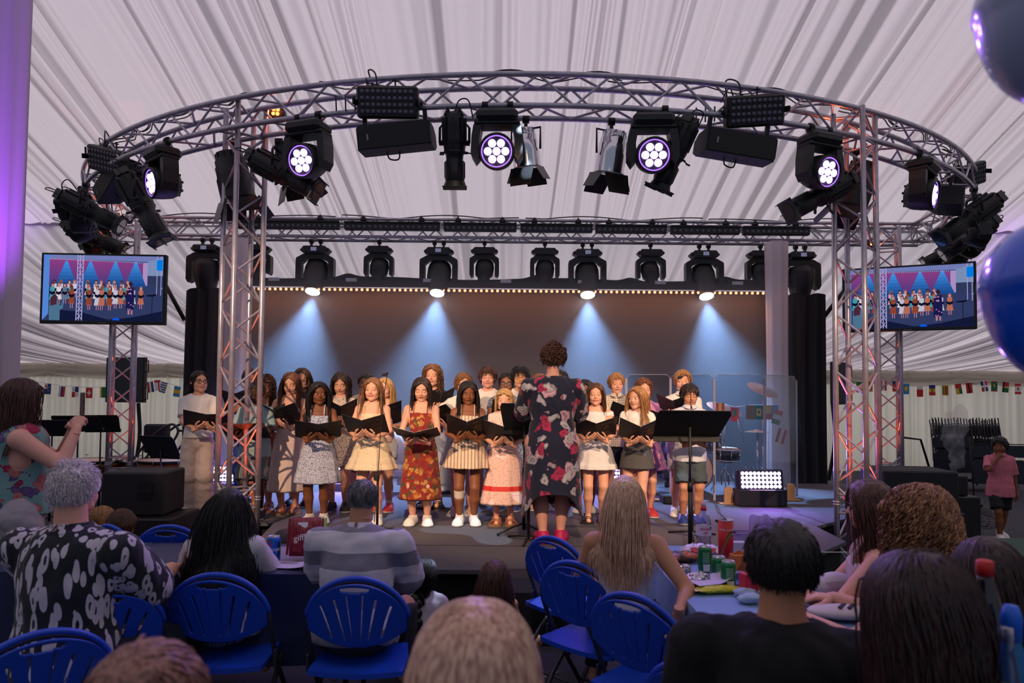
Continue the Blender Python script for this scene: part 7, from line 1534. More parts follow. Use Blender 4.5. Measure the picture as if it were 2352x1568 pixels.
mh = mover((PY(905, 1090, 8.9).x, 8.9, STAGE+.0), (.2, -.6, .6), 'white moving light standing on the floor behind the girl in cream', s=1.0, small=False, screen=False); mh['group'] = 'moving lights standing on the stage floor'
mh.rotation_euler = (PI, 0, 0); mh.location.z = STAGE+.145
for c in bpy.data.objects:
 if c.parent == mh or (c.parent and c.parent.parent == mh):
  if c.data and 'lens' not in c.name and c.type == 'MESH': c.data.materials[0] = mat('white_housing', (206, 200, 206), .4)
mh = mover((PY(1545, 1090, 8.9).x, 8.9, STAGE+.145), (-.2, -.6, .6), 'black moving light standing on the floor behind the drum shield', s=1.05, screen=False); mh['group'] = 'moving lights standing on the stage floor'; mh.rotation_euler = (PI, 0, 0)
SPK = mat('speaker_paint', (26, 26, 30), .7)
def subfront(e, w, d, h):
 for sx in (-1, 1): MB().prism([(.0, h*.38), (.07, h*.38), (.085, h*.42), (.085, h*.78), (.07, h*.82), (0, .82*h)], -w/2-.004 if sx < 0 else w/2, -w/2 if sx < 0 else w/2+.004, 'x').build('side_handle', mat('handle_black', (8, 8, 10), .5), e)
 MB().box((0, -d/2-.006, h*.5), (w*.94, .01, h*.92)).build('grille', mat('speaker_grille', (14, 14, 16), .6), e)
def sub(px, pyt, pyb, Y, w, d, rz, label, handle=True):
 zt = PY(px, pyt, Y-d/2).z; zb = PY(px, pyb, Y-d/2).z; p = PY(px, pyb, Y); e = empty('subwoofer', (p.x, Y, zb), rz, label, 'loudspeaker', 'black subwoofer boxes beside the stage')
 MB().box((0, 0, (zt-zb)/2), (w, d, zt-zb), bev=.015).build('cabinet', SPK, e); h = zt-zb
 if handle:
  MB().prism([(w*.12, h*.38), (w*.30, h*.38), (w*.33, h*.45), (w*.33, h*.75), (w*.30, h*.80), (w*.12, h*.80), (w*.09, h*.75), (w*.09, h*.45)], -d/2-.006, -d/2).build('handle_recess', mat('handle_black', (8, 8, 10), .5), e)
  MB().box((w*.21, -d/2-.008, h*.58), (w*.22, .008, h*.05)).build('handle_bar', SPK, e)
 return e, zb
e, zb = sub(330, 1085, 1186, 5.9, .50, .45, .08, 'black subwoofer with a recessed handle left of the stage')
boxthing('stage_case', 345, 1200, 5.85, .60, .55, zb-.002, 'low black box under the left subwoofer', 'speaker case', z=0)
e, zb = sub(2085, 1082, 1178, 7.2, .72, .6, -.12, 'black subwoofer right of the stage behind the right front tower', handle=False)
boxthing('stage_case', 2085, 1200, 7.25, .8, .66, zb-.002, 'low black box under the right subwoofer', 'speaker case', z=0)
p = PY(2150, 1085, 7.6); boxthing('haze_machine', 2165, 1110, 7.75, .34, .4, .22, 'black haze machine giving off smoke beside the right subwoofer', 'haze machine', z=PY(2165, 1120, 7.75).z-.06, rz=-.1)
boxthing('stage_case', 2168, 1150, 7.75, .50, .5, PY(2165, 1120, 7.75).z-.065, 'small black draped case under the haze machine', 'case', z=0)
for px, w_, lb in ((1265, .56, 'black stage monitor lying under the stage lip right of the seated girls'), ):
 p = PY(px, 1440, 4.5); e = empty('stage_monitor', (p.x, 4.68, 0), 0, lb, 'loudspeaker')
 MB().prism([(-.22, 0), (.20, 0), (.20, .39), (-.12, .41), (-.22, .34)], -w_/2-.15, w_/2+.15, 'x').build('cabinet', SPK, e)
 MB().prism([(-.10, .10), (.05, .10), (.07, .14), (.07, .27), (.05, .31), (-.10, .31), (-.12, .27), (-.12, .14)], -.228, -.218, 'y').build('port', mat('handle_black', (8, 8, 10), .5), e)
p = PY(330, 1230, 5.2); e = empty('stage_monitor', (PY(318, 1240, 5.2).x, 5.2, 0), .5, 'black wedge monitor with a mesh front behind the bun-haired child', 'loudspeaker'); MB().prism([(-.25, 0), (.2, 0), (.2, .12), (-.25, .36)], -.3, .3, 'x').build('cabinet', SPK, e)
def screen(px, py, Y, w, h, rz, label, dark=False, name='video_screen'):
 p = PY(px, py, Y); e = empty(name, p, rz, label, 'screen', 'video screens beside the stage')
 MB().box((0, .035, 0), (w, .07, h), bev=.008).box((0, .08, 0), (w*.5, .05, h*.5)).build('casing', mat('tv_black', (18, 18, 20), .4), e)
 gw, gh = w*.955, h*.925
 q = MB().box((0, -.002, h*.008), (gw, .004, gh)).build('display', mat('tv_off', (34, 40, 52), .12) if dark else SCR_BG, e)
 if dark:
  for zz in (-.3, .3): MB().tube([(w*.5, .03, h*zz-h*.13), (w*.5+.05, .03, h*zz-h*.13), (w*.5+.05, .03, h*zz+h*.13), (w*.5, .03, h*zz+h*.13)], .008, 6).build('grip', BLACK, e)
  return e
 def U(x, y): return ((x-.5)*gw, (0.5-y)*gh+h*.008)
 lay = [0]
 def poly(pts, m):
  lay[0] += 1; d = -.0045-.00004*lay[0]; o = MB().add([(U(x, y)[0], d, U(x, y)[1]) for x, y in pts][::-1], [tuple(range(len(pts)))], 0, False).build('picture', m, q)
  return o
 E = lambda nm, c, s_=1.0: emat('tv_'+nm, lin(c), s_*.85)
 poly([(0, 0), (1, 0), (1, .09), (0, .06)], E('sky', (120, 130, 190))); poly([(.05, .06), (.83, .115), (.83, .55), (.05, .55)], SCR_BACK)
 poly([(0, 0), (.05, 0), (.05, .98), (0, 1)], E('drape', (90, 140, 225))); poly([(.83, .1), (.87, .1), (.87, .6), (.83, .6)], E('col', (180, 150, 205))); poly([(.87, .08), (1, .02), (1, .5), (.87, .42)], E('tent', (130, 150, 190))); poly([(.87, .30), (1, .30), (1, .48), (.87, .52)], E('dk', (50, 60, 96)))
 poly([(0.05, .55), (.9, .45), (1, .5), (1, 1), (0, 1), (.05, .9)], E('floor', (52, 62, 104))); poly([(.05, .93), (.15, .84), (.3, .86), (.55, .98), (.75, .94), (1, .84), (1, 1), (.05, 1)], E('void', (20, 26, 60)))
 for x in (.19, .39, .60, .77): [poly([(x-.008-.012*k, .09+.055*k), (x+.008+.012*k, .09+.055*k), (x+.020+.012*k, .145+.055*k), (x-.020-.012*k, .145+.055*k)], E('beam%d' % k, (int(70-7*k), int(150-12*k), int(235-14*k)))) for k in range(7)]
 mb = MB(); y0 = -.0046-.00004*60
 for k in range(52): x = .055+k*.0149; cx_, cz_ = U(x, .065+.05*(x-.05)); mb.box((cx_, y0, cz_), (gw*.006, .0004, gh*.01))
 mb.build('picture', E('dots', (255, 190, 200)), q)
 r_ = random.Random(4); cols = [(214, 206, 226), (190, 110, 90), (70, 160, 170), (206, 190, 200), (150, 70, 50), (226, 216, 226), (220, 170, 180), (200, 200, 220), (96, 120, 150)]
 for row, (y1, y2, n_, xo) in enumerate(((.35, .66, 12, .10), (.40, .74, 13, .08), (.44, .82, 12, .24))):
  for k in range(n_):
   x = xo+(0.70-xo*.3)*k/n_+r_.uniform(-.01, .01)
   if .27 < x < .345: continue
   c = cols[(k*3+row*2) % 9]; sk_ = [(214, 150, 150), (120, 70, 70)][r_.random() < .3]; yb = y2+r_.uniform(-.02, .02)
   poly([(x-.019, y1+.09), (x+.019, y1+.09), (x+.019, y1+.22), (x+.028, yb-.07), (x-.028, yb-.07), (x-.019, y1+.22)], E('c%d' % ((k*3+row*2) % 9), c))
   poly([(x+.014*math.cos(a_), y1+.060+.036*math.sin(a_)) for a_ in np.linspace(0, 2*PI, 8, endpoint=False)], E('hair%d' % (k % 2), [(60, 40, 60), (150, 100, 90)][k % 2])); poly([(x+.009*math.cos(a_), y1+.068+.026*math.sin(a_)) for a_ in np.linspace(0, 2*PI, 8, endpoint=False)], E('sk%d' % (sk_[0] > 150), sk_))
   poly([(x-.024, y1+.15), (x, y1+.17), (x+.024, y1+.15), (x+.024, y1+.19), (x, y1+.215), (x-.024, y1+.19)], E('fold', (16, 16, 40)))
   for dx in (-.010, .006): poly([(x+dx, yb-.08), (x+dx+.006, yb-.08), (x+dx+.006, yb), (x+dx, yb)], E('leg', (190, 130, 150)))
 poly([(.71, .49), (.76, .49), (.768, .65), (.765, .82), (.70, .84), (.695, .65)], E('cond', (26, 28, 80))); poly([(.735+.016*math.cos(a_), .435+.04*math.sin(a_)) for a_ in np.linspace(0, 2*PI, 9, endpoint=False)], E('chair', (56, 30, 50)))
 for k in range(16): x, y = .705+.055*r_.random(), .5+.32*r_.random(); poly([(x, y), (x+.008, y-.008), (x+.012, y+.008), (x+.003, y+.014)], E('rose', (214, 140, 190)))
 poly([(.715, .83), (.73, .83), (.73, .90), (.715, .90)], E('leg', (190, 130, 150))); poly([(.742, .83), (.755, .83), (.755, .90), (.742, .90)], E('leg', (190, 130, 150)))
 for x in (.283, .305, .33): poly([(x, 0), (x+.008, 0), (x+.006, 1), (x-.002, 1)], E('truss', (170, 165, 215)))
 for k in range(9): y = k*.11; poly([(.285, y), (.29, y), (.335, y+.10), (.33, y+.11)], E('truss', (170, 165, 215))); poly([(.333, y), (.338, y), (.29, y+.11), (.285, y+.10)], E('truss', (170, 165, 215)))
 for x in (.95, .985): poly([(x, 0), (x+.006, 0), (x+.006, .6), (x, .6)], E('truss', (170, 165, 215)))
 poly([(.95, .06), (1, .05), (1, .22), (.95, .22)], E('tv', (0, 130, 240))); poly([(.86, .60), (.97, .58), (.93, .62), (.88, .62)], E('fold', (16, 16, 40))); poly([(.915, .62), (.92, .62), (.92, .96), (.915, .96)], E('fold', (16, 16, 40)))
 poly([(.07, .66), (.10, .60), (.13, .64), (.14, .76), (.16, .78), (.17, .68), (.18, .70), (.175, .82), (.15, .84), (.15, 1), (.06, 1), (.06, .8)], E('woman', (80, 120, 150))); poly([(.07, .66), (.10, .60), (.125, .64), (.12, .76), (.07, .78)], E('whair', (80, 40, 60)))
 poly([(.62+.03*math.cos(a_), .99+.04*math.sin(a_)) for a_ in np.linspace(PI, 2*PI, 9)], E('chairb', (10, 90, 235)))
 text('Panasonic', h*.026, mat('badge_grey', (140, 140, 145), .4), e, (0, -.0065, -h*.482), (PI/2, 0, 0))
 return e
SCR_BG = emat('tv_blue', lin((60, 76, 130)), 1.0)
SCR_BACK = bpy.data.materials.new('tv_backdrop'); SCR_BACK.use_nodes = True; nt = SCR_BACK.node_tree; nt.nodes.clear(); tc = nt.nodes.new('ShaderNodeTexCoord'); sx = nt.nodes.new('ShaderNodeSeparateXYZ'); nt.links.new(tc.outputs['Generated'], sx.inputs[0]); rp_ = nt.nodes.new('ShaderNodeValToRGB'); nt.links.new(sx.outputs[2], rp_.inputs[0])
rp_.color_ramp.elements[0].color = (*lin((26, 56, 120)), 1); rp_.color_ramp.elements[1].color = (*lin((140, 60, 130)), 1); em = nt.nodes.new('ShaderNodeEmission'); nt.links.new(rp_.outputs[0], em.inputs[0]); oo = nt.nodes.new('ShaderNodeOutputMaterial'); nt.links.new(em.outputs[0], oo.inputs[0])
screen(237, 663, 9.15, 1.64, 0.955, 0.05, 'large video screen showing the choir, on the left truss tower')
screen(2084, 684, 9.12, 1.57, 0.885, -0.42, 'large video screen showing the choir, on the right truss tower')
screen(286, 872, 10.6, .72, .70, -.25, 'dark switched-off monitor on a pole behind the left side tower', dark=True, name='monitor')
screen(1936, 880, 10.6, .46, .66, .55, 'grey-backed monitor on a pole behind the right front tower', dark=True, name='monitor')
for px, Y, lb in ((318, 10.72, 'curved black pole carrying the dark monitor at the left'), (1912, 10.72, 'black pole carrying the monitor at the right')):
 a_, b_ = PY(px, 925, Y), PY(px-12, 1090, Y); o = MB().tube(curved([(a_.x, Y, a_.z), (a_.x+.03, Y, (a_.z)*.6), (b_.x-.05, Y, .02)], 8), .03, 8).build('monitor_pole', BLACK); tag(o, lb, 'pole')
for (a_, b_), lb in ((((372, 640, 11.0), (424, 735, 11.0)), 'black diagonal brace behind the left screen'), (((1960, 640, 11.0), (1892, 728, 11.0)), 'black diagonal brace behind the right front tower')):
 o = MB().cyl(PY(*a_), PY(*b_), .035, n=8).build('brace_tube', BLACK); tag(o, lb, 'brace')
for px, py, Y, rz, tl, w_, lb in ((262, 970, 9.0, .3, .8, .42, 'grey music stand left of the left side tower'), (180, 975, 8.6, .2, .9, .5, 'black music stand just right of the raised phone'), (370, 1030, 8.3, -.35, .55, .50, 'tilted black music stand right of the left side tower'), (120, 985, 8.4, .1, .9, .5, 'black music stand half hidden by the filming woman')):
 if px == 262: px, py = 232, 975
 p = PY(px, py, Y); music_stand((p.x, Y, 0), rz, p.z, lb, tilt=tl, w=w_)
for px, Y, r, lb in ((385, 9.1, .36, 'copper timpani drum beside the black curtain'), (322, 10.4, .38, 'copper timpani drum behind the left side tower'), (215, 10.0, .36, 'copper timpani drum left of the left side tower')):
 p = PY(px, 1065, Y); zt = PY(px, 1062, Y-r).z; e = empty('timpani', (p.x, Y, 0), 0, lb, 'drum', 'timpani at the left of the stage')
 MB().lathe([(.05, zt-.48), (r*.55, zt-.42), (r*.85, zt-.28), (r*.98, zt-.1), (r, zt)], n=32).build('bowl', mat('copper_bowl', (120, 62, 34), .35, .6), e); MB().lathe([(r, zt-.02), (r*1.05, zt-.02), (r*1.05, zt+.01), (r, zt+.01)], n=32, cap=False).build('hoop', mat('dark_hoop', (40, 36, 38), .4, .5), e); MB().cyl((0, 0, zt), (0, 0, zt+.004), r, n=32).build('drum_head', HEADM, e)
 for k in range(8): a_ = k*PI/4; MB().cyl((r*1.04*math.cos(a_), r*1.04*math.sin(a_), zt-.05), (r*1.04*math.cos(a_), r*1.04*math.sin(a_), zt+.05), .008, n=6).box((r*1.04*math.cos(a_), r*1.04*math.sin(a_), zt+.055), (.05, .012, .01)).build('tuning_lug', CHROME, e)
 for k in range(4): a_ = k*PI/2+.5; MB().tube([(r*math.cos(a_), r*math.sin(a_), zt-.1), (r*.5*math.cos(a_), r*.5*math.sin(a_), .05), (r*.9*math.cos(a_), r*.9*math.sin(a_), .02)], .012, 6).build('leg', BLACK, e)
e = empty('trolley', (PY(360, 1000, 9.9).x, 9.9, 0), 0, 'grey tubular trolley with a raised handle between the left tower and the curtain', 'trolley')
for dy in (0, .35): MB().tube(curved([(-.55, dy, .35), (-.10, dy, .95), (.18, dy, 1.16), (.30, dy, 1.10), (.26, dy, .95), (0, dy, .55)], 6), .018, 8).build('handle_frame', TUBE, e)
MB().cyl((.30, 0, 1.08), (.52, 0, 1.06), .016, n=8).build('grip', BLKP, e)
for k in range(7): MB().cyl((-.25+.075*k, .1, .02), (-.25+.075*k, .1, .80), .010, n=6).build('bar', BLACK, e)
MB().box((-.1, .2, .95), (.34, .16, .42), bev=.03).build('bag', mat('padded_bag', (30, 32, 48), .8), e)
def darkchair(loc, rz, label, tilt=0.0, folded=False, group='dark folding chairs stacked at the right', c=(30, 36, 50)):
 e = empty('stacked_chair', loc, 0, label, 'chair', group, rot=(tilt, 0, rz)); m = mat('dark_blue_vinyl', c, .5)
 for sx in (-1, 1): MB().tube([(sx*.20, -.05, 0), (sx*.20, .06, .98)], .011, 6).build('leg', BLACK, e);
 MB().cyl((-.20, .05, .88), (.20, .05, .88), .009, n=6).build('rail', BLACK, e)
 MB().prism([(-.19, .66), (.19, .66), (.19, .80), (.15, .86), (-.15, .86), (-.19, .80)], .03, .05).build('backrest', m, e); MB().prism([(-.19, .22), (.19, .22), (.19, .55), (.12, .62), (-.12, .62), (-.19, .55)], .0, .03).build('seat', m, e)
 return e
dc0 = None
for k in range(22):
 px = 2150+k*7.2; Y = 12.5-.0*k; p = PY(px, 1090, Y)
 lb = 'dark folded chair leaning on end in the stack behind the boy in pink'
 if dc0 is None: dc0 = darkchair((p.x, Y, .30), PI/2-.5, lb, 0, True); dc0.rotation_euler = (0, .12, PI/2-.45); kid = {'': []}
 else:
  if len(kid) == 1:
   for c in bpy.data.objects:
    if c.parent: kid.setdefault(c.parent.name, []).append(c)
  o = copy_tree(dc0, kids=kid); o.location = (p.x, Y, .30+.01*math.sin(k)); o.rotation_euler = (0, .10+.02*math.sin(k*3), PI/2-.45+.03*math.sin(k*5))
for px, Y, rz, lb in ((2170, 12.1, .1, 'dark blue folded chair facing forward at the left of the chair stack'), (2215, 12.1, .1, 'dark blue folded chair facing forward behind the smoke'), (2262, 11.5, -.1, 'dark blue folding chair standing in front of the stack, left of the boy in pink'), (2332, 11.5, -.25, 'dark blue folding chair standing in front of the stack, right of the boy in pink')):
 p = PY(px, 1100, Y); o = darkchair((p.x, Y, .12 if Y > 12 else 0), rz, lb, group='dark chairs around the stack')
e = empty('chair_trolley', (PY(2230, 1085, 12.4).x, 12.4, 0), 0, 'low wheeled trolley under the stack of dark chairs', 'trolley'); MB().box((0, 0, .2), (1.5, .5, .05)).build('platform', BLACK, e)
for sx in (-1, 1):
 for sy in (-1, 1): MB().cyl((sx*.65, sy*.2-.02, .07), (sx*.65, sy*.2+.02, .07), .07, n=14).build('wheel', mat('wheel_grey', (120, 118, 116), .6), e)
MB().tube([(-.7, 0, .22), (-.9, 0, .9), (-1.25, 0, .94)], .02, 8).build('handle', BLACK, e)
p = PY(2240, 1170, 8.2); e = empty('floor_fan', (PY(2235, 1195, 8.2).x, 8.2, 0), -.3, 'black floor fan tipped back near the boy in pink', 'fan'); A = Matrix.Translation((0, 0, .34)) @ Matrix.Rotation(math.radians(-62), 4, 'X') @ Matrix.Rotation(.4, 4, 'Z')
g = MB();
for r_c in (.08, .16, .24, .30): g.tube([(r_c*math.cos(a_), .05*(1-(r_c/.3)**2)+.06, r_c*math.sin(a_)) for a_ in np.linspace(0, 2*PI, 24, endpoint=False)], .004, 5, closed=True)
for k in range(24): a_ = k*PI/12; g.tube([(.05*math.cos(a_), .11, .05*math.sin(a_)), (.2*math.cos(a_), .09, .2*math.sin(a_)), (.30*math.cos(a_), .05, .30*math.sin(a_)), (.30*math.cos(a_), -.03, .30*math.sin(a_))], .003, 4)
o = g.build('cage', BLACK, e); o.matrix_local = A
for k in range(3):
 o = MB().box((.12, 0, 0), (.22, .01, .12), bev=.003).build('blade', mat('fan_blade', (60, 60, 66), .5), e); o.matrix_local = A @ Matrix.Rotation(k*2.094, 4, 'Y') @ Matrix.Rotation(.3, 4, 'X')
o = MB().cyl((0, -.10, 0), (0, .02, 0), .07, n=14).build('motor', BLKP, e); o.matrix_local = A
MB().tube(curved([(.28, 0, .34), (.30, .05, .12), (.26, -.05, .02), (.0, -.16, .015), (-.26, -.05, .02), (-.30, .05, .12), (-.28, 0, .34)], 5), .012, 6).build('stand', CHROME, e)
sm = bpy.data.materials.new('smoke'); sm.use_nodes = True; nt = sm.node_tree; nt.nodes.clear(); tc = nt.nodes.new('ShaderNodeTexCoord'); nz = nt.nodes.new('ShaderNodeTexNoise'); nz.inputs['Scale'].default_value = 6; nz.inputs['Detail'].default_value = 3; nz.inputs['Distortion'].default_value = 1.0; nt.links.new(tc.outputs['Object'], nz.inputs['Vector'])
mr = nt.nodes.new('ShaderNodeMapRange'); mr.inputs[1].default_value = .56; mr.inputs[2].default_value = .85; mr.inputs[4].default_value = 1.3; nt.links.new(nz.outputs[0], mr.inputs[0]); vs = nt.nodes.new('ShaderNodeVolumeScatter'); vs.inputs[0].default_value = (.8, .9, 1, 1); nt.links.new(mr.outputs[0], vs.inputs['Density']); mo = nt.nodes.new('ShaderNodeOutputMaterial'); nt.links.new(vs.outputs[0], mo.inputs['Volume'])
Ys = 7.9; P_ = [PY(2183, 1098, Ys), PY(2196, 1060, Ys), PY(2186, 1020, Ys), PY(2200, 985, Ys), PY(2196, 955, Ys)]; _c = curved([tuple(q) for q in P_], 3); _m = MB(); r_ = np.random.RandomState(6)
for k, q in enumerate(_c):
 _m.sphere((0, 0, 0), 1.0, 9); V = _m.V[-1]; _m.V[-1] = V*(.025+.075*min(1, k/7)*r_.uniform(.6, 1.1))*(1+.5*smooth_noise(V, .8, 3, k)[:, None])*[1, 1, 1.3]+np.array(q)+r_.normal(size=3)*[.035, .03, .01]*min(1, k/4)
o = _m.build('smoke', sm); tag(o, 'wisp of pale smoke rising from the haze machine', 'smoke', kind='stuff')
def flag(p, w, h, rz, roll, design, label, group, name='small_flag'):
 e = empty(name, p, 0, label, 'flag', group, rot=(0, roll, rz)); n = 8
 for k, (x0, x1, z0, z1, c) in enumerate(design):
  g = [[(w*(x0+(x1-x0)*i/n-.5), .006*math.sin((x0+(x1-x0)*i/n)*7)-.0008*k, -h*z) for i in range(n+1)] for z in (z0, z1)]
  MB().grid(g).build('cloth' if k == 0 else 'emblem', mat('flag_%d_%d_%d' % c, c, .8), e)
R_, G_, B_, Wt, Yl, Bk, LB = (196, 44, 46), (30, 110, 66), (36, 56, 120), (226, 224, 220), (222, 180, 50), (26, 26, 30), (60, 140, 184)
tri = lambda a, b, c: [(0, 1, 0, .334, a), (0, 1, .333, .667, b), (0, 1, .666, 1, c)]
ver = lambda a, b, c: [(0, .334, 0, 1, a), (.333, .667, 0, 1, b), (.666, 1, 0, 1, c)]
YFG = YW-.16
LF = [(76, 888, 0, [(0, 1, 0, 1, B_), (0, .5, 0, .5, Wt), (.04, .46, .2, .3, R_), (.2, .3, 0, .5, R_)], 'blue flag at the left wall beside the filming woman'), (110, 892, .03, [(0, 1, 0, 1, B_), (0, .5, 0, .5, Wt), (.04, .46, .2, .3, R_), (.2, .3, 0, .5, R_), (.7, .8, .3, .42, Wt), (.6, .7, .6, .72, Wt)], 'blue flag with a red and white corner and stars on the left wall'), (143, 898, .1, ver(Wt, B_, R_), 'white, blue and red flag on the left wall'), (173, 899, 0, [(0, .5, 0, .5, Wt), (.5, 1, 0, .5, B_), (0, .5, .5, 1, R_), (.5, 1, .5, 1, Wt), (.2, .3, .2, .3, B_), (.7, .8, .7, .8, R_)], 'quartered white, blue and red flag on the left wall'), (205, 901, 0, [(0, 1, 0, 1, R_), (.42, .58, .2, .8, Wt), (.2, .8, .42, .58, Wt)], 'red flag with a white cross on the left wall'), (238, 900, 0, [(0, 1, 0, 1, G_), (0, .2, 0, 1, Yl)], 'green and yellow flag at the left edge of the dark monitor'), (344, 888, -.15, ver(R_, Wt, B_), 'red edged flag right of the dark monitor'), (361, 884, -.1, [(0, 1, 0, 1, Wt), (0, 1, .0, .2, R_), (.6, .8, 0, 1, R_)], 'white flag with red bars on the left wall'), (378, 889, .25, [(0, 1, 0, 1, Wt)]+[(0, 1, .0+k*.22, .11+k*.22, B_) for k in range(5)], 'blue and white striped flag left of the black curtain'), (408, 898, .12, tri(LB, Yl, LB), 'light blue flag with a yellow middle band by the black curtain')]
RF = [(1974, 888, 0, tri(G_, Wt, (210, 120, 50)), 'green, white and orange flag left of the right side tower'), (1997, 886, 0, [(0, 1, 0, 1, (190, 120, 60)), (.3, .7, .2, .6, R_)], 'orange brown flag between the right towers'), (2029, 884, 0, ver(R_, Wt, R_), 'red and white flag behind the right side tower'), (2057, 886, 0, [(0, 1, 0, 1, R_), (0, 1, 0, .3, B_)], 'red flag with a blue band behind the right side tower'), (2081, 892, 0, [(0, 1, 0, 1, LB), (.3, .7, .28, .68, Yl)], 'light blue flag with a yellow disc on the right wall'), (2113, 898, 0, [(0, 1, .3, 1, R_), (0, 1, 0, .3, Wt)], 'red and white saw-edged flag on the right wall'), (2141, 895, 0, tri(B_, Yl, R_)+[(.4, .6, .35, .65, (130, 80, 50))], 'blue, yellow and red flag on the right wall'), (2171, 895, 0, [(0, 1, 0, 1, Yl), (.1, .3, .1, .9, G_), (.4, .9, .1, .9, (150, 80, 50))], 'yellow flag with a brown panel on the right wall'), (2200, 892, -.15, [(0, 1, 0, .45, R_), (0, .5, .45, 1, Yl), (.5, 1, .45, 1, G_)], 'red, yellow and green flag on the right wall'), (2225, 890, -.1, [(0, 1, 0, 1, R_), (.3, .5, 0, .5, Bk), (.4, .6, .5, 1, Bk)], 'red flag with a black diagonal on the right wall'), (2259, 886, -.15, [(0, .45, 0, .42, B_), (.55, 1, 0, .42, R_), (0, .45, .58, 1, R_), (.55, 1, .58, 1, B_), (.4, .6, 0, 1, Wt), (0, 1, .4, .6, Wt)], 'flag quartered by a white cross on the right wall'), (2284, 886, .03, [(0, 1, 0, 1, G_), (0, 1, 0, .1, R_), (0, 1, .9, 1, R_), (.4, .55, .3, .6, Yl)], 'green flag edged in red on the right wall'), (2311, 888, .1, [(0, 1, 0, .45, R_), (0, 1, .55, 1, G_), (0, .3, 0, 1, Bk), (.3, 1, .46, .54, Yl)], 'red, black and green flag on the right wall'), (2338, 892, 0, [(0, 1, 0, 1, Wt), (0, 1, 0, .22, R_), (0, 1, .78, 1, R_), (.4, .6, .35, .62, R_)], 'white flag with red bands and a red emblem at the right edge')]
for L_, gp in ((LF, 'flags of the bunting on the left wall'), (RF, 'flags of the bunting on the right wall')):
 for px, py, roll, ds, lb in L_:
  hs = .0; p = PY(px, py-11, YFG); flag(p, 15*YFG/F, 24*YFG/F, 0, roll, ds, lb, gp)
for L_, lb in ((LF, 'white string of the bunting on the left wall'), (RF, 'white string of the bunting on the right wall')):
 P_ = [tuple(PY(q[0], q[1]-12, YFG+.01)) for q in L_]; o = MB().tube(curved(P_, 3), .006, 5).build('bunting_string', WHITEP); tag(o, lb, 'string')
SF = [(1654, 945, ver(R_, Yl, R_), 'red and yellow flag behind the drum shield'), (1688, 955, [(0, 1, 0, 1, R_), (.3, .7, .2, .6, G_)], 'red and green flag under the cymbal'), (1723, 950, [(0, 1, 0, 1, (150, 110, 50))], 'brown flag strip behind the drum shield'), (1743, 950, [(0, 1, 0, 1, G_), (.25, .75, .25, .75, Yl), (.4, .6, .4, .6, B_)], 'green flag with a yellow diamond behind the drum shield'), (1762, 950, [(0, 1, 0, 1, Yl), (0, 1, .6, 1, R_)], 'small yellow flag behind the drum shield'), (1779, 950, [(0, 1, 0, 1, LB)], 'light blue flag behind the drum shield'), (1790, 962, tri(R_, Wt, G_), 'red, white and green flag hanging at the end of the string by the column'), (1799, 1005, ver(R_, Wt, R_), 'red and white striped flag hanging low before the wrapped column')]
for k, (px, py, ds, lb) in enumerate(SF):
 p = PY(px, py-20, 8.95 if k < 6 else 8.9); flag(p, 20*8.95/F, 33*8.95/F, 0, 0 if k < 6 else .3, ds, lb, 'flags hanging behind the drum shield')
P_ = [tuple(PY(px, py-20, 8.96)) for px, py, _, _ in SF[:6]]+[tuple(PY(1800, 936, 8.96))]; o = MB().tube(P_, .005, 5).build('bunting_string', WHITEP); tag(o, 'white string of flags behind the drum shield', 'string')
def balloon(px, py, Y, r, m, label):
 p = PY(px, py, Y); e = empty('balloon', p, 0, label, 'balloon', 'balloons at the right edge'); prof = [(r*math.sin(a_)*(1-.10*(1-math.cos(a_))/2*(a_ > 1.57)), r*1.12*math.cos(a_)*(1.0 if a_ < 1.57 else 1.18)) for a_ in np.linspace(.02, PI-.08, 30)][::-1]; MB().lathe(prof, n=40).build('skin', m, e)
 MB().lathe([(.014, -r*1.32-.03), (.006, -r*1.32), (.012, -r*1.30)], n=10).build('knot', m, e); MB().tube([(0, 0, -r*1.34), (.03, .02, -r*1.34-.25)], .0015, 4).build('ribbon', WHITEP, e)
balloon(2425, 22, .98, .105, mat('pearl_balloon', (150, 164, 200), .3, coat=.5), 'pale grey blue balloon cut off by the top right corner')
balloon(2432, 672, 1.05, .106, mat('blue_balloon', (0, 84, 226), .22, coat=.7), 'deep blue balloon cut off by the right edge')
p = PZ(2330, 1245, .74); e = empty('green_table', (PY(2380, 1255, 4.1).x, 4.1, 0), 0, 'table under a dark green cloth at the right edge', 'table'); MB().box((0, 0, .72), (.9, .5, .04), bev=.008).box((0, 0, .60), (.92, .52, .2), bev=.02).build('cloth', mat('green_cloth', (36, 74, 56), .8), e)
for sx in (-1, 1): MB().cyl((sx*.4, 0, 0), (sx*.4, 0, .5), .02, n=8).build('leg', TUBE, e)
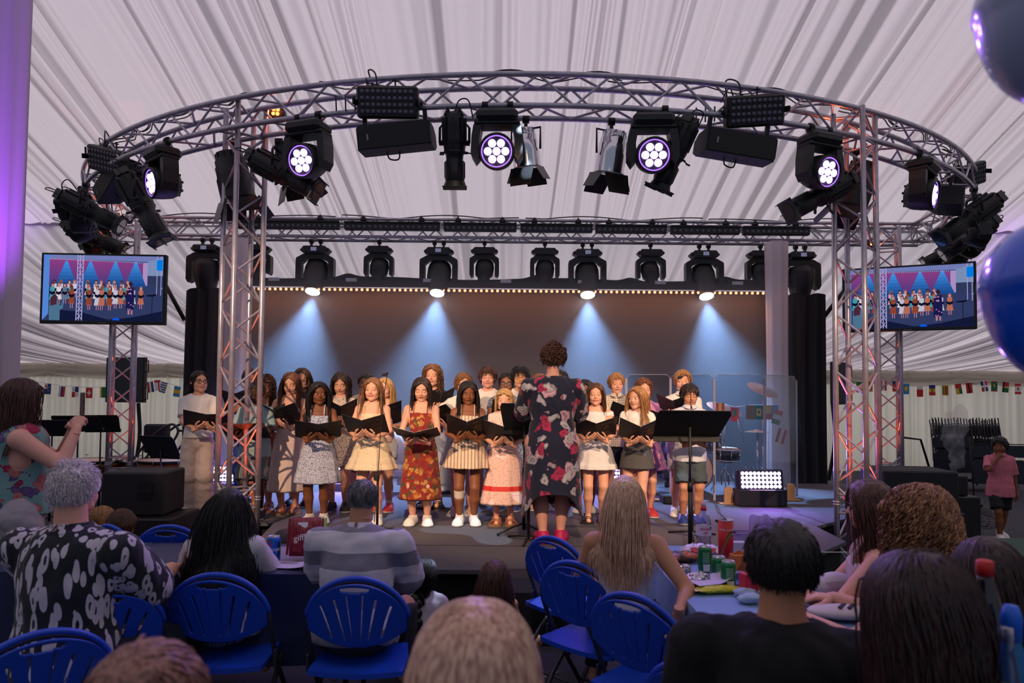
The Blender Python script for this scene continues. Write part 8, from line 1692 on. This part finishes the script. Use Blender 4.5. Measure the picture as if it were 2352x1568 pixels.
# ================================================================== THINGS ON THE TABLES
TZ = 0.744
def on_table(px, py, z=TZ): p = PZ(px, py, z); return p
def can(px, py, label, col, words, r=.0335, h=.125, wcol=(226, 222, 226), rz=0.0, art=None, group=None):
 p = on_table(px, py); e = empty('drink_can', p, rz, label, 'drink can', group); m = mat('can_%d_%d_%d' % col, col, .3, .4)
 MB().lathe([(r*.78, 0), (r*.86, .004), (r, .014), (r, h-.016), (r*.86, h-.004)], n=28).build('body', m, e); MB().lathe([(r*.86, h-.005), (r*.88, h), (r*.82, h+.001), (r*.80, h-.006)], n=28, cap=False).cyl((0, 0, h-.008), (0, 0, h-.006), r*.82, n=24).build('lid', mat('can_silver', (196, 192, 200), .3, .9), e)
 MB().lathe([(.012, h-.005), (.013, h-.003), (.010, h-.002)], (0, .006, 0), n=12).build('ring_pull', CHROME, e)
 if art: art(e, r, h)
 for txt, z, sz, c in words: wrap_text(txt, sz, r+.0006, z, mat('print_%d_%d_%d' % c, c, .5), e)
 return e
def wrap_text(txt, size, r, z, m, parent, name='print', a0=-PI/2):
 me = text_mesh(txt, size, .0002);
 n = len(me.vertices); co = np.zeros(n*3); me.vertices.foreach_get('co', co); co = co.reshape(-1, 3); a = a0+co[:, 0]/r; out = np.stack([(r+co[:, 2])*np.cos(a), (r+co[:, 2])*np.sin(a), z+co[:, 1]], 1); me.vertices.foreach_set('co', out.ravel()); me.materials.append(m); me.update(); return link(name, me, parent)
def patch(parent, r, a0, a1, z0, z1, m, round_=False, name='print', off=.0004):
 n = 14; g = []
 if round_:
  ac, zc, ra, rz_ = (a0+a1)/2, (z0+z1)/2, (a1-a0)/2, (z1-z0)/2; V = [((r+off)*math.cos(ac+ra*math.cos(t)), (r+off)*math.sin(ac+ra*math.cos(t)), zc+rz_*math.sin(t)) for t in np.linspace(0, 2*PI, 24, endpoint=False)]
  V.append(((r+off)*math.cos(ac), (r+off)*math.sin(ac), zc)); return MB().add(V, [(i, (i+1) % 24, 24) for i in range(24)]).build(name, m, parent)
 for z in (z0, z1): g.append([((r+off)*math.cos(a), (r+off)*math.sin(a), z) for a in np.linspace(a0, a1, n)])
 return MB().grid(g).build(name, m, parent)
RED = mat('print_red', (196, 36, 34), .5); WHT = mat('print_white', (228, 224, 228), .5); ORG = mat('print_orange', (214, 92, 30), .5); BLK = mat('print_black', (16, 16, 18), .5); GRNB = mat('print_green', (30, 120, 60), .5); YEL = mat('print_yellow', (226, 196, 40), .5)
def rub(e, r, h): patch(e, r, -PI/2-1.1, -PI/2+.35, h*.66, h*.86, RED, True); patch(e, r, -PI/2-1.1, -PI/2+.35, h*.20, h*.46, RED, True); patch(e, r, -PI/2-.1, -PI/2+.5, h*.22, h*.33, WHT, True, off=.0006); patch(e, r, -PI/2+.95, -PI/2+1.3, h*.2, h*.8, BLK)
can(628, 1290, 'blue drink can with red fruit on the navy table', (0, 96, 196), [('rubicon', .56*.125, .030, (226, 222, 226))], art=rub, r=.034, h=.132)
def spr(e, r, h): patch(e, r, -PI/2-.5, -PI/2+.5, h*.06, h*.34, WHT); [patch(e, r, -PI/2-.55+.2*(k % 5), -PI/2-.42+.2*(k % 5), h*(.40+.07*(k//5)), h*(.44+.07*(k//5)), mat('print_pale_green', (170, 210, 180), .5)) for k in range(30)]
can(1619, 1312, 'green drink can on its own behind the foil parcel', (18, 118, 66), [], art=spr, group='green drink cans'); can(1651, 1340, 'green drink can, the left of the front pair', (18, 118, 66), [], art=spr, group='green drink cans'); can(1673, 1352, 'green drink can nearest the camera, right of the front pair', (18, 118, 66), [], art=spr, group='green drink cans')
p = on_table(1667, 1298); e = empty('crisp_tube', p, 0, 'tall red tube of crisps with its foil lid peeled up', 'crisps'); r, h = .038, .235
MB().lathe([(r, 0), (r, h)], n=32).build('tube', mat('crisp_red', (204, 24, 30), .4), e); MB().lathe([(r, h-.004), (r*1.04, h), (r*.96, h+.001)], n=32, cap=False).build('rim', CHROME, e)
MB().cyl((0, 0, h), (0, 0, h+.001), r, n=28).build('opening', mat('foil_grey', (190, 186, 190), .4, .3), e); L = MB().cyl((0, 0, 0), (0, 0, .0012), r*1.0, n=28).build('foil_lid', mat('foil_white', (222, 216, 222), .4, .2), e); L.matrix_local = Matrix.Translation((-.022, 0, h+.022)) @ Matrix.Rotation(.75, 4, 'Y')
for k, (c, w_) in enumerate(((GRNB, 0), (YEL, .010), (mat('print_navy', (16, 40, 70), .5), .004), (GRNB, .018))):
 zz = np.linspace(0, 1, 14); g = [[((r+.0005+.0001*k)*math.cos(-PI/2-1.15+1.9*t), (r+.0005+.0001*k)*math.sin(-PI/2-1.15+1.9*t), h*(.12+.62*math.sin(t*PI*.55))-w_+d) for t in zz] for d in (0, .009)]; MB().grid(g).build('rainbow', c, e)
wrap_text('WIN £10,000', .016, r+.0008, h*.79, WHT, e)
wrap_text('PRINGLES', .020, r+.0008, h*.175, WHT, e)
CLR = bpy.data.materials.new('clear_plastic'); CLR.use_nodes = True; nt = CLR.node_tree; nt.nodes.clear(); tr = nt.nodes.new('ShaderNodeBsdfTransparent'); tr.inputs[0].default_value = (.80, .76, .90, 1); gl = nt.nodes.new('ShaderNodeBsdfGlossy'); gl.inputs[1].default_value = .08; fr = nt.nodes.new('ShaderNodeLayerWeight'); fr.inputs[0].default_value = .35; mx = nt.nodes.new('ShaderNodeMixShader'); oo = nt.nodes.new('ShaderNodeOutputMaterial'); nt.links.new(fr.outputs[1], mx.inputs[0]); nt.links.new(tr.outputs[0], mx.inputs[1]); nt.links.new(gl.outputs[0], mx.inputs[2]); nt.links.new(mx.outputs[0], oo.inputs[0])
p = on_table(1616, 1262); e = empty('water_bottle', p, 0, 'clear water bottle with a red and pink cap and white label', 'bottle'); r, h = .042, .245
MB().lathe([(r*.8, 0), (r, .01), (r, .05), (r*.94, .06), (r, .07), (r, .15), (r*.9, .175), (r*.45, .212), (.014, .222), (.014, .232)], n=28).build('body', CLR, e); MB().lathe([(.017, .222), (.017, .238), (.012, .243)], n=20).build('cap', mat('cap_red', (206, 40, 46), .4), e); MB().lathe([(.013, .240), (.014, .262), (.009, .27)], n=16).build('spout', mat('cap_pink', (236, 168, 180), .4), e)
patch(e, r, -PI, 0, .085, .145, mat('label_white', (216, 200, 222), .6), off=.001); wrap_text('evian', .030, r+.0022, .125, RED, e); wrap_text('200', .018, r+.0022, .101, RED, e); patch(e, r, -PI/2+.62, -PI/2+1.05, .117, .138, mat('print_blue', (30, 100, 190), .5), True, off=.002)
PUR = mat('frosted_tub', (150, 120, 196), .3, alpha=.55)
p = on_table(1698, 1262); e = empty('plastic_tub', p, .1, 'frosted plastic tub catching violet light behind the crisp tube', 'tub'); g = []
for z, s_ in ((.002, .82), (.07, .95), (.10, 1.0)): g.append([(s_*.085*np.sign(math.cos(t))*abs(math.cos(t))**.4, s_*.055*np.sign(math.sin(t))*abs(math.sin(t))**.4, z) for t in np.linspace(0, 2*PI, 32, endpoint=False)])
MB().grid(g, closed=True).build('body', PUR, e); MB().tube(g[-1], .003, 5, closed=True).build('rim', mat('tub_rim', (170, 130, 220), .3), e); MB().box((0, 0, .004), (.13, .08, .004)).build('base', mat('teal_lid', (30, 110, 120), .5), e)
o = MB().prism([(-.10, -.006), (.0, -.008), (.09, .0), (.0, .008), (-.10, .006)], -.002, .002).build('table_knife', BLKP); o.location = p+Vector((-.06, -.01, .118)); o.rotation_euler = (0, .55, .2); tag(o, 'dark knife resting across the plastic tub', 'knife')
def carton(px, py, s3, rz, m, label, name='carton', words=None, flaps=False):
 p = on_table(px, py); e = empty(name, p, rz, label, 'box'); MB().box((0, 0, s3[2]/2), s3, bev=.002).build('body', m, e)
 if words: text(words, s3[2]*.3, WHT, e, (0, -s3[1]/2-.0008, s3[2]*.45), (PI/2, 0, 0), 'print')
 if flaps: MB().prism([(-s3[0]/2, s3[2]), (s3[0]/2, s3[2]), (0, s3[2]*1.25)], -.001, .001).build('flap', m, e); MB().prism([(-.03, s3[2]*.15), (.0, s3[2]*.6), (.03, s3[2]*.15)], -s3[1]/2-.001, -s3[1]/2).build('print', mat('box_dark_orange', (150, 72, 36), .6), e)
carton(1697, 1312, (.075, .06, .085), .15, mat('orange_card', (206, 112, 50), .6), 'orange cardboard carton right of the crisp tube', flaps=True); carton(1692, 1338, (.07, .05, .05), .0, mat('blue_tub', (86, 104, 156), .5), 'small blue box under the orange carton', name='small_box'); carton(1722, 1368, (.08, .05, .10), .3, mat('pink_red_card', (206, 40, 66), .5), 'pink and red snack carton beside the man in black'); carton(1690, 1275, (.10, .05, .075), 0, mat('white_card', (200, 192, 206), .6), 'white card box with a round blue mark behind the crisp tube')
def bag(px, py, w, h, d, rz, m, label, name='crisp_bag', seed=0, tilt=0.0, zz=0.0, cat='snack bag', amp=.012, m2=None):
 p = on_table(px, py); r = np.random.RandomState(seed); g = []; NU, NV = 26, 18
 top, bot = [], []
 for i in range(NU):
  u = -1+2*i/(NU-1);
  for L_, sg in ((top, 1), (bot, -1)): L_.append([(u*w/2*(1-.06*v_*v_), v_*h/2, sg*d/2*((1-abs(u)**3)*(1-abs(v_)**2.5))**.6+amp*(r.rand()-.5)*(1-abs(u)**4)+.3*amp*math.sin(5*u+seed)*math.cos(4*v_)) for v_ in np.linspace(-1, 1, NV)])
 for j in range(NV): bot[0][j] = top[0][j]; bot[-1][j] = top[-1][j]
 e = empty(name, p+Vector((0, 0, d/2+zz+.004)), rz, label, cat); e.rotation_euler = (tilt, 0, rz); o = MB().grid(top).grid(bot[::-1]).build('packet', m, e)
 sub_ = o.modifiers.new('s', 'SUBSURF'); sub_.levels = 1; sub_.render_levels = 1
 for sg in (-1, 1): MB().grid([[(sg*(w/2-.001), y, .0015), (sg*(w/2+.012), y, .002*math.sin(y*300))] for y in np.linspace(-h/2*.93, h/2*.93, 14)]).build('seal', m2 or m, e)
 return e
bag(1568, 1290, .17, .12, .05, .3, pattern('flame_bag', (36, 26, 24), [(206, 92, 30), (150, 60, 20)], 'flowers', 9, .4, rough=.3), 'black and orange flame printed crisp bag on the light blue table', seed=1)
e = bag(1612, 1278, .20, .13, .06, -.15, mat('silver_white_film', (214, 206, 216), .25, .3), 'torn white and silver snack bag with a red edge', seed=2, amp=.02); MB().grid([[(-.07+.14*t, -.055, .022+.005*math.sin(t*9)) for t in np.linspace(0, 1, 8)], [(-.05+.10*t, -.085, .006) for t in np.linspace(0, 1, 8)]]).build('red_edge', RED, e)
p = on_table(1604, 1345); r = np.random.RandomState(8); mb = MB().sphere((0, 0, 0), 1.0, 18); V = mb.V[-1]; n = smooth_noise(V, .5, 3.5, 2)+smooth_noise(V, .22, 9, 3); V = V*np.array([.060, .042, .032])*(1+.28*n[:, None]); V += (r.rand(*V.shape)-.5)*.004; mb.V[-1] = V; mb.S = [False]*len(mb.S); o = mb.build('foil_parcel', mat('foil', (196, 188, 198), .22, 1.0)); o.location = p+Vector((0, 0, .030)); tag(o, 'crumpled silver foil parcel in front of the green cans', 'foil parcel')
p = on_table(1572, 1318); mb = MB().sphere((0, 0, 0), 1.0, 12); V = mb.V[-1]; V = V*np.array([.035, .03, .026])*(1+.4*smooth_noise(V, .6, 5, 7)[:, None])+(r.rand(*V.shape)-.5)*.006; mb.V[-1] = V; mb.S = [False]*len(mb.S); o = mb.build('foil_ball', mat('foil', (196, 188, 198), .22, 1.0)); o.location = p+Vector((0, 0, .022)); tag(o, 'small crushed ball of foil left of the foil parcel', 'foil')
bag(1648, 1362, .20, .07, .030, .12, mat('yellow_film', (206, 196, 30), .35), 'yellow snack bar packet at the edge of the light blue table', seed=4, amp=.006, name='snack_packet', m2=mat('yellow_film', (206, 196, 30), .35)); bag(1695, 1345, .11, .06, .02, .35, mat('blue_film', (36, 110, 196), .35), 'blue and red snack packet by the yellow one', seed=5, amp=.006, name='snack_packet')
def sheet(px, py, w, d, rz, label, m=None, curl=.02, z=0, name='paper_sheet', roll=0, cat='paper', lines=0):
 p = on_table(px, py); g = [[(w*(i/12-.5), d*(j/10-.5), .003+curl*(abs(i/12-.5)*2)**2*(i > 6 or curl < 0)) for j in range(11)] for i in range(13)]; e = empty(name, p+Vector((0, 0, z)), rz, label, cat); MB().grid(g).build('leaf', m or mat('paper_lilac', (206, 196, 214), .7), e)
 for k in range(lines): MB().box((-w*.1, d*(.38-.07*k), .0036), (w*.55, .002, .0004)).build('print', mat('print_grey', (130, 120, 140), .7), e)
 return e
sheet(1632, 1352, .20, .12, .35, 'curled white sheet standing before the green cans', curl=.05, z=.034)
for k, (px, py) in enumerate(((1712, 1372), (1738, 1366), (1722, 1385))):
 p = on_table(px, py); mb = MB().sphere((0, 0, 0), 1.0, 14); V = mb.V[-1]; V = V*np.array([.045, .035, .022])*(1+.45*smooth_noise(V, .6, 4, 17+k)[:, None]); mb.V[-1] = V; o = mb.build('crumpled_napkin', mat('napkin_blue', (172, 192, 216), .9)); o.location = p+Vector((0, 0, .02)); tag(o, ['crumpled pale blue napkin, the left one of three', 'crumpled pale blue napkin, the right one of three touching the man in black', 'crumpled pale blue napkin, the nearest of three'][k], 'napkin', 'crumpled napkins on the light blue table')
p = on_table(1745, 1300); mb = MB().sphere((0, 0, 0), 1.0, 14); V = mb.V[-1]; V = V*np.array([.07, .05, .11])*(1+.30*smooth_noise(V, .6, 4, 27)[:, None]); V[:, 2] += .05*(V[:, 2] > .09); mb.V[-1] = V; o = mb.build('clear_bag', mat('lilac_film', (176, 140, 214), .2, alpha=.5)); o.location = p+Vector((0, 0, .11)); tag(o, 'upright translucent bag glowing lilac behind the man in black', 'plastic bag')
p = on_table(1915, 1372); e = empty('white_handbag', p, .3, 'white handbag with a silver ring beside the woman in dark glasses', 'bag'); mb = MB().sphere((0, 0, .05), 1.0, 14); mb.V[-1] = (mb.V[-1]-[0, 0, .05])*np.array([.10, .05, .055])+[0, 0, .055]; mb.build('body', mat('white_leather', (206, 198, 206), .5), e); MB().grid([[(.09*math.cos(t), -.050-.002, .085-.03*math.sin(t)*(1 if k else 0)) for t in np.linspace(0, PI, 12)] for k in (0, 1)]).build('flap', mat('white_leather', (206, 198, 206), .5), e); MB().tube([(.105+.02*math.cos(t), 0, .05+.02*math.sin(t)) for t in np.linspace(0, 2*PI, 14, endpoint=False)], .002, 6, closed=True).build('ring', CHROME, e)
p = on_table(1938, 1420); e = empty('cream_pouch', p, -.1, 'flat cream pouch with two dark stripes lying on the light blue cloth', 'bag'); mb = MB().sphere((0, 0, 0), 1.0, 14); mb.V[-1] = mb.V[-1]*np.array([.14, .07, .025])+[0, 0, .026]; mb.build('body', mat('cream_canvas', (206, 192, 188), .8), e)
for k in range(2): MB().box((-.01+.035*k, -.01, .0525), (.014, .07, .003), rot=(0, 0, -.6)).build('stripe', mat('stripe_navy', (26, 28, 44), .7), e)
sheet(2010, 1500, .16, .12, .1, 'white booklet at the bottom by the blurred dark head', lines=4, name='booklet', curl=.0)
e0 = empty('side_table', (1.12, 1.42, 0), 0, 'small table carrying the cola bottle at the right edge', 'table'); MB().box((.10, 0, .73), (.5, .40, .025), bev=.004).build('tabletop', mat('sky_cloth', (128, 158, 196), .8), e0)
for sx in (-.1, .3): MB().cyl((sx, 0, 0), (sx, 0, .72), .015, n=8).build('leg', TUBE, e0)
p = PY(2262, 1290, 1.50); r = .046; e = empty('cola_bottle', (p.x, 1.50, .744), 0, 'large dark cola bottle with a red cap at the right edge', 'bottle'); hh = PY(2240, 1288, 1.5).z-.744
MB().lathe([(r*.8, 0), (r, .015), (r, hh*.25), (r*.93, hh*.4), (r, hh*.55), (r*.98, hh*.70), (r*.6, hh*.84), (.015, hh*.92), (.014, hh*.95)], n=28).build('body', mat('cola_dark', (26, 14, 18), .1, coat=.6), e); MB().lathe([(.017, hh*.94), (.017, hh), (.012, hh*1.005)], n=18).build('cap', RED, e); patch(e, r, -PI, 0, hh*.30, hh*.58, mat('cola_label', (120, 16, 28), .4), off=.002)
t_ = text('RECYCLE ME', .022, WHT, e, (.012, -r-.005, hh*.46), (PI/2, -PI/2, 0), 'print')
p = PY(2322, 1400, 1.42); e = empty('sports_bottle', (p.x, 1.42, .744), 0, 'drink bottle with a bright blue cap and yellow label at the right edge', 'bottle'); r = .032; hh = PY(2322, 1390, 1.42).z-.744
MB().lathe([(r*.8, 0), (r, .01), (r, hh*.7), (r*.5, hh*.84), (.015, hh*.87)], n=24).build('body', mat('drink_blue', (30, 110, 170), .3), e); MB().lathe([(.019, hh*.84), (.020, hh*.95), (.013, hh)], n=16).build('cap', mat('cap_blue', (20, 100, 220), .4), e); patch(e, r, -PI, 0, hh*.35, hh*.66, YEL, off=.001)
p = PY(2326, 1500, 1.30); e = empty('clear_bottle', (p.x, 1.32, .744), 0, 'clear plastic bottle in front of the blue-capped drink bottle', 'bottle'); hh = PY(2326, 1440, 1.32).z-.744; r = .034
MB().lathe([(r*.8, 0), (r, .01), (r, hh*.6), (r*.5, hh*.85), (.014, hh*.9), (.014, hh)], n=24).build('body', CLR, e)
bag(20, 1262, .17, .11, .05, .25, mat('blue_crisp_film', (20, 84, 160), .3), 'open blue bag of crisps at the left edge of the navy table', seed=12, amp=.01)
for k in range(5):
 p = on_table(14+9*k, 1268); g = [[(.018*x, .022*y, .006*(x*x-.5*y*y)) for y in np.linspace(-1, 1, 6)] for x in np.linspace(-1, 1, 6)]; o = MB().grid(g).build('crisp', mat('crisp_gold', (206, 150, 50), .6)); o.location = p+Vector((0, -.03, .052+.004*k)); o.rotation_euler = (.4*k, .3, k); tag(o, 'golden crisp spilling from the open blue bag', 'crisp', 'crisps spilling from the blue bag')
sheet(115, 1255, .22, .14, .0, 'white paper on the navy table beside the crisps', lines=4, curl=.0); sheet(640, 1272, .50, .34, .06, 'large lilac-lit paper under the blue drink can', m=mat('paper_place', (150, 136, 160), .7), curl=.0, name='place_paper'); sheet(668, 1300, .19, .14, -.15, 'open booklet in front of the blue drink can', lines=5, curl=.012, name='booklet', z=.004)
p = on_table(705, 1272); e = bag(700, 1282, .16, .20, .07, .1, mat('maroon_film', (134, 22, 40), .35), 'maroon bag of pastries behind the arm of the man in the striped polo', name='pastry_bag', seed=14, amp=.012, tilt=1.25, zz=.075); text('gifflar', .045, WHT, e, (-.0, -.01, .048), (0, 0, .15), 'print'); MB().box((-.01, .055, .030), (.05, .03, .004)).build('print', WHT, e)
e = bag(724, 1262, .10, .16, .04, .3, mat('lime_white_film', (176, 206, 120), .4), 'green and white packet standing behind the pastry bag', name='snack_packet', seed=15, amp=.01, tilt=1.3, zz=.075); text('snack', .02, GRNB, e, (0, 0, .026), (0, 0, 1.2), 'print') if False else None
s, e = sitter(428, 1222, 4.35, PI+.3, 'child beyond the table lifting a crisp, hidden but for the hand', 'tan', True, 1.0, child=True, floor=True, H=1.25, lean=.05)
s.hair(e, HB['dark'], 'bob', length=.12, seed=81, n=500, thick=.003); s.top(e, mat('grey_tee', (96, 92, 104), .9), sleeve=.5, z0=.5); s.legwear(e, mat('denim_dark', (30, 36, 56), .9), length=1.3)
